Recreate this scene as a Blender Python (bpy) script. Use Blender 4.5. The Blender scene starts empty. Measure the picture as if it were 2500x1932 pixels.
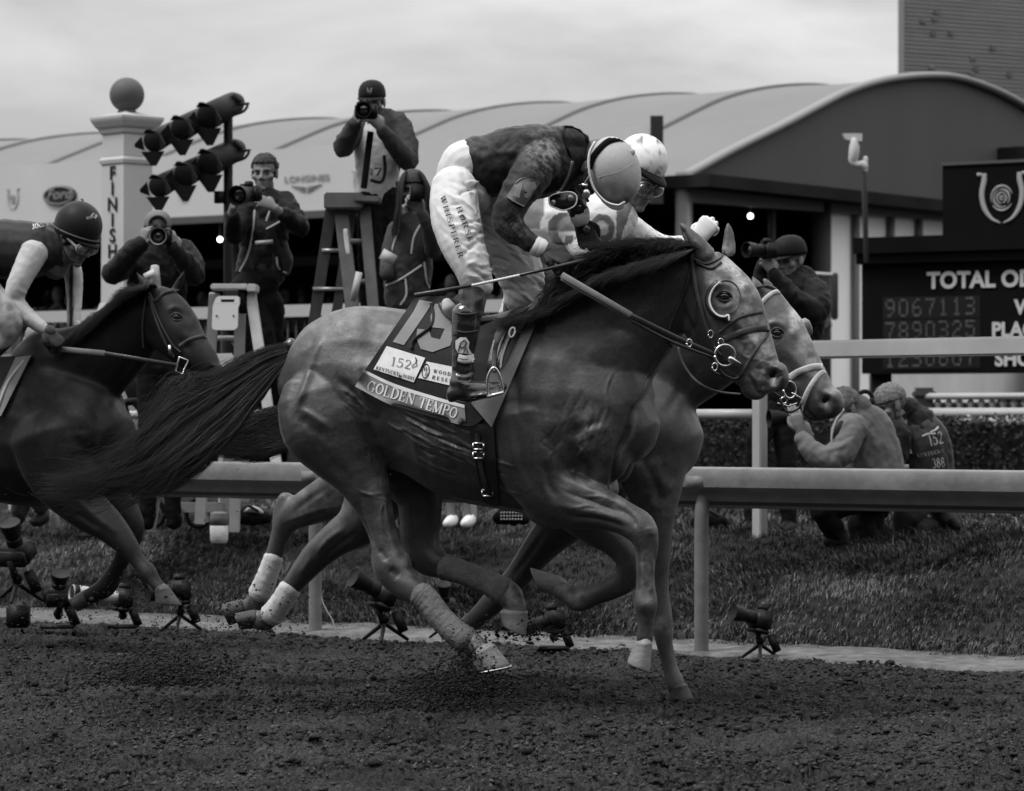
import bpy, bmesh, math, random
import numpy as np
from mathutils import Vector, Matrix
from mathutils.bvhtree import BVHTree
random.seed(7); RNG = np.random.default_rng(7)
PI = math.pi
C = bpy.context.scene.collection
SC = bpy.context.scene
# ---------------------------------------------------------------- camera, sky, sun, exposure
F_PX, H_CAM, Y_HOR = 8050.0, 1.18, 1020.0       # the photograph is 2500 x 1932
cam_d = bpy.data.cameras.new('camera'); cam = bpy.data.objects.new('camera', cam_d); C.objects.link(cam)
cam.location = (0, 0, H_CAM); cam.rotation_euler = (PI/2, 0, 0)
cam_d.sensor_width = 36.0; cam_d.lens = F_PX*36/2500; cam_d.shift_y = (Y_HOR-966)/2500
cam_d.clip_start = 0.5; cam_d.clip_end = 1500
cam_d.dof.use_dof = True; cam_d.dof.focus_distance = 13.0; cam_d.dof.aperture_fstop = 6.3
SC.camera = cam
w = bpy.data.worlds.new('World'); SC.world = w; w.use_nodes = True
nt = w.node_tree; nt.nodes.clear()
def N(nt, kind, **kw):
    n = nt.nodes.new(kind)
    for k, v in kw.items(): setattr(n, k, v)
    return n
SUN_EL, SUN_AZ = math.radians(60), math.radians(-112)    # azimuth from +Y, clockwise; soft high light from the left
wo = N(nt, 'ShaderNodeOutputWorld'); bg = N(nt, 'ShaderNodeBackground')
tc = N(nt, 'ShaderNodeTexCoord'); mp = N(nt, 'ShaderNodeMapping'); mp.inputs['Scale'].default_value = (4, 4, 13)
nz = N(nt, 'ShaderNodeTexNoise'); nz.inputs['Scale'].default_value = 1.6; nz.inputs['Detail'].default_value = 7; nz.inputs['Roughness'].default_value = .56; nz.inputs['Distortion'].default_value = .5
cr = N(nt, 'ShaderNodeMapRange'); cr.inputs['From Min'].default_value = .36; cr.inputs['From Max'].default_value = .64; cr.inputs['To Min'].default_value = .80; cr.inputs['To Max'].default_value = 1.18
sx = N(nt, 'ShaderNodeSeparateXYZ')
gr = N(nt, 'ShaderNodeMapRange'); gr.inputs['From Min'].default_value = 0.0; gr.inputs['From Max'].default_value = 0.9; gr.inputs['To Min'].default_value = .40; gr.inputs['To Max'].default_value = 1.9
m1 = N(nt, 'ShaderNodeMath', operation='MULTIPLY')
sky = N(nt, 'ShaderNodeTexSky', sky_type='NISHITA'); sky.sun_disc = False; sky.sun_elevation = SUN_EL; sky.sun_rotation = SUN_AZ
bw = N(nt, 'ShaderNodeRGBToBW'); m2 = N(nt, 'ShaderNodeMath', operation='MULTIPLY_ADD'); m2.inputs[1].default_value = .012
L = nt.links.new
L(tc.outputs['Generated'], mp.inputs['Vector']); L(mp.outputs[0], nz.inputs['Vector']); L(nz.outputs['Fac'], cr.inputs['Value'])
L(tc.outputs['Generated'], sx.inputs[0]); L(sx.outputs['Z'], gr.inputs['Value']); L(gr.outputs[0], m1.inputs[0]); L(cr.outputs[0], m1.inputs[1])
L(sky.outputs[0], bw.inputs[0]); L(bw.outputs[0], m2.inputs[0]); L(m1.outputs[0], m2.inputs[2]); L(m2.outputs[0], bg.inputs['Color'])
bg.inputs['Strength'].default_value = 1.0; L(bg.outputs[0], wo.inputs[0])
sd = bpy.data.lights.new('sun', 'SUN'); sd.energy = 2.6; sd.angle = math.radians(16); sun = bpy.data.objects.new('sun', sd); C.objects.link(sun)
dvec = Vector((math.sin(SUN_AZ)*math.cos(SUN_EL), math.cos(SUN_AZ)*math.cos(SUN_EL), math.sin(SUN_EL)))
sun.rotation_euler = dvec.to_track_quat('Z', 'Y').to_euler(); sun.location = dvec*40
SC.view_settings.view_transform = 'Standard'; SC.view_settings.look = 'None'; SC.view_settings.exposure = .14; SC.view_settings.gamma = 1
SC.cycles.max_bounces = 6; SC.cycles.diffuse_bounces = 3; SC.cycles.glossy_bounces = 3; SC.cycles.transmission_bounces = 3; SC.cycles.transparent_max_bounces = 6
# ---------------------------------------------------------------- helpers
def P(px, py, D): return np.array([(px-1250)/F_PX*D, D, H_CAM-(py-Y_HOR)/F_PX*D])
def S(D): return F_PX/D                               # pixels per metre at distance D
U = np.array([.795, -.606, 0.]); NN = np.array([.606, .795, 0.]); R0 = np.array([.885, 16.38, 0.])
def R(t, n, z=0.): return R0 + U*t + NN*n + np.array([0, 0, z])      # rail frame: along, away, up
def rail_t(px, n):                                     # t where the line n=const crosses photo column px
    k = (px-1250)/F_PX; b = R0+NN*n
    return (k*b[1]-b[0])/(U[0]-k*U[1])
def unit(v):
    v = np.asarray(v, float); l = np.linalg.norm(v); return v/l if l > 1e-12 else v
def tag(o, label=None, cat=None, group=None, kind=None):
    if label: o['label'] = label
    if cat: o['category'] = cat
    if group: o['group'] = group
    if kind: o['kind'] = kind
    return o
def thing(name, label, cat, loc=(0, 0, 0), group=None):
    o = bpy.data.objects.new(name, None); C.objects.link(o); o.location = tuple(loc); o.empty_display_size = .1
    return tag(o, label, cat, group)
def rootloc(o):
    p = np.zeros(3)
    while o is not None: p += np.array(o.location); o = o.parent
    return p
class MB:
    """collects pieces, builds ONE mesh object"""
    def __init__(s): s.v = []; s.f = []; s.n = 0
    def add(s, v, f):
        v = np.asarray(v, float).reshape(-1, 3); s.v.append(v); n = s.n
        s.f.extend([tuple(i+n for i in q) for q in f]); s.n += len(v); return s
    def verts(s): return np.concatenate(s.v) if s.v else np.zeros((0, 3))
    def tube(s, pts, ra, rb=None, n=12, caps=True, up=None, p=2.0):
        pts = np.asarray(pts, float); m = len(pts); ra = np.broadcast_to(ra, m).astype(float); rb = ra if rb is None else np.broadcast_to(rb, m).astype(float)
        T = np.gradient(pts, axis=0); up = np.array([0, 1., 0]) if up is None else np.asarray(up, float)
        V = []
        th = np.arange(n)/n*2*PI; c, q = np.cos(th), np.sin(th)
        if p != 2.0: c = np.sign(c)*abs(c)**(2/p); q = np.sign(q)*abs(q)**(2/p)
        rings = []
        for i in range(m):
            t = unit(T[i]); b = up-t*np.dot(up, t)
            if np.linalg.norm(b) < .15: b = np.array([0, 0, 1.])-t*t[2]
            if np.linalg.norm(b) < .15: b = np.array([1., 0, 0])-t*t[0]
            b = unit(b); a = np.cross(b, t)
            rings.append((pts[i], a, b, t, ra[i], rb[i]))
        def ring(o, a, b, x, y): V.append(o+np.outer(c*x, a)+np.outer(q*y, b))
        if caps:
            o, a, b, t, x, y = rings[0]; r = min(x, y)
            ring(o-t*r*.75, a, b, x*.3, y*.3); ring(o-t*r*.5, a, b, x*.75, y*.75)
        for o, a, b, t, x, y in rings: ring(o, a, b, x, y)
        if caps:
            o, a, b, t, x, y = rings[-1]; r = min(x, y)
            ring(o+t*r*.5, a, b, x*.75, y*.75); ring(o+t*r*.75, a, b, x*.3, y*.3)
        k = len(V); V = np.concatenate(V); f = []
        for i in range(k-1):
            for j in range(n):
                j2 = (j+1) % n; f.append((i*n+j, i*n+j2, (i+1)*n+j2, (i+1)*n+j))
        f.append(tuple(range(n-1, -1, -1))); f.append(tuple((k-1)*n+j for j in range(n)))
        return s.add(V, f)
    def limb(s, pts, ratio=1.0, n=14, sub=3, caps=True, p=2.0):
        """pts: (px, py, D, r_px[, ratio]) traced limb"""
        a = np.array([list(q)+[ratio]*(5-len(q)) for q in pts], float); a = spline(a, sub)
        W = np.stack([P(x[0], x[1], x[2]) for x in a]); ra = a[:, 3]/(F_PX/a[:, 2])
        return s.tube(W, ra, ra*a[:, 4], n, caps, p=p)
    def ell(s, c, r, rot=None, n=14, m=9):
        r = np.broadcast_to(r, 3)
        V = []
        for i in range(1, m):
            ph = PI*i/m
            for j in range(n): V.append((math.sin(ph)*math.cos(2*PI*j/n), math.sin(ph)*math.sin(2*PI*j/n), math.cos(ph)))
        V += [(0, 0, 1), (0, 0, -1)]; V = np.array(V)*r
        if rot is not None: V = V @ np.array(rot).T
        f = [(i*n+j, (i+1)*n+j, (i+1)*n+(j+1) % n, i*n+(j+1) % n) for i in range(m-2) for j in range(n)]
        t, b = (m-1)*n, (m-1)*n+1
        f += [(t, j, (j+1) % n) for j in range(n)]+[(b, (m-2)*n+(j+1) % n, (m-2)*n+j) for j in range(n)]
        return s.add(V+np.asarray(c, float), f)
    def box(s, c, e, ax=None, bev=0.0):
        """centre, half extents, axes rows (x,y,z)"""
        e = np.asarray(e, float); ax = np.eye(3) if ax is None else np.array(ax, float); c = np.asarray(c, float)
        if bev <= 0:
            V = np.array([(x, y, z) for x in (-1, 1) for y in (-1, 1) for z in (-1, 1)])*e
            f = [(0, 1, 3, 2), (4, 6, 7, 5), (0, 4, 5, 1), (2, 3, 7, 6), (0, 2, 6, 4), (1, 5, 7, 3)]
            return s.add(V @ ax+c, f)
        bm = bmesh.new(); bmesh.ops.create_cube(bm, size=1)
        for v in bm.verts: v.co = Vector((v.co.x*2*e[0], v.co.y*2*e[1], v.co.z*2*e[2]))
        bmesh.ops.bevel(bm, geom=bm.edges[:], offset=bev, segments=2, affect='EDGES')
        bm.verts.ensure_lookup_table(); V = np.array([v.co[:] for v in bm.verts]); f = [[v.index for v in q.verts] for q in bm.faces]; bm.free()
        return s.add(V @ ax+c, f)
    def beam(s, a, b, w, h, up=(0, 0, 1), bev=0.0):
        """box from a to b, width w across, height h along up"""
        a = np.asarray(a, float); b = np.asarray(b, float); t = unit(b-a); up = np.asarray(up, float)
        z = up-t*np.dot(up, t); z = unit(z) if np.linalg.norm(z) > 1e-3 else np.array([1., 0, 0]); y = np.cross(z, t)
        return s.box((a+b)/2, (np.linalg.norm(b-a)/2, w/2, h/2), (t, y, z), bev)
    def cyl(s, a, b, r, r2=None, n=20, up=None):
        return s.tube([a, b], [r, r if r2 is None else r2], None, n, False, up)
    def lathe(s, c, prof, axis=(0, 0, 1), n=28):
        """prof: (radius, height) list round axis through c"""
        z = unit(axis); x = unit(np.cross(z, (0.1, 1, 0.02))); y = np.cross(z, x); V = []
        for r, h in prof:
            for j in range(n): a = 2*PI*j/n; V.append(np.asarray(c)+z*h+x*r*math.cos(a)+y*r*math.sin(a))
        k = len(prof); f = [(i*n+j, i*n+(j+1) % n, (i+1)*n+(j+1) % n, (i+1)*n+j) for i in range(k-1) for j in range(n)]
        f += [tuple(range(n-1, -1, -1)), tuple((k-1)*n+j for j in range(n))]
        return s.add(V, f)
    def prism(s, poly, vec):
        """polygon (3d points) extruded by vec"""
        p = np.asarray(poly, float); n = len(p); vec = np.asarray(vec, float)
        return s.add(np.concatenate([p, p+vec]), [tuple(range(n)), tuple(range(2*n-1, n-1, -1))]+[(i, i+n, (i+1) % n+n, (i+1) % n) for i in range(n)])
    def xform(s, Mx):
        Mx = np.array(Mx); s.v = [v @ Mx[:3, :3].T+Mx[:3, 3] for v in s.v]; return s
    def merge(s, o):
        for v in o.v: pass
        return s.add(o.verts(), o.f)
    def build(s, name, m, parent=None, smooth=True, attrs=None, ang=None):
        return mkobj(name, s.verts(), s.f, m, parent, smooth, attrs, ang)
def mkobj(name, V, f, m, parent=None, smooth=True, attrs=None, ang=None):
    me = bpy.data.meshes.new(name); off = rootloc(parent) if parent is not None else np.zeros(3)
    V = np.asarray(V)-off
    if isinstance(f, np.ndarray):
        nf, k = f.shape; me.vertices.add(len(V)); me.vertices.foreach_set('co', V.astype(np.float32).ravel())
        me.loops.add(nf*k); me.loops.foreach_set('vertex_index', f.astype(np.int32).ravel())
        me.polygons.add(nf); me.polygons.foreach_set('loop_start', np.arange(nf, dtype=np.int32)*k); me.update(calc_edges=True)
    else:
        me.from_pydata(V.tolist(), [], f)
    for k, a in (attrs or {}).items():
        at = me.attributes.new(k, 'FLOAT', 'POINT'); at.data.foreach_set('value', np.asarray(a, np.float32))
    if smooth:
        me.polygons.foreach_set('use_smooth', np.ones(len(me.polygons), bool))
        if ang: me.set_sharp_from_angle(angle=math.radians(ang))
    if m is not None: me.materials.append(m)
    o = bpy.data.objects.new(name, me); C.objects.link(o)
    if parent is not None: o.parent = parent
    return o
def spline(a, sub=3):
    """Catmull-Rom through rows of a"""
    a = np.asarray(a, float); n = len(a)
    if n < 3 or sub <= 1: return a
    e = np.concatenate([[2*a[0]-a[1]], a, [2*a[-1]-a[-2]]]); out = []
    for i in range(n-1):
        p0, p1, p2, p3 = e[i:i+4]
        for k in range(sub):
            t = k/sub; out.append(.5*((2*p1)+(-p0+p2)*t+(2*p0-5*p1+4*p2-p3)*t*t+(-p0+3*p1-3*p2+p3)*t**3))
    out.append(a[-1]); return np.array(out)
def remesh(mb, vox, smooth=4):
    """union of overlapping closed pieces as one continuous surface -> (V, F quads)"""
    me = bpy.data.meshes.new('tmp'); me.from_pydata(mb.verts().tolist(), [], mb.f)
    bm = bmesh.new(); bm.from_mesh(me); bmesh.ops.recalc_face_normals(bm, faces=bm.faces); bm.to_mesh(me); bm.free()
    o = bpy.data.objects.new('tmp', me); C.objects.link(o)
    md = o.modifiers.new('r', 'REMESH'); md.mode = 'VOXEL'; md.voxel_size = vox; md.adaptivity = 0
    dg = bpy.context.evaluated_depsgraph_get(); ev = o.evaluated_get(dg).to_mesh()
    V = np.empty(len(ev.vertices)*3, np.float32); ev.vertices.foreach_get('co', V); V = V.reshape(-1, 3).astype(float)
    ls = np.empty(len(ev.polygons), np.int32); ev.polygons.foreach_get('loop_total', ls)
    lv = np.empty(len(ev.loops), np.int32); ev.loops.foreach_get('vertex_index', lv)
    assert (ls == 4).all(); Fq = lv.reshape(-1, 4)
    o.evaluated_get(dg).to_mesh_clear(); bpy.data.objects.remove(o); bpy.data.meshes.remove(me)
    return lap(V, Fq, smooth), Fq
def lap(V, Fq, it, w=None):
    E = np.concatenate([Fq[:, [0, 1]], Fq[:, [1, 2]], Fq[:, [2, 3]], Fq[:, [3, 0]]]); n = len(V)
    cnt = np.bincount(E[:, 0], minlength=n)+np.bincount(E[:, 1], minlength=n); cnt = np.maximum(cnt, 1)
    for i in range(it):
        for lam in (.6, -.45) if w is None else (.6,):
            A = np.zeros_like(V)
            for d in range(3): A[:, d] = np.bincount(E[:, 0], V[E[:, 1], d], n)+np.bincount(E[:, 1], V[E[:, 0], d], n)
            dl = lam*(A/cnt[:, None]-V)
            V = V+(dl if w is None else dl*w[:, None])
    return V
def normals(V, Fq):
    n = np.cross(V[Fq[:, 2]]-V[Fq[:, 0]], V[Fq[:, 3]]-V[Fq[:, 1]]); o = np.zeros_like(V)
    for k in range(4):
        for d in range(3): o[:, d] += np.bincount(Fq[:, k], n[:, d], len(V))
    return o/np.maximum(np.linalg.norm(o, axis=1), 1e-9)[:, None]
def topx(V): return 1250+V[:, 0]/V[:, 1]*F_PX, Y_HOR+(H_CAM-V[:, 2])/V[:, 1]*F_PX
def sdist(px, py, line):
    """distance in px to polyline, and parameter 0..1"""
    d = np.full(len(px), 1e9); u = np.zeros(len(px)); L_ = len(line)-1
    if L_ == 0: return np.hypot(px-line[0][0], py-line[0][1]), u
    for i in range(L_):
        x0, y0 = line[i][:2]; x1, y1 = line[i+1][:2]; dx, dy = x1-x0, y1-y0; q = max(dx*dx+dy*dy, 1e-6)
        t = np.clip(((px-x0)*dx+(py-y0)*dy)/q, 0, 1); e = np.hypot(px-x0-t*dx, py-y0-t*dy); k = e < d
        d[k] = e[k]; u[k] = (i+t[k])/L_
    return d, u
def sculpt(V, Fq, strokes, Dr=None, both=False):
    """strokes: (polyline px, width px, millimetres out(+)/in(-)[, 'line' fades at ends]) on the side the photo shows"""
    px, py = topx(V); Nn = normals(V, Fq)
    for s in strokes:
        line, wd, mm = s[0], s[1], s[2]; lim = s[3] if len(s) > 3 else None
        if len(line) > 2: line = spline(np.array(line, float), 4)
        xs = [q[0] for q in line]; ys = [q[1] for q in line]; b = 3*wd
        k = np.where((px > min(xs)-b) & (px < max(xs)+b) & (py > min(ys)-b) & (py < max(ys)+b) & (Nn[:, 1] < .3))[0]
        if lim is not None: k = k[(V[k, 1] > lim[0]) & (V[k, 1] < lim[1])]
        if not len(k): continue
        d, u = sdist(px[k], py[k], line); g = np.exp(-(d/wd)**2)
        if len(line) > 1: g = g*(.25+.75*np.clip(np.minimum(u, 1-u)*5, 0, 1))
        g = g*np.clip((.3-Nn[k, 1])/.5, 0, 1)
        V[k] += Nn[k]*(g*mm*.001)[:, None]
    return V
# value noise
def vnoise(x, y, seed=0):
    xi = np.floor(x).astype(np.int64); yi = np.floor(y).astype(np.int64); fx = x-xi; fy = y-yi
    def h(a, b):
        n = (a*374761393+b*668265263+seed*982451653) & 0x7fffffff; n = ((n ^ (n >> 13))*1274126177) & 0x7fffffff
        return ((n ^ (n >> 16)) & 0xffff)/65535.0
    ux = fx*fx*(3-2*fx); uy = fy*fy*(3-2*fy)
    return (h(xi, yi)*(1-ux)+h(xi+1, yi)*ux)*(1-uy)+(h(xi, yi+1)*(1-ux)+h(xi+1, yi+1)*ux)*uy
def fbm(x, y, oc=4, seed=0):
    o = 0; a = .5; t = 0
    for i in range(oc): o = o+a*vnoise(x*2**i, y*2**i, seed+i); t += a; a *= .5
    return o/t
# ---------------------------------------------------------------- materials
MATS = {}
def mat(name, g=.2, rough=.6, spec=.4, var=0., vs=20., bump=0., bs=60., metal=0., coat=0., sheen=0., emit=0., attr=None, stretch=None, alpha=None, trans=0., var2=0., vs2=4., coords='Object', rvar=0.):
    """grey procedural Principled: var = albedo variation by noise, attr = (attribute, other grey) real colour patches"""
    if name in MATS: return MATS[name]
    m = bpy.data.materials.new(name); m.use_nodes = True; t = m.node_tree; b = t.nodes['Principled BSDF']; ln = t.links.new
    b.inputs['Roughness'].default_value = rough; b.inputs['Specular IOR Level'].default_value = spec if (metal or coat or rough < .45) else spec*.3; sheen *= .3; b.inputs['Metallic'].default_value = metal
    b.inputs['Coat Weight'].default_value = coat; b.inputs['Coat Roughness'].default_value = .15; b.inputs['Sheen Weight'].default_value = sheen; b.inputs['Sheen Roughness'].default_value = .4
    b.inputs['Transmission Weight'].default_value = trans
    tcn = N(t, 'ShaderNodeTexCoord'); co = tcn.outputs[coords]
    if stretch:
        mpn = N(t, 'ShaderNodeMapping'); mpn.inputs['Scale'].default_value = stretch; ln(co, mpn.inputs[0]); co = mpn.outputs[0]
    val = N(t, 'ShaderNodeValue'); val.outputs[0].default_value = g; cur = val.outputs[0]
    if attr:
        an = N(t, 'ShaderNodeAttribute', attribute_name=attr[0]); mx = N(t, 'ShaderNodeMix', data_type='FLOAT'); ln(an.outputs['Fac'], mx.inputs[0])
        ln(cur, mx.inputs[2]); mx.inputs[3].default_value = attr[1]; cur = mx.outputs[0]
    for vv, sc in ((var, vs), (var2, vs2)):
        if vv:
            n1 = N(t, 'ShaderNodeTexNoise'); n1.inputs['Scale'].default_value = sc; n1.inputs['Detail'].default_value = 6; n1.inputs['Roughness'].default_value = .6; ln(co, n1.inputs['Vector'])
            mr = N(t, 'ShaderNodeMapRange'); mr.inputs['From Min'].default_value = .3; mr.inputs['From Max'].default_value = .7; mr.inputs['To Min'].default_value = 1-vv; mr.inputs['To Max'].default_value = 1+vv
            ln(n1.outputs['Fac'], mr.inputs[0]); mm = N(t, 'ShaderNodeMath', operation='MULTIPLY'); ln(cur, mm.inputs[0]); ln(mr.outputs[0], mm.inputs[1]); cur = mm.outputs[0]
    ln(cur, b.inputs['Base Color'])
    if bump:
        n2 = N(t, 'ShaderNodeTexNoise'); n2.inputs['Scale'].default_value = bs; n2.inputs['Detail'].default_value = 5; n2.inputs['Roughness'].default_value = .62; ln(co, n2.inputs['Vector'])
        bp = N(t, 'ShaderNodeBump'); bp.inputs['Strength'].default_value = 1; bp.inputs['Distance'].default_value = bump; ln(n2.outputs['Fac'], bp.inputs['Height']); ln(bp.outputs[0], b.inputs['Normal'])
    if rvar:
        n3 = N(t, 'ShaderNodeTexNoise'); n3.inputs['Scale'].default_value = 11; n3.inputs['Detail'].default_value = 7; n3.inputs['Roughness'].default_value = .7; ln(co, n3.inputs['Vector'])
        m3 = N(t, 'ShaderNodeMapRange'); m3.inputs['From Min'].default_value = .35; m3.inputs['From Max'].default_value = .65; m3.inputs['To Min'].default_value = rough-rvar; m3.inputs['To Max'].default_value = rough+rvar; ln(n3.outputs['Fac'], m3.inputs[0]); ln(m3.outputs[0], b.inputs['Roughness'])
    if emit:
        b.inputs['Emission Color'].default_value = (1, 1, 1, 1); b.inputs['Emission Strength'].default_value = emit
    if alpha is not None: b.inputs['Alpha'].default_value = alpha
    MATS[name] = m; return m
# ================================================================ setting
def prof(n):
    """ground height across the track edge: dirt 0, sand strip, grass bank, flat infield"""
    n = np.asarray(n, float)
    s = np.clip((n-.40)/(2.75-.40), 0, 1); s = s*s*(3-2*s)
    return .012+.5*(.35*np.clip((n-.40)/2.3, 0, 1)+.65*s)
big = MB(); big.add([(-400, -60, -.03), (400, -60, -.03), (400, 900, -.03), (-400, 900, -.03)], [(0, 1, 2, 3)])
m_far = mat('infield', .035, .9, .1, .3, 3)
tag(big.build('ground', m_far, smooth=False), kind='structure')
gs = thing('grandstand', 'tall dark grandstand added unseen behind the photographer to block low sky light', 'grandstand', (0, -24, 0))
mb = MB(); mb.box((0, -34, 11), (110, 6, 11)); mb.build('stand', mat('sky_block_dark', .05, .9, .1, .2, 1), gs, smooth=False)  # added out of view; hides the low sky so near sides darken
# dirt track: fine displaced sheet in front of the rail
def gridmesh(xs, ys): 
    X, Y = np.meshgrid(xs, ys); nx, ny = len(xs), len(ys)
    i = np.arange(nx-1)[None, :]+np.arange(ny-1)[:, None]*nx
    return X.ravel(), Y.ravel(), np.stack([i, i+1, i+1+nx, i+nx], -1).reshape(-1, 4)
def dirt_h(x, y):
    w1 = (fbm(x*9, y*9, 2, 91)-.5)*.10; x2, y2 = x+w1, y-w1
    h = (fbm(x*3, y*3, 2, 1)-.5)*.05+(fbm(x2*13, y2*13, 3, 5)-.5)*.062
    r = 1-abs(vnoise(x2*30, y2*24, 9)-.5)*2; r2 = 1-abs(vnoise(x2*62+7, y2*48, 19)-.5)*2; r3 = vnoise(x2*120, y2*80, 29)
    rough = np.clip(fbm(x*2.2, y*2.2, 3, 95)*2.4-.6, .25, 1.2)
    return h-(r**4*.050+r2**4*.034)*rough+r3*.018*rough
xs_ = np.linspace(-.235, .235, 1000); ds_ = 9.6*(20.5/9.6)**np.linspace(0, 1, 640)
A, B, fq = gridmesh(xs_, ds_); V = np.stack([A*B, B, 0*A], -1)
nA = (V-R0) @ NN; fq = fq[(nA[fq] < .06).all(1)]
m_dirt = mat('dirt', .050, .95, .1, .6, 50, .034, 80, var2=.35, vs2=1.6)
m_clod = mat('clod_dirt', .052, .95, .1, .5, 30, var2=.4, vs2=2)
V[:, 2] = dirt_h(V[:, 0], V[:, 1])*np.clip((.1-nA)/.3, .15, 1)
used = np.unique(fq); mp_ = np.zeros(len(V), int); mp_[used] = np.arange(len(used))
tag(mkobj('dirt_track', V[used], mp_[fq], m_dirt), kind='structure')
far = MB(); far.add([R(-60, -60, -.035), R(60, -60, -.035), R(60, .1, -.035), R(-60, .1, -.035)], [(0, 1, 2, 3)]); tag(far.build('track', m_dirt, smooth=False), kind='structure')
# loose clods lying on the dirt (stuff)
def rocks(pts, rad, name, m, kind='stuff', parent=None, rng=None):
    rng = rng or RNG
    base = np.array([(1, 0, 0), (-1, 0, 0), (0, 1, 0), (0, -1, 0), (0, 0, 1), (0, 0, -1)], float)
    fb = np.array([(0, 2, 4), (2, 1, 4), (1, 3, 4), (3, 0, 4), (2, 0, 5), (1, 2, 5), (3, 1, 5), (0, 3, 5)])
    k = len(pts); Vv = base[None]*(.55+.8*rng.random((k, 6, 1)))+rng.normal(0, .25, (k, 6, 3))
    Vv = Vv*rad[:, None, None]*np.array([1.15, 1.15, .8])+pts[:, None]
    Ff = (fb[None]+np.arange(k)[:, None, None]*6).reshape(-1, 3)
    return tag(mkobj(name, Vv.reshape(-1, 3), Ff, m, parent, smooth=False), kind=kind)
k = 120000; tA = RNG.uniform(-5, 5, k); nB = -RNG.random(k)*6.6-.03
pp = R0[None]+tA[:, None]*U+nB[:, None]*NN; msk = fbm(pp[:, 0]*2.2, pp[:, 1]*2.2, 3, 21) > .36+.18*RNG.random(k); pp = pp[msk]
pp[:, 2] = dirt_h(pp[:, 0], pp[:, 1])+.004; rr = .0026+.0085*RNG.random(len(pp))**4
rocks(pp, rr, 'dirt_clods', m_clod)
def lumps(pts, rad, name, m, rng):
    ph = (1+5**.5)/2; bs = np.array([(-1, ph, 0), (1, ph, 0), (-1, -ph, 0), (1, -ph, 0), (0, -1, ph), (0, 1, ph), (0, -1, -ph), (0, 1, -ph), (ph, 0, -1), (ph, 0, 1), (-ph, 0, -1), (-ph, 0, 1)])/1.9
    fb = np.array([(0, 11, 5), (0, 5, 1), (0, 1, 7), (0, 7, 10), (0, 10, 11), (1, 5, 9), (5, 11, 4), (11, 10, 2), (10, 7, 6), (7, 1, 8), (3, 9, 4), (3, 4, 2), (3, 2, 6), (3, 6, 8), (3, 8, 9), (4, 9, 5), (2, 4, 11), (6, 2, 10), (8, 6, 7), (9, 8, 1)])
    k = len(pts); Vv = bs[None]*(.6+.7*rng.random((k, 12, 1)))*(.7+.7*rng.random((k, 1, 3)))*rad[:, None, None]*np.array([1.3, 1.2, .75])+pts[:, None]
    return tag(mkobj(name, Vv.reshape(-1, 3), (fb[None]+np.arange(k)[:, None, None]*12).reshape(-1, 3), m, smooth=False), kind='stuff')
gl = np.random.default_rng(17); k = 52000; ta = gl.uniform(-4.6, 4.6, k); tn = -gl.random(k)*6.4-.04; pq = R0[None]+ta[:, None]*U+tn[:, None]*NN
kp = (fbm(pq[:, 0]*1.6, pq[:, 1]*3.0, 3, 23) > .38+.16*gl.random(k)) & (abs(pq[:, 0]) < pq[:, 1]*.17); pq = pq[kp]; pq[:, 2] = dirt_h(pq[:, 0], pq[:, 1])+.002
lumps(pq, .005+.013*gl.random(len(pq))**2.2, 'dirt_lumps', m_dirt, gl)
# sand strip
A, B, fq = gridmesh(np.linspace(-9, 6, 500), np.linspace(-.06, .58, 30))
edge = (fbm(A*2.2, B*0+3, 3, 40)-.5)*.28
V = R0[None]+A[:, None]*U+(B+edge*np.clip(1-abs(B-.25)/.4, 0, 1))[:, None]*NN; V[:, 2] = .016+(fbm(A*9, B*9, 3, 41)-.5)*.02+.02*np.clip(B/.7, 0, 1)
V[:, 2] -= .09*np.clip((.0-B)/.05, 0, 1)
m_sand = mat('sand', .12, .9, .2, .4, 14, .01, 90, var2=.3, vs2=3)
tag(mkobj('sand_strip', V, fq, m_sand), kind='structure')
# turf bank and lawn
nn_ = np.concatenate([np.linspace(.32, 4.2, 110), np.linspace(4.3, 30, 50), np.linspace(31, 120, 20)])
A, B, fq = gridmesh(np.concatenate([np.linspace(-90, -12.2, 30), np.linspace(-12, 9, 300), np.linspace(9.3, 60, 20)]), nn_)
V = R0[None]+A[:, None]*U+B[:, None]*NN
def turf_h(A, B): return prof(B)+(fbm(A*.9, B*.9, 3, 50)-.5)*.14*np.clip((B-.4)/1, 0, 1)*np.clip((7-B)/3, 0, 1)+(fbm(A*5, B*5, 2, 52)-.5)*.05*np.clip((B-.4), 0, 1)-.02
V[:, 2] = turf_h(A, B)
m_turf = mat('turf', .022, .9, .15, .4, 5, .03, 40, var2=.35, vs2=.9)
tag(mkobj('turf_bank', V, fq, m_turf), kind='structure')
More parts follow.
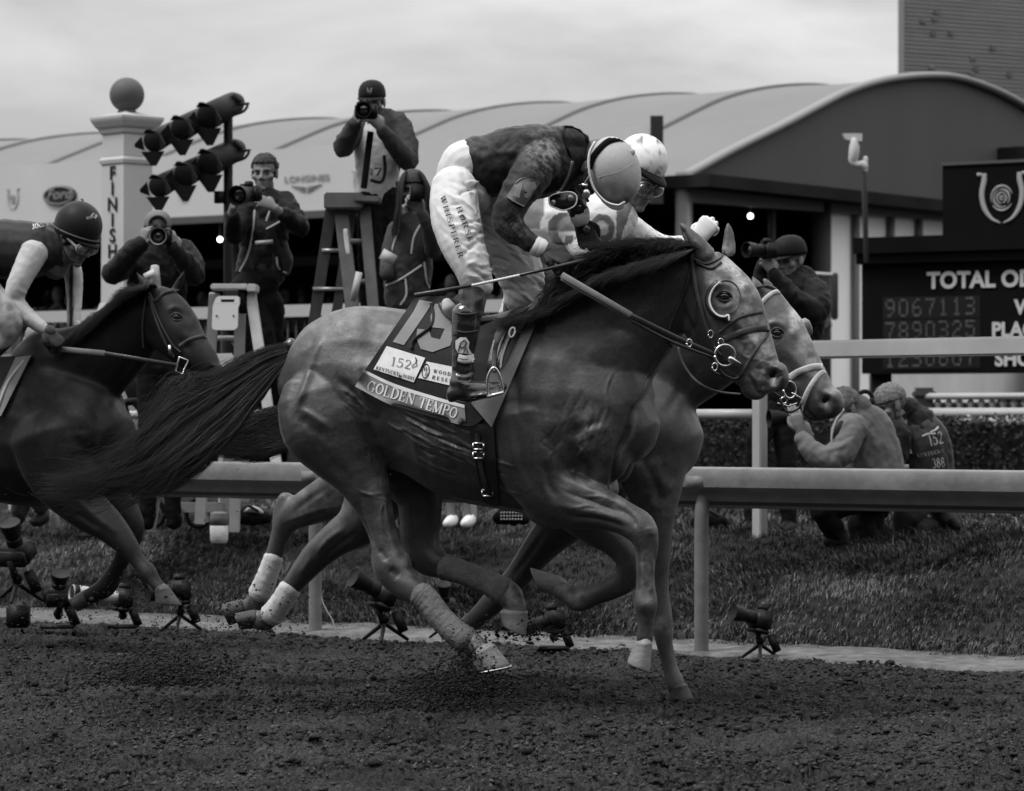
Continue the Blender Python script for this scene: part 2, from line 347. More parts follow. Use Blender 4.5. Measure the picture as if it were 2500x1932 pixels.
# grass blades
def grass(k, t0, t1, n0, n1, h, name, m, seed, pw=1.0, wid=.0042):
    g = np.random.default_rng(seed); a = g.uniform(t0, t1, k); b = n0+(n1-n0)*g.random(k)**pw
    cl = fbm(a*1.6, b*1.6, 3, 60); keep = g.random(k) < np.clip((cl-.25)*2.4, .25, 1); a, b, cl = a[keep], b[keep], cl[keep]; k = len(a)
    # grows in tufts: blades gather round a centre
    ca = np.round(a*9+g.normal(0, .2, k))/9; cb = np.round(b*9+g.normal(0, .2, k))/9
    a = a*.6+ca*.4; b = b*.6+cb*.4
    W = R0[None]+a[:, None]*U+b[:, None]*NN; W[:, 2] = turf_h(a, b)-.004
    hh = h*(.45+.9*g.random(k))*(.5+cl); az = g.uniform(0, 2*PI, k); lean = hh*(.25+.9*g.random(k)**1.5)*(.7+1.2*fbm(a*3, b*3, 2, 77))
    az = az*.55+fbm(a*1.3, b*1.3, 2, 78)*7; dx = np.stack([np.cos(az), np.sin(az), 0*az], -1)
    sd = np.stack([-np.sin(az+g.normal(0, .6, k)), np.cos(az+g.normal(0, .6, k)), 0*az], -1); sd = sd/np.linalg.norm(sd, axis=1)[:, None]
    ww = wid*(.6+.8*g.random(k)); up = np.array([0, 0, 1.])
    p0 = W-sd*ww[:, None]; p1 = W+sd*ww[:, None]; md = W+dx*(lean*.32)[:, None]+up*(hh*.62)[:, None]
    p2 = md+sd*(ww*.75)[:, None]; p3 = md-sd*(ww*.75)[:, None]; tp = W+dx*lean[:, None]+up*(hh*(.95-.25*(lean/hh).clip(0, 1)))[:, None]
    Vv = np.stack([p0, p1, p2, p3, tp], 1).reshape(-1, 3); i = np.arange(k)[:, None]*5
    Ff = np.concatenate([i+np.array([[0, 1, 2]]), i+np.array([[0, 2, 3]]), i+np.array([[3, 2, 4]])])
    tone = np.repeat((g.random(k)**2.4*1.3)*np.clip(fbm(a*.9, b*2.4, 3, 79)*3-.9, .08, 1.3), 5)
    return tag(mkobj(name, Vv, Ff, m, attrs={'tone': tone}), kind='stuff')
m_grass = mat('grass_blades', .024, .55, .3, .4, 2.5, attr=('tone', .20), var2=.3, vs2=.8)
grass(420000, -7.5, 4.6, .42, 3.0, .046, 'grass', m_grass, 1, .9, .0018)
grass(60000, -8.5, 4.6, 2.9, 9.5, .05, 'lawn_grass', m_grass, 2, 1.4, .004)
m_straw = mat('straw_grass', .085, .7, .3, .4, 5)
grass(14000, -7.5, 4.6, .6, 3.6, .085, 'long_grass', mat('pale_stems', .10, .7, .3, .4, 5), 5, 1., .0011)
grass(16000, -7.5, 4.6, .38, .9, .05, 'dry_grass', m_straw, 3)
# ---------------------------------------------------------------- running rail beside the track
m_white = mat('white_paint_dusty', .13, .45, .4, .16, 13, .002, 30, var2=.22, vs2=2.2)
m_white2 = mat('white_paint', .29, .4, .4, .08, 4, var2=.08, vs2=1)
m_pdark0 = mat('tube_dark', .04, .5, .3); m_steel = mat('grey_steel', .22, .4, .5, .1, 8, metal=.3)
rail = thing('running_rail', 'low white metal running rail with an overhanging cover along the track edge', 'rail', R(0, .1))
pr = [(.045, .934), (-.03, .934), (-.048, .926), (-.056, .912), (-.060, .870), (-.056, .835), (-.046, .826), (-.02, .815), (.0, .795), (.012, .765), (.03, .742), (.085, .728), (.10, .735), (.105, .80), (.09, .90), (.07, .926)]
segs = [(-14.5, -8.62), (-8.6, -2.37), (-2.35, 2.2), (2.22, 8.5)]
for a, b in segs:
    mb = MB(); mb.prism([R(a, n+.1, z) for n, z in pr], U*(b-a)); mb.build('rail_cover', m_white, rail, ang=28)
    # rounded bump along the cover front and clamps
mb = MB(); mb.tube([R(-14.5, .145, .775), R(8.5, .145, .775)], .035, n=12, caps=False); mb.build('lower_tube', m_pdark0, rail)
for i in range(-5, 4):
    t = 2.54*i; mb = MB()
    mb.tube(spline([R(t, .10, -.05), R(t, .10, .3), R(t, .10, .62), R(t, .11, .74), R(t, .15, .82), R(t, .17, .86)], 4), .036, n=16); mb.box(R(t, .10, .86), (.05, .06, .03), (U, NN, (0, 0, 1)))
    mb.build('post', m_white, rail)
# ---------------------------------------------------------------- white two-rail fence on the bank
fA, fB = P(560, 864, 22.72), P(2500, 822, 17.9); fd = fB-fA; fd[2] = 0; fu = unit(fd)
def FZ(s, z): p = fA+fu*s; return np.array([p[0], p[1], z])
fn = np.array([-fu[1], fu[0], 0])
fence = thing('white_fence', 'white two-rail fence standing on top of the grass bank', 'fence', FZ(0, .5))
sq = (1855-1250)/F_PX; s0 = (sq*fA[1]-fA[0])/(fu[0]-sq*fu[1])
for a, b in ((-5.2, 0.4), (.41, 4.1), (4.11, 9.5)):
    mb = MB(); mb.box((FZ(a, 1.57)+FZ(b, 1.57))/2, ((b-a)/2, .055, .052), (fu, fn, (0, 0, 1)), .012); mb.build('upper_rail', m_white2, fence, ang=40)
    b = min(b, s0+.02)
    if b > a: mb = MB(); mb.tube([FZ(a, 1.20), FZ(b, 1.20)], .03, n=12, caps=False); mb.build('lower_rail', m_white2, fence)
for i in range(-4, 3):
    mb = MB(); s_ = s0+i*2.45; mb.box(FZ(s_, .98), (.034, .034, .56), (fu, fn, (0, 0, 1)), .006); mb.build('post', m_white2, fence, ang=40)
# ---------------------------------------------------------------- marquee
m_fab = mat('tent_fabric', .145, .6, .3, .03, 1.5, var2=.05, vs2=.3)
m_fab2 = mat('banner_fabric', .42, .6, .3, .03, 1.5, var2=.03, vs2=.3)
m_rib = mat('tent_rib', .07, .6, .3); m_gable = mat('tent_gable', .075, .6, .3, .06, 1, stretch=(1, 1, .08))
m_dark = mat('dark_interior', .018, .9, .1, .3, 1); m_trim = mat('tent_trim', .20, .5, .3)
Dc = 42.0
def pr2(px, py, D): return P(px, py, D)
Tc = P(1635, 480, Dc); bd = unit(np.array([8.94, -6.5, 0])); bn = np.array([-bd[1], bd[0], 0])
zb, zt = P(0, 483, Dc)[2], P(0, 312, Dc)[2]
def T(t, n, z): return np.array([Tc[0], Tc[1], 0])+bd*t+bn*n+np.array([0, 0, z])
tent = thing('marquee', 'long pale barrel-roofed marquee with a dark gable end behind the track', 'tent', T(0, 3, .5))
g0 = .05    # gable plane position along the tent
# gable arch read off the photograph: plane through T(g0), running along bn
def on_gable(px, py):
    o = np.array([0, 0, H_CAM]); d = P(px, py, 1.)-o; b = T(g0, 0, 0); nd = bd
    k = np.dot(b-o, nd)/np.dot(d, nd); return o+d*k
arch_px = [(1662, 430), (1700, 410), (1780, 366), (1900, 307), (2000, 254), (2060, 224), (2130, 201), (2200, 189), (2270, 185), (2330, 190), (2400, 212), (2470, 245), (2560, 300), (2640, 350), (2700, 400)]
arch = spline(np.array([on_gable(x, y) for x, y in arch_px]), 3)
Lt = 38.0
mb = MB(); k = len(arch); V = []; nseg = 60
for j in range(nseg+1): V.append(arch-bd*(Lt*j/nseg))
V = np.concatenate(V); f = [(j*k+i, j*k+i+1, (j+1)*k+i+1, (j+1)*k+i) for j in range(nseg) for i in range(k-1)]
# fabric sags a little between the ribs
rib_sp = 2.35
for j in range(nseg+1):
    ph = (Lt*j/nseg) % rib_sp/rib_sp; V[j*k:(j+1)*k, 2] -= .045*math.sin(PI*ph)*np.sin(np.linspace(0.15, PI, k))
mb.add(V, f); mb.build('roof', m_fab, tent)
for j in range(1, 17):
    pts = arch[3:k//2+10]-bd*(j*rib_sp-.3)+np.array([0, 0, -.055]); mb = MB()
    w_ = .075+.0*pts[:, 0]; w_[:6] = (.01, .01, .02, .03, .04, .06); mb.tube(pts, w_, n=8, caps=False, up=bd); mb.build('rib', m_rib, tent)  # ribs coloured darker than the fabric to paint their shadow lines
mb = MB(); mb.tube(arch+bd*.05, .055, .09, n=8, caps=False, up=bd); mb.build('gable_trim', m_trim, tent)
low = [on_gable(2720, 556), on_gable(1660, 470)]
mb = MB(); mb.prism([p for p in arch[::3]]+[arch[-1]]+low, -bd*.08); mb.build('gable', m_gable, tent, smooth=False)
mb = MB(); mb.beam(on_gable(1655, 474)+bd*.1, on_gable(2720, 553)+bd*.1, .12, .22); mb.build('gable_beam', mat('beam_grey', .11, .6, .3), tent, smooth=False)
# interior volume, posts, wall panels under the gable
ga = on_gable(1660, 500); gb = on_gable(2000, 520); gc = on_gable(2560, 520)
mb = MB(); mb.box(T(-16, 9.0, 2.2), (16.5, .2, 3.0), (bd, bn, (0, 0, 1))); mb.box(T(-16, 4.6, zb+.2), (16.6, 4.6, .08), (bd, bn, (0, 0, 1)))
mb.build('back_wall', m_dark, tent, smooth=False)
m_wall = mat('pale_panel', .85, .6, .3, .03, 1)
vb = unit(gc-gb); vb[2] = 0; vb = unit(vb)
def G(px, z, off=0.): p = on_gable(px, 600); return np.array([p[0], p[1], z])+bd*off
for i, (a, b) in enumerate(((2006, 2076), (2086, 2162), (2172, 2232), (2240, 2330), (2340, 2440), (2450, 2560))):
    mb = MB(); mb.prism([G(a, .5), G(b, .5), G(b, 4.2), G(a, 4.2)], -bd*.1); mb.build('wall_panel', m_wall, tent, smooth=False)
m_col = mat('column_grey', .16, .5, .3); m_pdark = mat('post_dark', .03, .5, .3)
for px, m_, r in ((1660, m_col, .11), (1995, m_pdark, .14), (2081, m_col, .05), (2167, m_col, .05), (2236, m_col, .05), (1875, m_pdark, .05)):
    mb = MB(); mb.tube([G(px, .4, .06), G(px, 4.3, .06)], r, n=10, caps=False); mb.build('post', m_, tent)
for t in (-3.2, -8.1, -13, -18.2, -23, -28):
    mb = MB(); mb.tube([T(t, .9, .4), T(t, .9, 4.6)], .10, n=10, caps=False); mb.build('post', m_col, tent)
for t in range(-30, 0, 3):
    mb = MB(); mb.box(T(t+1.2, 1.0, 1.75), (.8, .35, .03), (bd, bn, (0, 0, 1))); mb.box(T(t+1.2, 1.0, 1.5), (.05, .05, .24), (bd, bn, (0, 0, 1))); tag(mb.build('table', m_col, smooth=False), 'pale topped table in the shade under the marquee', 'table', 'tables under the marquee')
for t in (-4.5, -9.5, -15.5, -21, -26):
    mb = MB(); mb.beam(T(t-2.3, 2.6, 3.5), T(t+2.3, 2.6, 3.5), .10, .14); mb.build('cross_beam', m_rib, tent, smooth=False)
# banner wall carrying the logos
ban = thing('banner_wall', 'long pale banner fascia with sponsor logos running along the front of the marquee', 'banner', T(0, 0, zb))
mb = MB(); mb.box(T(-15, -.30, (zb+zt)/2), (15, .05, (zt-zb)/2), (bd, bn, (0, 0, 1))); mb.build('panel', m_fab2, ban, smooth=False)
mb = MB(); mb.beam(T(.02, -.33, zb-.1), T(.02, -.33, zt+.12), .16, .16); mb.build('end_post', m_pdark, ban, smooth=False)
mb = MB(); mb.box(T(-15, -.32, zb-.03), (15, .08, .05), (bd, bn, (0, 0, 1))); mb.build('bottom_rail', m_rib, ban, smooth=False)
def on_banner(px): k_ = (px-1250)/F_PX; b = T(0, -.36, 0); return (k_*b[1]-b[0])/(bd[0]-k_*bd[1])
def banner_pt(px, py, off=-.36):
    t = on_banner(px); p = T(t, off, 0); return np.array([p[0], p[1], H_CAM-(py-Y_HOR)/F_PX*p[1]])
def text_obj(name, s, org, xd, zd, size, m, parent, bold=0., depth=.004, align='LEFT', spacing=1.0, xs=1.0, shear=0.):
    c = bpy.data.curves.new(name, 'FONT'); c.body = s; c.size = 1; c.offset = bold; c.align_x = align; c.space_character = spacing; c.shear = shear; c.resolution_u = 4
    o = bpy.data.objects.new(name, c); C.objects.link(o); dg = bpy.context.evaluated_depsgraph_get(); me = o.evaluated_get(dg).to_mesh()
    V = np.array([v.co[:] for v in me.vertices]).reshape(-1, 3); f = [tuple(p.vertices) for p in me.polygons]
    o.evaluated_get(dg).to_mesh_clear(); bpy.data.objects.remove(o)
    xd = unit(xd); zd = unit(zd); nd = np.cross(xd, zd)
    W = np.asarray(org)+np.outer(V[:, 0]*size*xs, xd)+np.outer(V[:, 1]*size, zd)
    e = len(W); W = np.concatenate([W+nd*depth, W]); cnt = {}
    for q in f:
        for i in range(len(q)): cnt[(q[i], q[(i+1) % len(q)])] = 1
    ff = [q for q in f]+[(a+e, b+e, b, a) for (a, b) in cnt if (b, a) not in cnt]
    return mkobj(name, W, ff, m, parent, smooth=False)
m_logo = mat('logo_grey', .20, .6, .2); m_logo_d = mat('logo_dark', .03, .6, .2); m_logo_l = mat('logo_faint', .34, .6, .2); m_ink = mat('ink', .02, .6, .2); m_pale = mat('pale_print', .55, .6, .2)
def ovalpts(c, xd, a, b, n=40): return [np.asarray(c)+np.asarray(xd)*a*math.cos(2*PI*i/n)+np.array([0, 0, 1])*b*math.sin(2*PI*i/n) for i in range(n)]
c = banner_pt(147, 478); sc = c[1]/F_PX*1.0
mb = MB(); mb.prism(ovalpts(c, bd, 44*sc*1.25, 24*sc), -bn*.02); mb.build('oval_badge', m_logo_d, ban, smooth=False)
for e_ in (1.0,):
    mb = MB(); q = ovalpts(c-bn*.03, bd, 40*sc*1.22, 21*sc); mb.tube(q+[q[0]], .012, n=5, caps=False, up=bn); mb.build('badge_ring', m_logo, ban)
text_obj('badge_lettering', 'Ford', banner_pt(118, 487, -.40), bd, (0, 0, 1), 34*sc, m_logo, ban, .01, shear=.3, xs=1.25)
def horseshoe(c, xd, h, m, parent, name='emblem', d=-.02, up=(0, 0, 1), wx=1.0):
    """horseshoe round a rose, drawn with raised bands"""
    xd = unit(xd); z = np.array(up, float); nd = np.cross(xd, z); mb = MB()
    for s in (-1, 1):
        pts = [(-.40, .50), (-.30, .50), (-.30, .36), (-.34, .1), (-.30, -.18), (-.18, -.40), (-.03, -.50)]
        pts = spline(np.array(pts[1:]), 4); Wd = [np.asarray(c)+xd*(-s*abs(x))*h*wx+z*y*h+nd*-d for x, y in pts]
        wdt = np.interp(np.linspace(0, 1, len(pts)), [0, .2, .6, 1], [.055, .06, .055, .015])*h
        mb.tube(Wd, wdt, .006, n=8, up=nd); mb.box(np.asarray(c)+xd*(-s*.38)*h*wx+z*.49*h+nd*-d, (.05*h, .006, .035*h), (xd, nd, z))
    for r, a0, a1 in ((.20, 20, 200), (.20, 215, 330), (.15, 120, 300), (.14, -40, 110), (.09, 60, 260), (.08, -80, 60), (.03, 0, 330)):
        th = np.radians(np.linspace(a0, a1, 12)); r *= .4+.6*wx; Wd = [np.asarray(c)+xd*r*h*math.cos(t)+z*(r*h*math.sin(t)*1.05)+nd*-d for t in th]
        mb.tube(Wd, np.interp(np.linspace(0, 1, 12), [0, .5, 1], [.01, .026, .01])*h, .005, n=6, up=nd)
    return mb.build(name, m, parent)
for px, py in ((31, 486), (449, 468), (878, 444), ):
    horseshoe(banner_pt(px, py), bd, 52*sc*.98, m_logo_l, ban, d=.0)
text_obj('sponsor_lettering', 'LONGINES', banner_pt(694, 446), bd, (0, 0, 1), 20*sc, m_logo, ban, .012, spacing=1.05, xs=1.35)
cw = banner_pt(748, 458); mb = MB()
for s in (-1, 1):
    for i in range(3): mb.tube([cw+bd*s*.02-np.array([0, 0, .03*i]), cw+bd*s*(.26-.07*i)-np.array([0, 0, .03*i-.03])], .010, n=4)
mb.build('winged_mark', m_logo, ban)
# lamps glowing in the dark of the marquee (they are lit in the photograph)
m_lamp = mat('lamp_lit', .8, .5, emit=9.0)
for (px, py, D, where) in ((537, 585, 46, 'round lit lamp in the dark marquee left of the dark pole'), (1832, 528, 44, 'round lit lamp hanging in the dark bay under the gable')):
    c = P(px, py, D); t_ = thing('hanging_lamp', where, 'lamp', c, 'lit lamps inside the marquee')
    mb = MB(); mb.ell(c, .034, n=16); mb.build('bulb', m_lamp, t_); mb = MB(); mb.tube([c+np.array([0, .02, .03]), c+np.array([0, .02, .8])], .01, n=6); mb.build('cord', m_pdark, t_)
# crowd far under the marquee
def simple_people(rngs, name, m, kind='stuff'):
    mb = MB()
    for (x, y, z, h, a) in rngs:
        o = np.array([x, y, z]); mb.ell(o+[0, 0, h*.93], (h*.05, h*.06, h*.075), n=8, m=6); 
        mb.tube([o+[0, 0, h*.45], o+[0, 0, h*.62], o+[0, 0, h*.78], o+[0, 0, h*.84]], [h*.10, h*.10, h*.12, h*.04], [h*.07]*4, n=8)
        for s in (-1, 1):
            mb.tube([o+[s*h*.12, 0, h*.8], o+[s*h*.15, -.05*h, h*.62], o+[s*h*.10*a, -.14*h, h*(.55+.2*a)]], [h*.04, h*.033, h*.025], n=6)
            mb.tube([o+[s*h*.05, 0, 0], o+[s*h*.055, 0, h*.25], o+[s*h*.06, 0, h*.47]], [h*.04, h*.045, h*.06], n=6)
    return mb
cr_ = np.random.default_rng(5)
m_crowd = mat('crowd_clothes', .085, .8, .2, .9, 1.6, var2=.7, vs2=5)
L1 = []
for i in range(150):
    t = -30+30*cr_.random(); p = T(t, .4+3.2*cr_.random(), .5); L1.append((p[0], p[1], 1.35, 1.55+.3*cr_.random(), cr_.random()))
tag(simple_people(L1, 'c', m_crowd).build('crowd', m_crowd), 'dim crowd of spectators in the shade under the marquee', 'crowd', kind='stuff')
# barrier fence in front of the crowd
m_bar = mat('barrier_grey', .33, .5, .3)
bar = thing('barrier_fence', 'pale topped barrier fence with thin vertical bars in front of the marquee crowd', 'fence', T(-14, -9, .5))
def on_line(px, n): k_ = (px-1250)/F_PX; b = T(0, n, 0); return (k_*b[1]-b[0])/(bd[0]-k_*bd[1])
nb = -12.0; D0 = T(on_line(700, nb), nb, 0)[1]; zr = H_CAM-(760-Y_HOR)/F_PX*D0
ta, tb = on_line(-60, nb), on_line(1260, nb)
mb = MB(); mb.beam(T(ta, nb, zr), T(tb, nb, zr), .10, .11); mb.build('top_rail', m_bar, bar, smooth=False)
mb = MB(); mb.beam(T(ta, nb, .62), T(tb, nb, .62), .05, .06); t = ta
while t < tb: mb.tube([T(t, nb, .5), T(t, nb, zr)], .008, n=5, caps=False); t += .10
mb.build('bars', mat('bar_metal', .035, .5, .4), bar)
# small railing at the right by the pale panels
rl = thing('stair_railing', 'short grey railing standing before the pale panels under the gable', 'railing', P(2010, 770, 38))
mb = MB(); a, b = P(1985, 668, 38), P(2042, 672, 38); mb.tube([a, b], .02, n=6); mb.build('top_rail', m_bar, rl)
mb = MB()
for q in (1990, 2006, 2014, 2022, 2038): mb.tube([P(q, 672, 38), P(q, 775, 38)], .012 if q < 2035 else .04, n=6)
mb.build('bars', m_pdark, rl)
# ---------------------------------------------------------------- brick grandstand block
m_brick = mat('brickwork', .22, .9, .1, .14, 1.2, .02, 3, stretch=(.35, .35, 9), var2=.12, vs2=.25)
bl = thing('brick_building', 'tall flat-faced brick building rising behind the marquee gable', 'building', P(2205, 600, 62))
cA, cB = P(2203, 1000, 60), P(2203, 1000, 60)+unit(np.array([1, .55, 0]))*16
mb = MB(); mb.prism([(cA[0], cA[1], .4), (cB[0], cB[1], .4), (cB[0]-6, cB[1]+10, .4), (cA[0]+1.9, cA[1]+12, .4)], (0, 0, 16)); mb.build('wall', m_brick, bl, smooth=False)
mb = MB(); bx_ = unit(cB-cA)
for i in range(140):
    z = 5.0+i*.075; mb.beam(np.array([cA[0], cA[1]-.012, z]), np.array([cB[0], cB[1]-.012, z]), .03, .02)
mb.build('mortar_courses', mat('mortar', .265, .9, .1, .1, 2), bl, smooth=False)
g = np.random.default_rng(11)
for i in range(30):
    s_ = .1+4.2*g.random(); z = 5.6+3.0*g.random()**.6; p = cA+bx_*s_; mb = MB(); mb.box((p[0], p[1]-.03, z), (.06, .03, .04), (bx_, np.cross((0, 0, 1), bx_), (0, 0, 1)), .01); mb.build('dark_brick', mat('dark_brick', .14, .9, .1, .2, 3), bl, smooth=False)
mb = MB(); mb.beam(np.array([cA[0]-.03, cA[1]-.05, .4]), np.array([cA[0]-.03, cA[1]-.05, 16.4]), .10, .10, (1, 0, 0)); mb.build('corner_trim', m_trim, bl, smooth=False)
# ---------------------------------------------------------------- tote board
m_board = mat('board_black', .0055, .7, .08, .2, 1.5); m_cell = mat('board_cell', .0025, .4, .3); m_dot = mat('digit_dots', .075, .5, .3, .5, 30); m_let = mat('board_letters', .40, .6, .3)
Db = 33.0
bdir = unit(np.array([.80, -.52, 0])); bo = P(2110, 580, Db); bnn = np.array([-bdir[1], bdir[0], 0])
def onb(px, py, off=0.):
    o = np.array([0, 0, H_CAM]); d = P(px, py, 1.)-o; b = bo-bnn*off; k_ = np.dot(b-o, bnn)/np.dot(d, bnn); return o+d*k_
def bz(px, z, off=0.): p = onb(px, 900, off); return np.array([p[0], p[1], z])
z_t, z_b = onb(2105, 640)[2], onb(2105, 913)[2]
tb_ = thing('tote_board', 'black tote board with white TOTAL ODDS lettering and rows of dim dotted numbers', 'scoreboard', bz(2300, .5))
mb = MB(); mb.prism([bz(2104, z_b), bz(2700, z_b), bz(2700, z_t+.2), bz(2104, z_t+.2)], bnn*.5); mb.build('cabinet', m_board, tb_, smooth=False)
mb = MB(); zt2 = onb(2090, 583)[2]
for i, (x0, z0, z1, o_) in enumerate(((2083, zt2-.16, zt2, .14), (2090, zt2-.26, zt2-.163, .09), (2096, z_t-.02, zt2-.263, .04))):
    mb.prism([bz(x0, z0, o_), bz(2710, z0, o_), bz(2710, z1, o_), bz(x0, z1, o_)], bnn*(.5+o_))
mb.build('cornice', m_board, tb_, smooth=False)
mb = MB(); mb.prism([bz(2301, zt2+.003, .02), bz(2700, zt2+.003, .02), bz(2700, zt2+.003+0.99*0+ (onb(2301, 406)[2]-zt2), .02), bz(2301, onb(2301, 406)[2], .02)], bnn*.4); mb.build('crest_panel', m_board, tb_, smooth=False)
mb = MB(); zz = onb(2301, 406)[2]; mb.prism([bz(2298, zz+.002, .04), bz(2700, zz+.002, .04), bz(2700, zz+.03, .04), bz(2298, zz+.03, .04)], bnn*.46); mb.build('crest_cap', m_rib, tb_, smooth=False)
sb = Db/F_PX
horseshoe(onb(2446, 484, .03), bdir, 118*sb, mat('emblem_grey', .26, .6, .2), tb_, 'horseshoe_emblem', d=.0, wx=1.3)
text_obj('heading', 'TOTAL ODDS', onb(2264, 704, .012), bdir, (0, 0, 1), 54*sb, m_let, tb_, .034, spacing=1.02, xs=1.02)
for s_, x, y in (('WIN', 2478, 767), ('PLACE', 2421, 822), ('SHOW', 2429, 893)): text_obj('row_heading', s_, onb(x, y, .012), bdir, (0, 0, 1), 48*sb, m_let, tb_, .034, xs=1.0)
G57 = {'0': '01110 10001 10001 10001 10001 10001 01110', '1': '00100 01100 00100 00100 00100 00100 01110', '2': '01110 10001 00001 00110 01000 10000 11111', '3': '11110 00001 00001 01110 00001 00001 11110',
 '5': '11111 10000 11110 00001 00001 10001 01110', '6': '00110 01000 10000 11110 10001 10001 01110', '7': '11111 00001 00010 00010 00100 00100 00100', '8': '01110 10001 10001 01110 10001 10001 01110', '9': '01110 10001 10001 01111 00001 00010 01100'}
for row, (s_, y) in enumerate((('9067113', 754), ('7890325', 810), ('1230607', 877))):
    mb = MB(); mb.prism([onb(2156, y-28, .004), onb(2156, y+26, .004), onb(2394, y+22, .004), onb(2394, y-32, .004)][::-1], -bnn*.003); mb.build('number_cell', m_cell, tb_, smooth=False)
    for i, ch in enumerate(s_):
        mb = MB(); g5 = G57[ch].split()
        for r_, ln_ in enumerate(g5):
            for c_, b_ in enumerate(ln_):
                if b_ == '1': p = onb(2164+i*32.6+c_*4.6, y-20-i*1.0+r_*6.3, .010); mb.box(p, (.0088, .002, .0105), (bdir, bnn, (0, 0, 1)))
        mb.build('dotted_digit', m_dot, tb_, smooth=False)
mb = MB()
for px in (2150, 2560): mb = MB(); mb.beam(bz(px, .4, -.25), bz(px, z_b, -.25), .2, .2); mb.build('support', m_pdark, tb_, smooth=False)
# pale wall, balustrade, hedge, flowers
wl = P(2300, 940, 40); 
wthing = tag(MB().prism([P(2120, 912, 38), P(2120, 968, 38), P(2800, 968, 30), P(2800, 900, 30)][::-1], (.2, .3, 0)).build('low_wall', mat('pale_wall', .30, .7, .2, .1, 2), smooth=False), 'pale low wall beneath the black tote board', 'wall')
m_bal = mat('stone_pale', .34, .7, .2, .08, 4)
bal = thing('balustrade', 'white stone balustrade with turned balusters right of the kneeling men', 'balustrade', P(2380, 1050, 29))
def B2(px, z): k_ = (px-1250)/F_PX; a, d = np.array([P(2290, 1000, 30)[0], 30.]), np.array([.84, -.54]); t = (k_*a[1]-a[0])/(d[0]-k_*d[1]); q = a+d*t; return np.array([q[0], q[1], z])
bu = unit(np.array([.84, -.54, 0])); z1, z2, z3, z4 = [P(0, y, 29)[2] for y in (963, 972, 1000, 1013)]
mb = MB(); mb.beam(B2(2262, z2+.02), B2(2700, z2+.02), .16, .06, bev=.01); mb.build('handrail', m_bal, bal)
mb = MB(); mb.beam(B2(2262, z3-.03), B2(2700, z3-.03), .18, .09, bev=.01); mb.build('plinth', m_bal, bal)
for i in range(14):
    px = 2290+i*26.5; h = z2-z3+.02; p = B2(px, z3+.005); mb = MB(); mb.lathe(p, [(.035, 0), (.035, .012), (.018, .02), (.02, .03), (.036, .05), (.03, h*.55), (.016, h*.75), (.024, h*.9), (.034, h*.97), (.034, h)], n=12); mb.build('baster'.replace('baster', 'baluster'), m_bal, bal)
mb = MB(); p = B2(2256, 0); mb.box((p[0], p[1], (z2+z3)/2), (.075, .075, .15)); mb.box((p[0], p[1], z1+.01), (.10, .10, .025), bev=.01); mb.build('pier', mat('pier_dark', .055, .8, .2), bal, smooth=False)
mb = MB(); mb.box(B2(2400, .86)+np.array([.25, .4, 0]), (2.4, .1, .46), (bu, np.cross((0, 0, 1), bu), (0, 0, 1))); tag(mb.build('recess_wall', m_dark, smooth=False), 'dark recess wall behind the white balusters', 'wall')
def leafcloud(name, centres, rad, k, size, m, label=None, cat=None, kind=None, parent=None, seed=3):
    g = np.random.default_rng(seed); c = np.asarray(centres); i = g.integers(0, len(c), k)
    p = c[i]+g.normal(0, 1, (k, 3))*rad; a = g.normal(0, 1, (k, 3)); a /= np.linalg.norm(a, axis=1)[:, None]; b = np.cross(a, g.normal(0, 1, (k, 3))); b /= np.linalg.norm(b, axis=1)[:, None]
    sz = size*(.5+g.random((k, 1))); Vv = np.stack([p-a*sz, p+b*sz*.5, p+a*sz, p-b*sz*.5], 1).reshape(-1, 3); Ff = np.arange(k)[:, None]*4+np.array([[0, 1, 2, 3]])
    o = mkobj(name, Vv, Ff, m, parent, smooth=False, attrs={'tone': np.repeat(g.random(k), 4)}); return tag(o, label, cat, kind=kind)
m_hedge = mat('hedge_leaves', .016, .7, .3, attr=('tone', .04))
cs = [B2(px, z)+np.array([-.0, -.35, 0]) for px in range(1700, 2700, 14) for z in np.linspace(.42, P(0, 1034, 28.8)[2], 9)]
leafcloud('hedge', cs, (.05, .10, .03), 26000, .022, m_hedge, 'dark clipped hedge in front of the white balustrade', 'hedge')
cs = [B2(px, P(0, 1027, 28.6)[2])+np.array([0, -.40, 0]) for px in range(2318, 2700, 11)]
leafcloud('flower_bed', cs, (.014, .04, .016), 900, .016, mat('petals', .35, .7, .2, .5, 20), 'row of small white flowers along the top of the dark hedge', 'flowers', kind='stuff', seed=8)
mb = MB(); mb.box(B2(2200, .72)+np.array([0, -.34, 0]), (3.4, .09, .36), (bu, np.cross((0, 0, 1), bu), (0, 0, 1))); mb.build('hedge_core', m_dark, bpy.data.objects['hedge'], smooth=False)
# ---------------------------------------------------------------- CCTV pole
m_cc = mat('camera_housing', .42, .5, .3)
cc = thing('cctv_pole', 'pale security camera on a grey pole before the dark gable', 'camera pole', P(2112, 590, 32.2))
q = lambda x, y: P(x, y, 32.2)
mb = MB(); mb.tube([q(2115, 640), q(2109, 420)], .026, n=10); mb.build('pole', m_pdark, cc)
mb = MB(); mb.tube(spline([q(2112, 408), q(2108, 400), q(2096, 403), q(2084, 398), q(2080, 388), q(2081, 378)], 3), [.035]*16, n=10); mb.tube([q(2113, 418), q(2113, 386)], .024, n=8); mb.build('arm', m_cc, cc)
mb = MB(); mb.tube([q(2083, 390), q(2085, 372), q(2086, 358), q(2085, 342)], [.045, .052, .05, .03], n=14); mb.build('housing', m_cc, cc)
mb = MB(); mb.prism([q(2057, 326), q(2105, 326), q(2105, 344), q(2096, 345), q(2090, 341), q(2072, 343), q(2064, 340)][::-1], (0, .1, 0)); mb.build('hood', m_cc, cc, smooth=False)
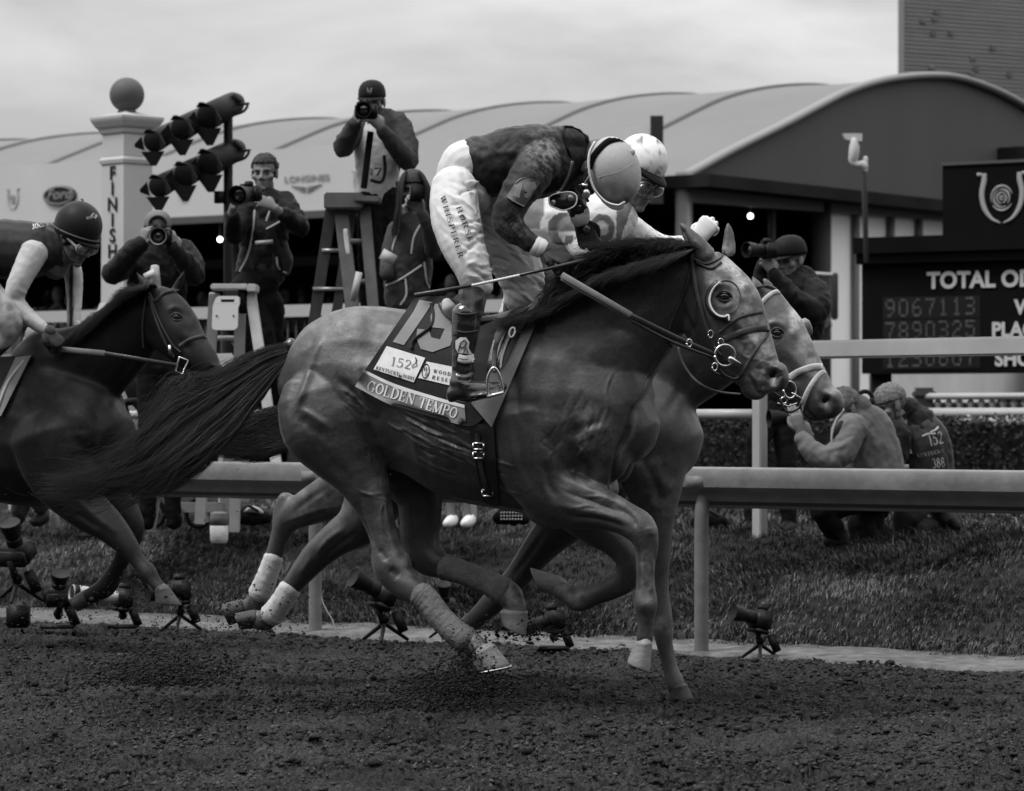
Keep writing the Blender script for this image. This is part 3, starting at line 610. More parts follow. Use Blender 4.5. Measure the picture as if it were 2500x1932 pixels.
# ---------------------------------------------------------------- finish pillar
m_pil = mat('pillar_stone', .38, .7, .2, .08, 2); m_ball = mat('ball_stone', .085, .55, .3, .1, 3)
Dp = 27.0; sp = Dp/F_PX; pc = P(310, 700, Dp); ang = math.radians(38+6)
pil = thing('finish_pillar', 'square stone pillar topped by a dark ball with FINISH painted down one face', 'pillar', (pc[0], pc[1], .5))
pa = np.array([math.cos(ang), math.sin(ang), 0]); pb = np.array([-math.sin(ang), math.cos(ang), 0])
def sqr(levels, mm, name):
    """levels: (half px width as seen, py)"""
    mb = MB(); V = []; 
    for hw, py in levels:
        h = hw*sp/(abs(pa[0])+abs(pb[0]))*1.0; z = H_CAM-(py-Y_HOR)*sp
        for sx_, sy_ in ((-1, -1), (1, -1), (1, 1), (-1, 1)): V.append(np.array([pc[0], pc[1], z])+pa*sx_*h+pb*sy_*h)
    k_ = len(levels); f_ = [(i*4+j, i*4+(j+1) % 4, (i+1)*4+(j+1) % 4, (i+1)*4+j) for i in range(k_-1) for j in range(4)]+[(3, 2, 1, 0), tuple((k_-1)*4+j for j in range(4))]
    return mb.add(V, f_).build(name, mm, pil, smooth=False)
sqr([(64, 1160), (64, 860), (62, 405)], m_pil, 'shaft'); sqr([(60, 404.6), (66, 402), (69, 393), (64, 387), (58, 384)], m_pil, 'lower_moulding'); sqr([(60, 383.6), (60, 331)], m_pil, 'neck')
sqr([(62, 330.6), (67, 326), (70, 318), (78, 312), (88, 299), (91, 293), (91, 287.6)], m_pil, 'capital'); sqr([(88, 287.2), (60, 283), (34, 277), (22, 272.6)], m_pil, 'cap')
sqr([(86, 1200), (86, 790), (78, 770), (66, 740)], m_pil, 'base')
mb = MB(); bc = P(310, 232, Dp); mb.ell(bc, 42.5*sp, n=40, m=24); mb.cyl(P(310, 277, Dp), P(310, 268, Dp), 24*sp, 21*sp); mb.build('ball', m_ball, pil)
fo = -pb if pb[1] > 0 else pb
# the face turned left-towards the camera carries the letters
faces = [(-pb, pa), (pb, -pa), (-pa, -pb), (pa, pb)]
fc = min(faces, key=lambda q_: q_[0][0]*.4+q_[0][1]); hwf = 62*sp/(abs(pa[0])+abs(pb[0]))
for i, ch in enumerate('FINISH'):
    z = H_CAM-(441+i*38-Y_HOR)*sp; org = np.array([pc[0], pc[1], z])+fc[0]*(hwf+.008)+fc[1]*(.01)
    text_obj('letter', ch, org, fc[1], (0, 0, 1), 47*sp, m_ink, pil, .012, align='CENTER', xs=1.15)
# ---------------------------------------------------------------- floodlight mast
m_fl = mat('lamp_body_black', .012, .5, .35, .3, 4)
Dm = 25.0; sm = Dm/F_PX; M_ = lambda x, y, d=0.: P(x, y, Dm+d)
mast = thing('floodlight_mast', 'black mast carrying two tilted rows of hooded floodlights', 'light mast', (M_(557, 0)[0], Dm, .5))
mb = MB(); mb.tube([np.array([M_(557, 0)[0], Dm, .5]), M_(557, 262)], .035, n=10); mb.box(M_(535, 482), (.035, .04, .045)); mb.build('pole', m_fl, mast)
for (x0, y0, x1, y1) in ((555, 268, 372, 345), (558, 382, 388, 455)):
    mb = MB(); mb.tube([M_(x0+4, y0, .1), M_(x1, y1-12, .1)], .022, n=8); mb.build('crossarm', m_fl, mast)
    for i, u_ in enumerate((0.0, .40, .82)):
        cx, cy = x0+(x1-x0)*u_*.93-14, y0+(y1-y0)*u_+2; k_ = (1.0, .92, .84)[i]
        a0 = M_(cx+34*k_, cy-20*k_, .15); a1 = M_(cx-38*k_, cy+18*k_, -.25); ax_ = unit(a1-a0); Ln = np.linalg.norm(a1-a0)
        mb = MB(); mb.lathe(a0, [(.02, -.05), (.065*k_, -.03), (.088*k_, .03), (.096*k_, Ln*.5), (.10*k_, Ln*.92), (.085*k_, Ln*.95)], ax_, n=18); mb.tube([M_(cx+10, cy-26*k_), M_(cx+30*k_, cy-34*k_), M_(cx+44*k_, cy-22*k_)], [.02, .03, .02], n=7)
        head = mb.build('lamp_head', m_fl, mast)
        rx = unit(np.cross(ax_, (0, 0, 1))); rz = np.cross(rx, ax_)
        for (dx_, dz_, ln_, wd_) in ((0, -1, .13, .21), (1, -.1, .08, .12), (-1, -.1, .12, .13), (0, 1, .06, .13)):
            sd_ = unit(rx*dx_+rz*dz_); o_ = a1+sd_*.082*k_; pr_ = np.cross(ax_, sd_); dn = unit(ax_*.75+sd_*.85) if dz_ != -1 else unit(sd_*1.0+ax_*.12)
            q_ = [o_-pr_*wd_*.55*k_, o_+pr_*wd_*.55*k_, o_+dn*ln_*k_+pr_*wd_*.12*k_, o_+dn*ln_*k_-pr_*wd_*.12*k_]; mb = MB(); mb.prism(q_, np.cross(q_[1]-q_[0], q_[2]-q_[0])/np.linalg.norm(np.cross(q_[1]-q_[0], q_[2]-q_[0]))*.006); mb.build('barn_door', m_fl, head, smooth=False)
    mb = MB(); mb.tube(spline([M_(x0+12, y0-10), M_(x0+48, y0-14), M_(x0+40, y0+4), M_(x0+12, y0+14)], 3), .011, n=6); mb.tube([M_(x0+12, y0-10), M_(x0+52, y0-15)], .010, n=6); mb.build('bracket', m_fl, mast)
# ================================================================ tools for figures, tack and hair
def bvh_of(V, Fq): return BVHTree.FromPolygons([tuple(v) for v in V], [tuple(int(i) for i in q) for q in Fq])
CAMP = Vector((0, 0, H_CAM))
def front(bvh, px, py, Ddef=None):
    """distance D (along +Y) of the first surface met in that direction of the photograph"""
    d = Vector(P(px, py, 1.))-CAMP; h = bvh.ray_cast(CAMP, d.normalized())
    return h[0][1] if h[0] is not None else Ddef
def sheet(name, PX, PY, D, thick, m, parent, smooth=True):
    """closed thin sheet through a grid of traced points with distances D"""
    ny, nx = PX.shape; W = np.stack([(PX-1250)/F_PX*D, D, H_CAM-(PY-Y_HOR)/F_PX*D], -1).reshape(-1, 3); B_ = W+np.array([0, 1, 0])*thick; e = len(W)
    i = (np.arange(nx-1)[None]+np.arange(ny-1)[:, None]*nx).ravel()
    f = [(a, a+nx, a+nx+1, a+1) for a in i]+[(a+e, a+1+e, a+nx+1+e, a+nx+e) for a in i]
    rim = list(range(nx))+[nx*r+nx-1 for r in range(1, ny)]+[nx*(ny-1)+c for c in range(nx-2, -1, -1)]+[nx*r for r in range(ny-2, 0, -1)]
    f += [(rim[k], rim[(k+1) % len(rim)], rim[(k+1) % len(rim)]+e, rim[k]+e) for k in range(len(rim))]
    return mkobj(name, np.concatenate([W, B_]), f, m, parent, smooth, ang=60), W
def patch_grid(top, bottom, nx, ny):
    """grid between two px polylines"""
    def rs(l, n):
        l = np.array(l, float); 
        if len(l) > 2: l = spline(l, 6)
        d = np.r_[0, np.cumsum(np.hypot(*np.diff(l, axis=0).T))]; t = np.linspace(0, d[-1], n); return np.stack([np.interp(t, d, l[:, 0]), np.interp(t, d, l[:, 1])], -1)
    a, b = rs(top, nx), rs(bottom, nx); v = np.linspace(0, 1, ny)[:, None, None]
    G_ = a[None]*(1-v)+b[None]*v; return G_[..., 0], G_[..., 1]
def drape(name, bvh, top, bottom, nx, ny, m, parent, off=.008, thick=.006, Ddef=13.3, smooth=6, fold=0., seed=1):
    PX, PY = patch_grid(top, bottom, nx, ny); D = np.full(PX.shape, np.nan)
    for i in range(ny):
        for j in range(nx):
            d = front(bvh, PX[i, j], PY[i, j])
            if d is not None: D[i, j] = d
    if np.isnan(D).all(): D[:] = Ddef
    for _ in range(80):
        if not np.isnan(D).any(): break
        Q = np.pad(D, 1, constant_values=np.nan); nb = np.stack([Q[:-2, 1:-1], Q[2:, 1:-1], Q[1:-1, :-2], Q[1:-1, 2:]]); c = (~np.isnan(nb)).sum(0)
        a = np.nansum(nb, 0)/np.maximum(c, 1); k = np.isnan(D) & (c > 0); D[k] = a[k]+.004
    D0 = D.copy()
    for _ in range(smooth):
        Q = np.pad(D, 1, mode='edge'); D = np.minimum(D0, (Q[:-2, 1:-1]+Q[2:, 1:-1]+Q[1:-1, :-2]+Q[1:-1, 2:])/4)
    if fold: D = D-fold*(fbm(PX*.02, PY*.012, 3, seed)-.35).clip(0)
    o, W = sheet(name, PX, PY, D-off, thick, m, parent)
    e = len(W); i = (np.arange(nx-1)[None]+np.arange(ny-1)[:, None]*nx).ravel(); return o, BVHTree.FromPolygons([tuple(v) for v in W], [(int(a), int(a+nx), int(a+nx+1), int(a+1)) for a in i])
def strap(name, bvh, line, wpx, m, parent, off=.004, thick=.004, Ddef=13.0, sub=6, ends=None, mb=None):
    """leather strap lying on the surface below the traced line"""
    l = spline(np.array([q[:2] for q in line], float), sub) if len(line) > 2 else np.array([np.array(line[0][:2])*(1-t)+np.array(line[1][:2])*t for t in np.linspace(0, 1, sub*3)], float)
    T = np.gradient(l, axis=0); nrm = np.stack([-T[:, 1], T[:, 0]], -1); nrm /= np.maximum(np.hypot(nrm[:, 0], nrm[:, 1]), 1e-6)[:, None]
    rows = []
    for s_ in (-1, -.5, 0, .5, 1):
        q = l+nrm*s_*wpx/2; rows.append([[x, y, front(bvh, x, y)] for x, y in q])
    A = np.array([[[x, y, np.nan if d is None else d] for x, y, d in r] for r in rows]); D = A[..., 2]
    cm = np.nanmin(D, axis=0) if not np.isnan(D).all() else np.full(D.shape[1], Ddef)
    if np.isnan(cm).any():
        ok = ~np.isnan(cm); cm = np.interp(np.arange(len(cm)), np.where(ok)[0], cm[ok]) if ok.any() else np.full(len(cm), Ddef)
    for _ in range(3): cm = np.minimum(cm, np.convolve(np.pad(cm, 1, mode='edge'), [.25, .5, .25], 'valid'))
    D = cm[None]-off-np.array([0, 1, 1.2, 1, 0])[:, None]*thick*.4+0*D
    A[..., 2] = D; k = l.shape[0]; own = mb is None; mb = mb or MB()
    Wt = np.stack([(A[..., 0]-1250)/F_PX*D, D, H_CAM-(A[..., 1]-Y_HOR)/F_PX*D], -1); Bk = Wt+np.array([0, 1, 0])*(thick+off); V = np.concatenate([Wt.reshape(-1, 3), Bk.reshape(-1, 3)]); e = 5*k
    f = [(r*k+i, (r+1)*k+i, (r+1)*k+i+1, r*k+i+1) for r in range(4) for i in range(k-1)]
    f += [(e+r*k+i, e+r*k+i+1, e+(r+1)*k+i+1, e+(r+1)*k+i) for r in range(4) for i in range(k-1)]
    f += [(i, i+1, e+i+1, e+i) for i in range(k-1)]+[(4*k+i+1, 4*k+i, e+4*k+i, e+4*k+i+1) for i in range(k-1)]
    mb.add(V, f); return mb.build(name, m, parent) if own else mb
def poly_on(mb, bvh, poly, off=.003, Ddef=13., step=6.):
    """flat traced shape laid on a curved surface: triangulated then refined and projected"""
    bm = bmesh.new(); vs = [bm.verts.new((x, y, 0)) for x, y in poly]; bm.faces.new(vs)
    bmesh.ops.triangulate(bm, faces=bm.faces[:])
    for _ in range(5):
        es = [e for e in bm.edges if e.calc_length() > step*2]
        if not es: break
        bmesh.ops.subdivide_edges(bm, edges=es, cuts=1); bmesh.ops.triangulate(bm, faces=bm.faces[:])
    bm.verts.ensure_lookup_table(); bm.verts.index_update(); V = []
    for v in bm.verts:
        d = front(bvh, v.co.x, v.co.y); V.append(P(v.co.x, v.co.y, (Ddef if d is None else d)-off))
    V = np.array(V); f = [tuple(v.index for v in q.verts) for q in bm.faces]; bm.free(); e = len(V)
    mb.add(V, f); return mb
# serif glyphs: L line x0 y0 x1 y1 w, A arc cx cy rx ry a0 a1 w(modulated)
T_, t_, sr = .15, .055, .045
def _st(x, y0=0, y1=1, w=T_): return [('L', x, y0, x, y1, w), ('L', x-.13, y0+sr/2, x+.13, y0+sr/2, sr), ('L', x-.13, y1-sr/2, x+.13, y1-sr/2, sr)]
GL = {
 'O': (.86, [('A', .43, .5, .33, .46, 0, 360, T_)]), 'C': (.8, [('A', .43, .5, .33, .46, 45, 318, T_), ('L', .70, .68, .70, .94, t_)]),
 'G': (.86, [('A', .43, .5, .33, .46, 45, 315, T_), ('L', .68, .66, .68, .94, t_), ('L', .68, .06, .68, .42, T_*.9), ('L', .55, .42, .8, .42, sr)]),
 'L': (.72, _st(.18)+[('L', .1, .03, .62, .03, sr), ('L', .62, .0, .65, .26, t_)]), 'D': (.86, _st(.18)+[('A', .30, .5, .44, .475, -90, 90, T_), ('L', .1, .02, .34, .02, sr), ('L', .1, .98, .34, .98, sr)]),
 'E': (.72, _st(.18)+[('L', .1, .03, .62, .03, sr), ('L', .1, .97, .6, .97, sr), ('L', .18, .52, .46, .52, t_), ('L', .62, 0, .65, .25, t_), ('L', .6, .77, .61, 1, t_), ('L', .46, .42, .46, .62, t_)]),
 'N': (.92, [('L', .18, 0, .18, 1, t_), ('L', .76, 0, .76, 1, t_), ('L', .17, .97, .76, .03, T_), ('L', .05, .02, .32, .02, sr), ('L', .03, .98, .24, .98, sr), ('L', .62, .98, .9, .98, sr)]),
 'T': (.8, [('L', .4, 0, .4, 1, T_), ('L', .27, .02, .53, .02, sr), ('L', .06, .97, .74, .97, sr), ('L', .07, .72, .06, 1, t_), ('L', .73, .72, .74, 1, t_)]),
 'M': (1.08, [('L', .17, 0, .17, 1, t_), ('L', .9, 0, .9, 1, T_), ('L', .18, .97, .53, .05, T_), ('L', .53, .05, .88, .97, t_), ('L', .04, .02, .3, .02, sr), ('L', .76, .02, 1.04, .02, sr), ('L', .04, .98, .24, .98, sr), ('L', .82, .98, 1.04, .98, sr)]),
 'P': (.76, _st(.18)+[('A', .32, .74, .34, .24, -90, 90, T_), ('L', .1, .98, .36, .98, sr), ('L', .18, .5, .36, .5, sr)]),
 'R': (.86, _st(.18)+[('A', .32, .75, .32, .23, -90, 90, T_), ('L', .1, .98, .36, .98, sr), ('L', .18, .52, .36, .52, sr), ('L', .4, .52, .74, .04, T_), ('L', .66, .02, .86, .02, sr)]),
 'B': (.8, _st(.18)+[('A', .32, .76, .28, .22, -90, 90, T_), ('A', .32, .27, .34, .25, -90, 90, T_), ('L', .1, .98, .36, .98, sr), ('L', .18, .53, .36, .53, sr), ('L', .1, .02, .36, .02, sr)]),
 'H': (.92, _st(.2)+_st(.74)+[('L', .2, .5, .74, .5, t_)]), 'I': (.4, _st(.2)),
 'S': (.68, [('A', .33, .74, .22, .24, 40, 250, T_*.8), ('A', .34, .26, .24, .24, -140, 90, T_*.8), ('L', .2, .62, .48, .42, T_), ('L', .54, .72, .54, .95, t_), ('L', .1, .05, .1, .3, t_)]),
 'W': (1.15, [('L', .12, 1, .36, .02, T_), ('L', .36, .02, .58, .95, t_), ('L', .56, 1, .8, .02, T_), ('L', .8, .02, 1.04, 1, t_), ('L', .0, .98, .26, .98, sr), ('L', .46, .98, .7, .98, sr), ('L', .92, .98, 1.15, .98, sr)]),
 'U': (.88, [('L', .18, .35, .18, 1, T_), ('L', .72, .3, .72, 1, t_), ('A', .45, .34, .26, .32, 180, 360, T_*.9), ('L', .05, .98, .31, .98, sr), ('L', .6, .98, .84, .98, sr)]),
 'K': (.88, _st(.18)+[('L', .2, .4, .7, .96, t_), ('L', .36, .56, .76, .04, T_), ('L', .56, .98, .82, .98, sr), ('L', .64, .02, .9, .02, sr)]),
 'Y': (.86, [('L', .42, 0, .42, .45, T_), ('L', .12, .98, .42, .42, T_), ('L', .42, .42, .72, .98, t_), ('L', .29, .02, .55, .02, sr), ('L', 0, .98, .26, .98, sr), ('L', .6, .98, .86, .98, sr)]),
 'F': (.68, _st(.18)+[('L', .1, .97, .6, .97, sr), ('L', .18, .52, .46, .52, t_), ('L', .6, .74, .61, 1, t_)]),
 'V': (.86, [('L', .14, 1, .43, 0, T_), ('L', .43, 0, .72, 1, t_), ('L', .0, .98, .28, .98, sr), ('L', .58, .98, .86, .98, sr)]),
 'A': (.88, [('L', .14, 0, .42, 1, t_), ('L', .42, 1, .72, 0, T_), ('L', .24, .35, .6, .35, t_), ('L', .02, .02, .26, .02, sr), ('L', .58, .02, .86, .02, sr)]),
 '1': (.5, [('L', .27, 0, .27, 1, T_*.8), ('L', .12, .02, .42, .02, sr), ('L', .08, .86, .27, .98, t_)]),
 '5': (.66, [('L', .16, .96, .56, .96, T_*.6), ('L', .16, .56, .16, .98, t_), ('A', .28, .32, .27, .3, -150, 115, T_*.8)]),
 '2': (.66, [('A', .31, .72, .22, .25, -25, 165, T_*.8), ('L', .5, .6, .1, .06, T_*.6), ('L', .08, .05, .6, .05, T_*.7)]),
 '3': (.66, [('A', .28, .74, .22, .23, -90, 150, T_*.8), ('A', .28, .27, .26, .26, -150, 90, T_*.8)]),
 '8': (.7, [('A', .34, .74, .2, .22, 0, 360, T_*.8), ('A', .34, .27, .25, .25, 0, 360, T_*.8)]),
 '9': (.7, [('A', .34, .68, .24, .28, 0, 360, T_*.8), ('A', .2, .62, .38, .58, -70, 5, T_*.7)]),
 'J': (.62, [('L', .42, .2, .42, 1, T_), ('L', .28, .98, .58, .98, sr), ('A', .26, .2, .17, .2, 180, 360, T_*.8)]), ' ': (.4, [])}
def serif(s, mb, proj, size, spacing=.10, bold=1.0, nseg=14):
    """draw s with letters as ribbons; proj(x, y) -> world point, x right y up in px of size"""
    x0 = 0.
    def ribbon(pts, w):
        pts = np.array(pts, float); T = np.gradient(pts, axis=0); nn2 = np.stack([-T[:, 1], T[:, 0]], -1); nn2 /= np.maximum(np.hypot(*nn2.T), 1e-9)[:, None]; w = np.broadcast_to(w, len(pts))
        V = [proj(*(p+n*h/2)) for p, n, h in zip(pts, nn2, w)]+[proj(*(p-n*h/2)) for p, n, h in zip(pts, nn2, w)]; k = len(pts)
        mb.add(V, [(i, i+k, i+k+1, i+1) for i in range(k-1)])
    for ch in s:
        wd, st = GL[ch]
        for q in st:
            if q[0] == 'L':
                a = np.array([q[1], q[2]]); b = np.array([q[3], q[4]]); k = max(2, int(np.hypot(*(b-a))*6)+1)
                ribbon([((a*(1-t)+b*t)+[x0, 0])*size for t in np.linspace(0, 1, k)], q[5]*size*bold)
            else:
                th = np.radians(np.linspace(q[5], q[6], nseg)); pts = [((q[1]+q[3]*math.cos(t)+x0)*size, (q[2]+q[4]*math.sin(t))*size) for t in th]
                ribbon(pts, q[7]*size*bold*(.38+.62*np.abs(np.cos(th))))
        x0 += wd+spacing
    return x0*size
def serif_line(s, a, b, h, bvh, mb, off=.003, bold=1.0, Ddef=13.0, curve=0., spacing=.10):
    """text from px a to px b (baseline), letter height h px, laid on the surface"""
    a = np.array(a, float); b = np.array(b, float); tot = sum(GL[c][0]+spacing for c in s)-spacing; Ln = np.hypot(*(b-a)); sx_ = Ln/(tot*h); d = (b-a)/Ln; n = np.array([d[1], -d[0]])
    def proj(x, y):
        q = a+d*x*sx_+n*(y-0)+n*curve*math.sin(PI*np.clip(x*sx_/Ln, 0, 1)); dd = front(bvh, q[0], q[1]); return P(q[0], q[1], (Ddef if dd is None else dd)-off)
    serif(s, mb, proj, h, spacing, bold); return mb
def hair(name, guides, k, rad, m, parent, jit=4., seg=14, seed=1, tipspread=3., curl=0., lenvar=.35, endpow=1., lock=0, pinch=.3, lamp=3.):
    """guides: ordered polylines (px, py, D), strands run between neighbouring guides"""
    g = np.random.default_rng(seed); gs = []
    for q in guides:
        q = spline(np.array(q, float), 5); d = np.r_[0, np.cumsum(np.hypot(*np.diff(q[:, :2], axis=0).T))]; t = np.linspace(0, d[-1], seg); gs.append(np.stack([np.interp(t, d, q[:, i]) for i in range(3)], -1))
    gs = np.array(gs); n = len(gs); u = g.random(k)*(n-1); i = np.minimum(u.astype(int), n-2); f = (u-i)[:, None, None]
    Cc = gs[i]*(1-f)+gs[i+1]*f                               # k,seg,3
    if lock:
        lc = (np.floor(u/(n-1)*lock)+.5)/lock*(n-1); uu = lc+(u-lc)*pinch; i2 = np.minimum(uu.astype(int), n-2); f2 = (uu-i2)[:, None, None]; C2 = gs[i2]*(1-f2)+gs[i2+1]*f2
        tl = np.linspace(0, 1, seg)[None, :, None]**1.3; Cc = Cc*(1-tl)+C2*tl; li = np.floor(u/(n-1)*lock).astype(int); lo = g.normal(0, 1, (lock, 3)); Cc = Cc+lo[li][:, None, :]*np.array([jit*lamp, jit*lamp*.9, .02])*tl
    ln = 1-lenvar*g.random(k)**1.5; tt = np.linspace(0, 1, seg)[None]*ln[:, None]*(seg-1); j = np.minimum(tt.astype(int), seg-2); fr = (tt-j)[..., None]
    Cc = np.take_along_axis(Cc, j[..., None], 1)*(1-fr)+np.take_along_axis(Cc, j[..., None]+1, 1)*fr
    t = np.linspace(0, 1, seg)[None, :, None]; nclump = max(6, k//22); ci = g.integers(0, nclump, k); co = g.normal(0, 1, (nclump, 3))[ci]; ind = g.normal(0, 1, (k, 3))
    amp = jit*(.35+tipspread*t**1.3); ofs = (co[:, None]*.8+ind[:, None]*.45)*amp; ofs[..., 2] *= 0.0022; ofs[..., 2] += (g.normal(0, .02, k))[:, None]
    ph = g.uniform(0, 6.28, nclump)[ci][:, None]; fr_ = g.uniform(1.5, 3.5, nclump)[ci][:, None]
    ofs[..., 1] += curl*np.sin(ph+fr_*6.28*t[..., 0])*t[..., 0]; ofs[..., 0] += curl*.5*np.cos(ph+fr_*5*t[..., 0])*t[..., 0]
    Cc = Cc+ofs; D = Cc[..., 2]; W = np.stack([(Cc[..., 0]-1250)/F_PX*D, D, H_CAM-(Cc[..., 1]-Y_HOR)/F_PX*D], -1)
    Tt = np.gradient(W, axis=1); Tt /= np.maximum(np.linalg.norm(Tt, axis=2), 1e-9)[..., None]; a = np.cross(Tt, np.array([0, 1., 0])); a /= np.maximum(np.linalg.norm(a, axis=2), 1e-6)[..., None]; b = np.cross(a, Tt)
    r = rad*(.6+.8*g.random(k))[:, None, None]*(1-.8*t**2)
    V = np.stack([W+a*r, W-a*r*.5+b*r*.87, W-a*r*.5-b*r*.87], 2).reshape(-1, 3)
    base = (np.arange(k)[:, None, None]*seg+np.arange(seg-1)[None, :, None])*3; q3 = np.arange(3)[None, None]
    F_ = np.stack([base+q3, base+(q3+1) % 3, base+3+(q3+1) % 3, base+3+q3], -1).reshape(-1, 4)
    return mkobj(name, V, F_, m, parent, attrs={'tone': np.repeat(g.random(k)**3.5, seg*3)})
def hoof(mb, ct, ch, st, sh, D, wc, ws, n=18):
    """hoof from coronet (toe side ct, heel side ch) to sole (st, sh) in px; half widths in metres"""
    V = []; th = np.arange(n)/n*2*PI
    ct, ch, st, sh = [np.array(q, float) for q in (ct, ch, st, sh)]
    US = ((-.26, .66), (-.14, .86), (-.04, .97), (.0, 1.02), (.06, .99), (.35, 1.0), (.75, 1.0), (.93, 1.0), (1.0, .965), (1.02, .85))
    for u, k_ in US:
        a = ct*(1-u)+st*u; b = ch*(1-u)+sh*u; w_ = (wc*(1-u)+ws*u)*k_
        m_ = (a+b)/2; h = (a-b)/2*k_
        for t in th:
            c = math.cos(t); q = m_+h*c; V.append(P(q[0], q[1], D)+np.array([0, w_*math.sin(t)*(1-.25*max(0, -c)), 0]))
    k = len(US); f = [(i*n+j, (i+1)*n+j, (i+1)*n+(j+1) % n, i*n+(j+1) % n) for i in range(k-1) for j in range(n)]+[tuple(range(n)), tuple((k-1)*n+j for j in range(n-1, -1, -1))]
    return mb.add(V, f)
def ringtube(mb, c, r, tube, nrm=(0, 1, 0), n=28, a0=0., a1=360., up=None, sq=1.0):
    z = unit(nrm); x = unit(np.cross(z, (0, 0, 1) if abs(z[2]) < .9 else (1, 0, 0))); y = np.cross(z, x)
    th = np.radians(np.linspace(a0, a1, n)); pts = [np.asarray(c)+x*r*math.cos(t)+y*r*sq*math.sin(t) for t in th]
    return mb.tube(pts, tube, n=7, caps=(a1-a0 < 359), up=z)

def strapset(parent, names, lines, bvh, m, off=.004, thick=.006, Ddef=13.):
    """each strap a mesh of its own: the first is the part, the others its sub-parts"""
    root = None
    for nm, (l_, w_) in zip(names, lines):
        o = strap(nm, bvh, l_, w_, m, root or parent, off, thick, Ddef); root = root or o
    return root
# ================================================================ materials of horses, tack, clothes
m_bay = mat('bay_coat', .031, .42, .55, .34, 80, .0014, 210, sheen=.25, attr=('tone', .30), var2=.28, vs2=9, coat=.001, rvar=.13)
m_hair = mat('horse_hair', .0060, .30, .6, .3, 30, attr=('tone', .055))
m_hoofp = mat('hoof_pale', .19, .45, .4, .22, 22, .002, 60, stretch=(1, 1, 3)); m_hoofm = mat('hoof_grey', .06, .45, .4, .22, 22, .002, 60); m_hoofd = mat('hoof_dark', .05, .45, .4, .25, 22, .002, 60)
m_leath = mat('dark_leather', .014, .32, .5, .3, 30, .001, 120); m_leath2 = mat('worn_leather', .045, .45, .45, .3, 30, .001, 120)
m_metal = mat('bit_steel', .55, .25, .5, metal=1.0); m_eye = mat('eye_black', .006, .05, .6, coat=1.0)
m_band = mat('leg_wrap', .115, .75, .2, .25, 20, .008, 55, stretch=(1, 1, 1), var2=.25, vs2=6); m_bandw = mat('white_leg_wrap', .44, .7, .2, .22, 26, .003, 50, var2=.2, vs2=6)
m_cloth = mat('saddlecloth', .022, .75, .2, .15, 9, .003, 35, sheen=.3); m_clbord = mat('cloth_border', .21, .7, .2, .1, 12, .001, 90); m_num = mat('number_grey', .17, .6, .25, .1, 10)
m_white = mat('white_cloth', .60, .6, .3, .05, 8); m_patch = mat('sponsor_patch', .55, .55, .3, .10, 22); m_tan = mat('rein_rubber', .16, .6, .3, .15, 40, .001, 150)
def D1(px, side=0.): return 13.35-.40*(px-1250)/603+side*.15
def horse_body(limbs, vox, sm, extra=None):
    mb = MB()
    for pts, ratio in limbs: mb.limb(pts, ratio, 18, 4)
    if extra: extra(mb)
    return remesh(mb, vox, sm)
def paint(V, items, base=0.):
    px, py = topx(V); t = np.full(len(V), base)
    for line, wd, a in items:
        d, u = sdist(px, py, line); t = np.maximum(t, a*np.exp(-(d/wd)**2))
    n_ = fbm(px*.045, py*.045, 4, 90); return t*np.clip((n_-.33)*3.2, 0, 1.3)
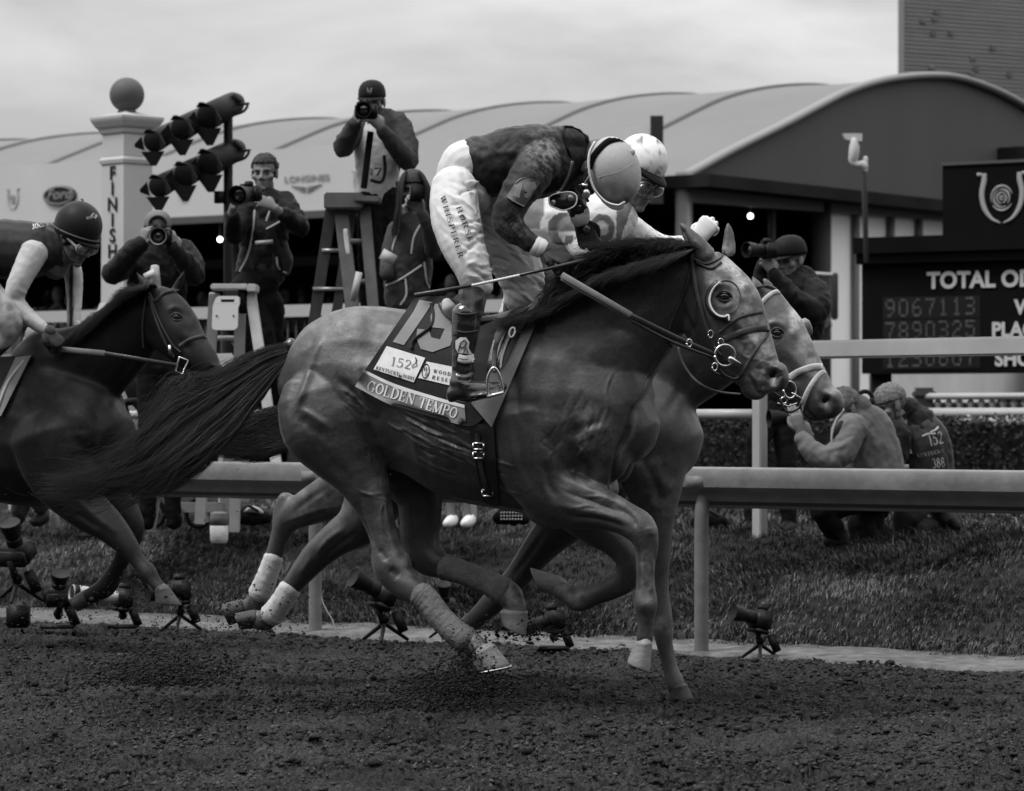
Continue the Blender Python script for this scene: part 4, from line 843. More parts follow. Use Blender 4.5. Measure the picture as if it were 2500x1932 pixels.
# ---------------------------------------------------------------- the leading horse
def d1(pts, side=0., ratio=None): return [(x, y, D1(x, side)+(q[0] if q else 0), r) for x, y, r, *q in pts]
h1 = thing('racehorse', 'brown racehorse in the foreground at full gallop with number cloth and bandaged hind legs', 'horse', (P(1250, 1020, 13.35)[0], 13.35, 0))
TOR1 = [(722, 945, 70), (758, 935, 118), (805, 928, 160), (880, 930, 184), (960, 946, 193), (1050, 968, 203), (1145, 998, 225), (1213, 1008, 233), (1305, 1008, 250), (1385, 1000, 245), (1450, 1005, 205), (1500, 1030, 150), (1530, 1055, 95)]
tor = [(x, y, D1(x), r, q) for (x, y, r), q in zip(TOR1, [.8, .84, .86, .84, .80, .78, .75, .74, .68, .66, .72, .85, 1.1])]
limbs1 = [(tor, 1),
 (d1([(1330, 905, 150), (1400, 880, 190), (1450, 845, 172), (1500, 800, 155), (1550, 757, 138), (1600, 722, 120), (1648, 697, 100), (1700, 682, 80)]), .60), (d1([(1370, 930, 150, -.03), (1440, 890, 120, -.05), (1520, 830, 90, -.03), (1580, 780, 60, 0)]), .8),
 (d1([(1722, 650, 60), (1742, 700, 84), (1772, 758, 92), (1802, 828, 84), (1832, 880, 70), (1858, 915, 56), (1876, 936, 44)]), .66),
 (d1([(1700, 735, 52, .03), (1722, 790, 58, .03), (1762, 850, 45, .0), (1800, 905, 30)]), .8),
 (d1([(1895, 905, 27), (1903, 928, 24), (1893, 943, 20)]), 1.25), (d1([(1828, 945, 24), (1845, 955, 24), (1862, 957, 16)]), 1.1),
 (d1([(1722, 628, 30, -.05), (1698, 596, 25, -.065), (1676, 566, 15, -.07), (1662, 546, 6, -.07)]), .55), (d1([(1778, 618, 18, .10), (1780, 588, 15, .11), (1779, 563, 11, .115), (1777, 545, 4, .115)]), .7),
 # near hind
 (d1([(790, 960, 118), (812, 1035, 128), (846, 1100, 100), (880, 1160, 70), (906, 1218, 51), (928, 1280, 40), (944, 1335, 38), (958, 1386, 46), (985, 1425, 37), (1040, 1467, 29), (1075, 1508, 28), (1110, 1543, 28), (1142, 1566, 31), (1176, 1586, 24)], -1), .78),
 (d1([(925, 1352, 20), (928, 1385, 20), (950, 1418, 17), (975, 1440, 14)], -1), .8),
 # far hind
 (d1([(900, 1040, 110), (960, 1130, 80), (1018, 1200, 60), (1026, 1260, 52), (1024, 1315, 48), (1040, 1360, 44), (1090, 1386, 30), (1135, 1400, 26), (1190, 1423, 27), (1238, 1448, 33), (1258, 1480, 27), (1262, 1500, 24)], 1), .78),
 # near fore
 (d1([(1290, 1010, 120), (1310, 1110, 110), (1345, 1190, 84), (1400, 1222, 66), (1460, 1240, 54), (1520, 1264, 42), (1562, 1290, 41), (1578, 1330, 31), (1576, 1380, 24), (1576, 1430, 24), (1576, 1475, 30), (1577, 1515, 21), (1574, 1566, 21)], -1), .8),
 (d1([(1310, 1225, 40), (1335, 1250, 40), (1400, 1262, 30), (1470, 1270, 24)], -1.05), .7),
 # far fore
 (d1([(1400, 1100, 90), (1405, 1220, 74), (1445, 1282, 48), (1500, 1318, 41), (1540, 1362, 40), (1530, 1412, 33), (1490, 1438, 28), (1450, 1453, 26), (1414, 1464, 31), (1385, 1450, 24), (1362, 1438, 23)], 1), .8),
 # pectoral lobes
 (d1([(1460, 1060, 90), (1480, 1120, 62), (1470, 1160, 40)], -.7), .9), (d1([(1500, 1040, 62), (1516, 1105, 42), (1508, 1155, 32)], .8), 1.0), (d1([(1400, 1100, 100), (1450, 1160, 66), (1480, 1200, 36)], 0), 1.3)]
V, Q = horse_body(limbs1, .0058, 22)
st1 = [([(785, 825), (765, 880), (742, 950), (724, 995)], 9, 13), ([(772, 815), (748, 880), (722, 950), (702, 1000)], 14, -11), ([(735, 1000), (770, 1020), (805, 1045)], 8, 6), ([(730, 1020), (760, 1045), (800, 1075)], 14, -9),
 ([(870, 800)], 34, 12), ([(905, 860)], 40, -7), ([(800, 790), (850, 775), (920, 790)], 30, 5), ([(827, 925), (863, 965), (886, 1020), (905, 1065), (935, 1118)], 13, -22), ([(905, 1000), (935, 1060), (965, 1120)], 20, -12),
 ([(850, 1000), (875, 1060), (900, 1110)], 26, 10), ([(760, 1060), (800, 1120), (845, 1170)], 12, -7), ([(800, 900), (840, 960), (850, 1020)], 30, 6),
 ([(1255, 880), (1262, 1000), (1275, 1110), (1292, 1200)], 16, -14), ([(1330, 830), (1300, 900), (1290, 980)], 20, 7), ([(1440, 800), (1400, 900), (1370, 1000), (1372, 1090)], 22, -5), ([(1350, 1000), (1340, 1080), (1340, 1150)], 40, 9),
 ([(1400, 1040), (1440, 1110), (1420, 1160)], 20, -8), ([(1545, 1000), (1532, 1060), (1512, 1105), (1500, 1150), (1494, 1192)], 9, -26), ([(1650, 860), (1590, 950), (1530, 1030)], 12, -9), ([(1560, 880), (1500, 950), (1460, 1010)], 40, 6),
 ([(1420, 1000), (1440, 1060), (1450, 1120)], 22, 8), ([(1600, 700), (1540, 760), (1490, 830)], 26, -5),
 ([(1368, 1165), (1430, 1192), (1500, 1222), (1550, 1245)], 10, 8), ([(1380, 1200), (1440, 1222), (1510, 1252)], 7, -10), ([(1352, 1232), (1420, 1246), (1480, 1258), (1530, 1275)], 9, 7), ([(1360, 1218), (1340, 1180), (1330, 1130)], 10, -9),
 ([(1395, 1262), (1460, 1268), (1520, 1284)], 6, -8), ([(1500, 1236), (1540, 1262), (1556, 1290)], 7, -7), ([(1585, 1285), (1590, 1310)], 12, 6), ([(1562, 1340), (1562, 1400), (1562, 1460)], 6, -8), ([(1588, 1340), (1588, 1400), (1587, 1450)], 6, 5), ([(1575, 1478)], 13, 6),
 ([(940, 1180), (958, 1240), (965, 1300), (975, 1340)], 9, -7), ([(900, 1190), (925, 1250), (935, 1310)], 10, 7), ([(870, 1220), (895, 1290), (915, 1340)], 8, -9), ([(990, 1350), (1000, 1390)], 10, 7), ([(950, 1390), (975, 1410)], 10, -8), ([(925, 1340), (945, 1370)], 7, -7),
 ([(872, 1200), (920, 1215), (955, 1222)], 3.5, 2.5), ([(940, 1215), (945, 1260), (958, 1300)], 3.5, 2.5),
 # head
 ([(1766, 722)], 24, -9), ([(1742, 702), (1764, 694), (1790, 704)], 8, 9), ([(1745, 742), (1770, 750), (1792, 740)], 7, 4), ([(1795, 780), (1820, 815), (1845, 850)], 8, 6), ([(1780, 795), (1808, 835), (1832, 870)], 10, -8), ([(1828, 760), (1850, 810), (1868, 850)], 10, -4),
 ([(1735, 790)], 48, 9), ([(1700, 700), (1692, 760), (1705, 820)], 11, -12), ([(1713, 840), (1750, 880), (1795, 915)], 9, -6), ([(1800, 660), (1810, 700)], 18, -5), ([(1886, 916)], 15, -30), ([(1866, 905), (1868, 925), (1880, 942)], 6, 8), ([(1880, 895), (1900, 900), (1908, 925)], 6, 7),
 ([(1826, 915), (1838, 935), (1850, 958), (1868, 966)], 4.5, -13), ([(1905, 955), (1880, 962), (1858, 962)], 4, -12), ([(1850, 890), (1856, 910), (1850, 930)], 8, -5), ([(1840, 870), (1862, 862), (1880, 868)], 6, 3), ([(1815, 940), (1822, 960)], 7, 4),
 ([(1690, 615), (1672, 580), (1664, 560)], 7, -12), ([(1712, 608), (1694, 585)], 5, 4), ([(1650, 850), (1680, 820), (1695, 790)], 9, -7)]
g = np.random.default_rng(4)
for i in range(34):   # ribs, flank wrinkles and veins of a hard-worked horse
    x = 930+g.random()*250; y = 1000+(x-930)*.42+g.normal(0, 26); l_ = 35+60*g.random(); st1.append(([(x, y), (x+l_*.5, y+l_*.32), (x+l_, y+l_*.5)], 2.6, g.choice([-5, 5])))
for i in range(26):
    x = 1350+g.random()*150; y = 930+g.random()*170; st1.append(([(x, y), (x-12+g.normal(0, 8), y+22), (x-18+g.normal(0, 8), y+45)], 3.2, g.choice([-2.0, 1.8])))
for i in range(24):
    x = 1800+g.random()*90; y = 800+(x-1800)*1.0+g.random()*60; st1.append(([(x, y), (x+10, y+5), (x+22+g.normal(0, 5), y+2)], 2.2, g.choice([-3.2, 2.8])))
for q_ in ([(1600, 880), (1570, 930), (1556, 975), (1530, 1010)], [(1500, 900), (1480, 950), (1484, 1000), (1462, 1050)], [(1430, 960), (1445, 1010), (1432, 1060), (1450, 1100)], [(1370, 1190), (1420, 1212), (1470, 1216), (1520, 1240)], [(1400, 1240), (1450, 1236), (1500, 1256)], [(870, 1195), (900, 1208), (930, 1206), (950, 1216)], [(935, 1225), (928, 1270), (945, 1310)], [(1590, 1350), (1594, 1400), (1588, 1450)], [(1802, 800), (1818, 830), (1812, 860), (1834, 884)], [(1790, 850), (1812, 868), (1842, 880)], [(880, 1060), (900, 1090), (905, 1130)], [(990, 1060), (1040, 1090), (1100, 1100), (1160, 1120)], [(1290, 1080), (1300, 1130), (1330, 1160)], [(1010, 1110), (1060, 1140), (1120, 1160)], [(1420, 1100), (1400, 1130), (1405, 1160)]):
    st1.append((q_, 3.4, 3.4)); st1.append(([(x+5, y+4) for x, y in q_], 3.0, -1.6))
for x in (1000, 1035, 1070, 1105, 1235, 1265): st1.append(([(x, 1010), (x+10, 1080), (x+30, 1160)], 8, 3.0))
for i in range(16):
    x = 830+g.random()*60; y = 930+g.random()*70; st1.append(([(x, y), (x+16, y+12), (x+30, y+30)], 2.6, g.choice([-3, 3])))
px_, py_ = topx(V); V = lap(V, Q, 50, np.exp(-((px_-1535)/60)**2-((py_-1060)/110)**2)+.6*np.exp(-((px_-1400)/90)**2-((py_-850)/90)**2))
V = sculpt(V, Q, [(s_[0], s_[1], s_[2]*1.05)+tuple(s_[3:]) for s_ in st1])
px_, py_ = topx(V); Nn = normals(V, Q); V = V+Nn*((fbm(px_*.05, py_*.05, 3, 7)-.5)*.0008+(1-abs(fbm(px_*.03+py_*.02, py_*.05-px_*.01, 3, 17)-.5)*5)  .clip(0, 1)*.0006)[:, None]
tone = paint(V, [([(1765, 620), (1805, 680), (1830, 760), (1860, 850)], 30, .85), ([(1775, 640), (1800, 700)], 46, .5), ([(1840, 935), (1890, 950)], 26, .55), ([(1750, 650), (1740, 680)], 20, .5), ([(800, 790), (900, 780)], 70, .16), ([(905, 860), (880, 900)], 40, .30), ([(1440, 1050), (1420, 1150)], 60, .18),
 ([(1575, 1350), (1590, 1470)], 16, .4), ([(1130, 1560), (1170, 1585)], 30, .8), ([(1250, 1455), (1265, 1500)], 30, .55), ([(930, 1180), (960, 1330), (990, 1400)], 26, .25), ([(1380, 1440), (1410, 1460)], 20, .5), ([(1380, 1160), (1520, 1225)], 22, .22)], .03)
b1 = mkobj('body', V, Q, m_bay, h1, attrs={'tone': tone}); bv1 = bvh_of(V, Q)
# eye
def horse_eye(c, D, r, parent, lid=True, m=None):
    mb = MB(); p = P(c[0], c[1], D); mb.ell(p, (r, r*.8, r*.82), n=20, m=12); e = mb.build('eye', m_eye, parent)
    mb = MB(); mb.tube(spline([p+np.array([-r*1.25, -r*.1, -.1*r]), p+np.array([-r*.3, -r*.80, r*.78]), p+np.array([r*.7, -r*.7, r*.55]), p+np.array([r*1.3, -r*.1, -.35*r])], 4), r*.22, n=7)
    mb.tube(spline([p+np.array([-r*1.2, -r*.1, -.15*r]), p+np.array([-r*.2, -r*.72, -r*.72]), p+np.array([r*.8, -r*.5, -r*.6]), p+np.array([r*1.25, -r*.1, -.35*r])], 4), r*.15, n=7)
    mb.build('eyelid', m_hoofd, parent)
dE = front(bv1, 1768, 724); horse_eye((1768, 724), dE+.004, .025, h1)
mb = MB(); mb.ell(P(1887, 917, front(bv1, 1887, 917)+.004), (.021, .008, .030), rot=Matrix.Rotation(-.5, 3, 'Y')); mb.build('nostril', mat('nostril_dark', .008, .7, .2), h1)
# hooves and bandages
for nm, a in (('near', ((1208, 1574), (1152, 1602), (1246, 1622), (1158, 1640), D1(1190, -1), .046, .066)), ):
    mb = MB(); hoof(mb, *a); hf = mb.build('hoof', m_hoofp, h1); mb = MB()
    ct, ch, st, sh = [np.array(q, float) for q in a[:4]]; th = np.linspace(-2.2, 2.2, 16)
    mb.tube([P(*(((st+sh)/2+(st-sh)/2*math.cos(t)*1.01)+[0, 4]), a[4])+np.array([0, .066*math.sin(t), 0]) for t in th], .006, n=6); mb.build('horseshoe', m_metal, hf)
mb = MB(); hoof(mb, (1289, 1496), (1220, 1496), (1284, 1554), (1230, 1530), D1(1255, 1), .044, .054); mb.build('hoof', m_hoofp, h1)
mb = MB(); hoof(mb, (1366, 1406), (1366, 1462), (1294, 1386), (1314, 1440), D1(1330, 1), .046, .058); mb.build('hoof', m_hoofp, h1)
mb = MB(); hoof(mb, (1593, 1572), (1548, 1572), (1586, 1644), (1530, 1618), D1(1570, -1), .044, .056); mb.build('hoof', m_hoofp, h1)
def bandage(pts, side, m, parent, DD=D1, name='leg_bandage', g=3.0):
    mb = MB(); a = spline(np.array([(x, y, DD(x, side), r+g) for x, y, r in pts], float), 8); W = np.stack([P(*q[:3]) for q in a]); r = a[:, 3]/S(a[:, 2]); k = np.arange(len(a)); r = r*(1+.028*((k % 3) == 0)+.015*np.sin(k*2.1))
    mb.tube(W, r, r*.92, 22, True); return mb.build(name, m, parent)
bandage([(1026, 1452, 30), (1045, 1470, 29), (1075, 1508, 28), (1110, 1543, 29), (1140, 1565, 31)], -1, m_band, h1); bandage([(1086, 1385, 29), (1135, 1400, 26), (1190, 1423, 27), (1230, 1443, 31)], 1, m_band, h1)
# mane and tail
mg = []
for x, y, ex, ey, l_ in ((1706, 606, -70, 8, 1), (1680, 602, -110, -10, 1), (1640, 606, -150, -14, 1), (1600, 612, -190, -8, 1), (1560, 628, -200, 22, 1), (1520, 648, -200, 60, 1), (1480, 668, -180, 84, 1), (1440, 694, -150, 90, 1), (1400, 716, -110, 70, 1), (1360, 738, -70, 60, 1)):
    mg.append([(x, y, D1(x)-.05), (x+ex*.25-6, y-12+ey*.1, D1(x)-.10), (x+ex*.6, y+ey*.45-4, D1(x)-.12), (x+ex, y+ey, D1(x)-.12)])
hair('mane', mg, 4200, .0011, m_hair, h1, jit=2.0, seed=2, tipspread=2.6, curl=6, lenvar=.45, lock=34, pinch=.3)
hair('mane_wisps', mg, 500, .0010, m_hair, h1, jit=6, seed=9, tipspread=3.2, curl=14, lenvar=.3)
mg2 = []
for x, y in ((1700, 612), (1650, 622), (1600, 636), (1550, 655), (1500, 685), (1450, 712), (1400, 735), (1350, 755), (1310, 765)):
    mg2.append([(x, y-8, D1(x)-.02), (x-20, y+2, D1(x)-.13), (x-66, y+22, D1(x)-.19), (x-120, y+44, D1(x)-.21)])
hair('mane_lower', mg2, 4200, .0011, m_hair, h1, jit=2.2, seed=3, tipspread=2.4, curl=6, lenvar=.5, lock=34, pinch=.3)
DT = D1(690)
tg = [[(700, 852, DT), (640, 868, DT-.02), (560, 905, DT-.05), (500, 930, DT-.06), (430, 940, DT-.1), (360, 1010, DT-.1), (305, 1090, DT-.1), (262, 1125, DT-.1)],
      [(700, 862, DT), (640, 890, DT-.02), (560, 940, DT-.05), (480, 990, DT-.1), (400, 1040, DT-.14), (330, 1110, DT-.16), (230, 1160, DT-.16), (120, 1165, DT-.16)],
      [(698, 872, DT), (640, 915, DT-.03), (565, 975, DT-.08), (490, 1040, DT-.12), (410, 1105, DT-.16), (320, 1165, DT-.18), (200, 1200, DT-.18), (95, 1198, DT-.18)],
      [(694, 884, DT), (645, 935, DT-.03), (580, 1010, DT-.08), (510, 1080, DT-.12), (440, 1140, DT-.16), (360, 1188, DT-.18), (240, 1214, DT-.18), (130, 1222, DT-.18)],
      [(690, 896, DT), (655, 950, DT-.02), (600, 1025, DT-.06), (540, 1085, DT-.1), (480, 1135, DT-.12), (430, 1165, DT-.12), (390, 1200, DT-.12)]]
hair('tail', tg, 3400, .0012, m_hair, h1, jit=3.6, seed=5, seg=26, tipspread=2.0, curl=7, lenvar=.5, lock=20, pinch=.15, lamp=6.5)
hair('tail_wisps', [[(x-(6 if i else 0), y+(k_-1.5)*10, d_) for i, (x, y, d_) in enumerate(q)] for k_, q in enumerate(tg[:4])], 700, .0009, m_hair, h1, jit=7, seed=6, seg=26, tipspread=3.4, curl=22, lenvar=.4, lock=16, pinch=.2, lamp=4)
mb = MB(); mb.limb([(720, 845, DT, 24), (690, 866, DT, 20), (650, 892, DT-.02, 20), (590, 950, DT-.05, 22), (520, 1020, DT-.09, 20), (440, 1095, DT-.13, 12)], .6); mb.build('tail_core', m_hair, h1)
# ---------------------------------------------------------------- saddlecloth, saddle, girth
cl, bvc = drape('saddlecloth', bv1, [(1012, 728), (1060, 724), (1100, 728), (1200, 775), (1290, 762), (1318, 760)], [(866, 940), (950, 985), (1040, 1014), (1137, 1040), (1170, 1030), (1196, 1000)], 60, 42, m_cloth, h1, .014, .008, D1(1100, 0)-.1, 14, .012)
mb = MB()
def strip_on(bvh, top, bottom, nx, ny, off, Dd): 
    PX, PY = patch_grid(top, bottom, nx, ny); mb = MB(); V = [P(x, y, (front(bvh, x, y) or Dd)-off) for x, y in zip(PX.ravel(), PY.ravel())]
    mb.add(V, [(a, a+nx, a+nx+1, a+1) for a in ((np.arange(nx-1)[None]+np.arange(ny-1)[:, None]*nx).ravel())]); return mb
Dd = D1(1000, -1)-.12
bd_ = strip_on(bvc, [(886, 903), (960, 937), (1050, 966), (1134, 990)], [(867, 944), (950, 987), (1040, 1016), (1138, 1041)], 40, 6, .004, Dd).build('name_border', m_clbord, cl)
strip_on(bvc, [(887, 902), (960, 936), (1050, 965), (1134, 989)], [(884, 908), (958, 944), (1048, 973), (1134, 997)], 40, 3, .006, Dd).build('border_piping', m_white, cl)
bvb = bvc
mb = MB(); serif_line('GOLDEN', (893, 954), (1009, 989), 27, bvc, mb, .008, 1.15, Dd, spacing=.02); serif_line('TEMPO', (1019, 994), (1112, 1023), 27, bvc, mb, .008, 1.15, Dd, spacing=.02); mb.build('name_lettering', m_white, cl)
strip_on(bvc, [(944, 845), (1038, 874)], [(912, 902), (1010, 934)], 14, 8, .005, Dd).build('event_patch', m_patch, cl)
mb = MB(); serif_line('152', (952, 892), (1002, 902), 22, bvc, mb, .008, 1.0, Dd); mb.build('patch_number', m_num, cl)
mb = MB(); serif_line('KENTUCKY', (917, 902), (973, 918), 9, bvc, mb, .008, 1.3, Dd); serif_line('DERBY', (982, 921), (1011, 929), 8, bvc, mb, .008, 1.2, Dd)
mb.tube([P(x, y, (front(bvc, x, y) or Dd)-.008) for x, y in ((975, 915), (974, 920), (978, 921), (979, 916))], .002, n=5)
mb.tube([P(x, y, (front(bvc, x, y) or Dd)-.008) for x, y in ((1005, 893), (1012, 888), (1018, 880), (1014, 872), (1018, 893), (1006, 898))], .0014, n=5); mb.build('patch_lettering', m_ink, cl)
strip_on(bvc, [(1042, 883), (1125, 900)], [(1021, 923), (1118, 946)], 14, 8, .005, Dd).build('sponsor_patch', m_patch, cl)
mb = MB(); ov = [(1039+8.5*math.cos(t)-2.5*math.sin(t), 906+17*math.sin(t)+1.5*math.cos(t)) for t in np.linspace(0, 2*PI, 25)]; mb.tube([P(x, y, (front(bvc, x, y) or Dd)-.008) for x, y in ov], .0018, n=5, caps=False)
serif_line('W', (1032, 905), (1045, 908), 10, bvc, mb, .008, 1.0, Dd); serif_line('R', (1036, 918), (1043, 920), 10, bvc, mb, .008, 1.0, Dd)
serif_line('WOODFORD', (1057, 910), (1140, 926), 9, bvc, mb, .008, 1.3, Dd, spacing=.35); serif_line('RESERVE', (1054, 925), (1126, 940), 9, bvc, mb, .008, 1.3, Dd, spacing=.35); mb.build('sponsor_lettering', m_ink, cl)
mb = MB(); poly_on(mb, bvc, [(1024, 732), (1056, 738), (1040, 764), (986, 843), (959, 835), (1010, 760)], .006, Dd); mb.build('number_one', m_num, cl)
mb = MB(); poly_on(mb, bvc, [(1062, 742), (1098, 744), (1101, 788), (1086, 803), (1052, 799), (1051, 772)], .006, Dd); poly_on(mb, bvc, [(1019, 803), (1047, 806), (1053, 824), (1074, 829), (1086, 803), (1101, 789), (1108, 815), (1099, 844), (1056, 860), (1027, 852), (1016, 824)], .006, Dd); mb.build('number_nine', m_num, cl)
mb = MB(); strap('s', bvc, [(1052, 740), (1058, 772), (1048, 800), (1010, 830), (1004, 850)], 7, None, None, .010, .010, Dd, mb=mb); mb.build('cloth_fold', m_cloth, cl)
# saddle
sad = MB(); DS = D1(1180, 0)
sad.limb([(1085, 752, DS-.02, 10), (1110, 770, DS, 18), (1160, 786, DS, 16), (1220, 782, DS, 16), (1275, 762, DS-.03, 16), (1300, 748, DS-.05, 9)], 4.5)
so = sad.build('saddle', m_leath, h1)
mb = MB(); mb.limb([(1090, 738, DS-.14, 12), (1096, 752, DS-.14, 17), (1108, 768, DS-.14, 12)], 1.6); mb.build('saddle_roll', mat('saddle_pad', .40, .6, .3, .1, 10), h1)
o_, bvf = drape('saddle_flap', bv1, [(1212, 800), (1248, 782), (1300, 752)], [(1186, 900), (1215, 905), (1240, 880)], 14, 16, m_leath, h1, .030, .008, D1(1200, -1)-.1, 6)
mb = MB()
for l_ in ([(1262, 772), (1232, 815), (1212, 870), (1206, 905)], [(1275, 775), (1245, 820), (1226, 870), (1222, 900)], [(1240, 790), (1218, 830), (1205, 880)]): strap('s', bvf, l_, 5, None, None, .006, .003, D1(1220, -1)-.15, mb=mb)
mb.build('saddle_piping', m_patch, h1)
mb = MB(); ov = [(1250+7*math.cos(t), 812+11*math.sin(t)-4*math.cos(t)) for t in np.linspace(0, 2*PI, 20)]; mb.tube([P(x, y, D1(1250, -1)-.18) for x, y in ov], .004, n=6, caps=False); mb.build('saddle_badge', m_patch, h1)
drape('number_pad_tail', bv1, [(1290, 762), (1316, 772)], [(1150, 985), (1200, 1044)], 16, 30, m_clbord, h1, .022, .005, D1(1200, -1)-.1, 10)
o_, bvg = drape('girth', bv1, [(1142, 1030), (1180, 1036), (1205, 1040)], [(1178, 1226), (1195, 1233), (1218, 1238)], 12, 30, m_leath, h1, .016, .006, D1(1180, -1)-.1, 6)
mb = MB(); strap('s', bvg, [(1165, 1058), (1168, 1100), (1176, 1150), (1190, 1200), (1200, 1222)], 11, None, None, .006, .004, D1(1170, -1)-.1, mb=mb); mb.build('girth_strap', m_leath2, h1)
mb = MB()
for y in (1090, 1112, 1204):
    d = D1(1165, -1)-.19 if y < 1150 else (front(bvg, 1186, y) or 13.1)-.012
    d = (front(bvg, 1168 if y < 1150 else 1190, y) or 13.1)-.014; x = 1168 if y < 1150 else 1190
    c = P(x, y, d); mb.box(c+[0, 0, .012], (.022, .003, .003)); mb.box(c-[0, 0, .012], (.022, .003, .003)); mb.box(c+[.021, 0, 0], (.003, .003, .012)); mb.box(c-[.021, 0, 0], (.003, .003, .012))
mb.build('girth_buckle', m_metal, h1)
# ---------------------------------------------------------------- bridle
DDh = D1(1780, -1)
bro = strapset(h1, ('bridle', 'throat_lash', 'browband', 'upper_noseband', 'noseband', 'flash_strap', 'poll_strap'), (([(1688, 622), (1698, 700), (1714, 760), (1728, 806), (1746, 850)], 11), ([(1690, 618), (1680, 680), (1660, 740), (1638, 790), (1632, 830), (1648, 856)], 7), ([(1694, 632), (1722, 644), (1756, 632), (1764, 618), (1752, 604), (1735, 600)], 5), ([(1756, 812), (1800, 778), (1838, 766), (1862, 762)], 8),
    ([(1768, 828), (1810, 812), (1850, 802), (1880, 802)], 16), ([(1880, 812), (1855, 842), (1830, 880), (1812, 912), (1800, 922)], 8), ([(1700, 640), (1735, 655), (1762, 640)], 6)), bv1, m_leath2, .004, .006, DDh)
mb = MB(); c = P(1770, 728, front(bv1, 1770, 724)-.012)
pts = [(1756, 690), (1745, 700), (1736, 715), (1732, 735), (1738, 755), (1752, 770), (1768, 774), (1778, 770), (1780, 782), (1764, 786), (1745, 780), (1730, 765), (1722, 745), (1722, 720), (1728, 700), (1742, 688), (1754, 684)]
fD = [front(bv1, x, y) or DDh for x, y in pts]
cup_out = spline(np.array([(x, y, d-.030) for (x, y), d in zip(pts[:9], fD[:9])]), 3); mb.tube([P(*q) for q in cup_out], .0045, n=6)
mb.build('blinker_rim', m_patch, bro)
mb = MB(); mb.tube([P(x, y, d-.014) for x, y, d in spline(np.array([(x-5, y, d) for (x, y), d in zip(pts[:9], fD[:9])]), 3)], .011, .018, n=8); mb.build('blinker_cup', m_leath, bro)
mb = MB(); ov = [(1773+35*math.cos(t), 726+41*math.sin(t)) for t in np.linspace(-1.9, 1.7, 26)]; mb.tube([P(x, y, (front(bv1, x, y) or DDh)-.004) for x, y in ov], .0022, n=5); mb.build('blinker_seam', m_leath, bro)
mb = MB(); db = front(bv1, 1770, 866) or DDh; bc_ = P(1770, 868, db-.035); ringtube(mb, bc_, 26/S(db), .0052, (0.25, -1, 0)); mb.ell(P(1790, 880, db-.03), (.010, .010, .006)); mb.tube([P(1782, 876, db-.045), P(1808, 888, db-.03)], [.012, .004], n=10)
for x, y in ((1735, 816), (1760, 836), (1745, 896), (1683, 838)): ringtube(mb, P(x, y, (front(bv1, x, y) or DDh)-.02), .010, .0028, (0, -1, 0), sq=1.5, n=16)
mb.build('bit', m_metal, bro)
mb = MB()
for l_, r_ in (([(1746, 850), (1752, 860), (1760, 868)], .007), ([(1750, 878), (1744, 892), (1740, 905), (1755, 915)], .006), ([(1750, 885), (1765, 912), (1790, 925), (1802, 922)], .005)): mb.tube(spline(np.array([P(x, y, db-.03) for x, y in l_]), 4), r_, n=6)
mb.build('bit_straps', m_leath, bro)
# reins: hand -> bit, with paler rubber grip; far rein and the loop in front of the throat
mb = MB(); a, b, c = P(1372, 672, D1(1372, -1)-.25), P(1540, 770, D1(1540, -1)-.16), P(1745, 866, db-.03)
def ribbon3(mb, pts, w_, t=.0035): mb.tube(spline(np.array(pts), 4), w_, t, 8, True); return mb
ribbon3(mb, [a, b], .013); mb2 = MB(); ribbon3(mb2, [a+[0, .01, -.012], b+[0, .01, -.012]], .010); mb.merge(mb2); mb.build('rein_grip', m_tan, h1)
mb = MB(); ribbon3(mb, [b, (b+c)/2+[0, 0, -.004], c], .011); ribbon3(mb, [b+[.0, .01, -.02], (b+c)/2+[0, 0, -.028], c+[0, 0, -.014]], .006); mb.build('rein', m_leath, h1)
mb = MB(); mb.tube(spline([P(x, y, D1(x, 0)-.26+(.1 if x > 1750 else 0)) for x, y in ((1656, 850), (1664, 880), (1685, 915), (1715, 942), (1755, 957), (1806, 963))], 5), .0055, n=7); mb.build('rein_loop', m_leath2, h1)
# ================================================================ people tools
def wrinkle(V, Q, amp, fx=6., fy=6., seed=0):
    """soft cloth folds: ridged noise along the normals"""
    Nn = normals(V, Q); a = V[:, 0]*fx+V[:, 2]*fy*.6+V[:, 1]*3; b = V[:, 2]*fx*.5-V[:, 0]*fy*.35
    n_ = 1-np.abs(fbm(a*1.7, b*4.2, 3, seed)-.5)*4; n2 = 1-np.abs(fbm(b*2.3+5, a*3.1, 3, seed+7)-.5)*4
    return V+Nn*((np.maximum(n_, -1)*.6+np.maximum(n2, -1)*.4)*amp)[:, None]
def garment(name, parent, D, limbs, m, vox=.009, wr=.004, strokes=None, sm=3, seed=0, attrs=None, wf=6.):
    mb = MB()
    for pts, ratio in limbs: mb.limb([(x, y, D+d, r) for x, y, d, r in pts], ratio, 14, 4)
    V, Q = remesh(mb, vox, sm)
    if wr: V = wrinkle(V, Q, wr, wf, wf, seed)
    if strokes: V = sculpt(V, Q, strokes)
    o = mkobj(name, V, Q, m, parent, attrs=attrs(V) if attrs else None); return o, V, Q
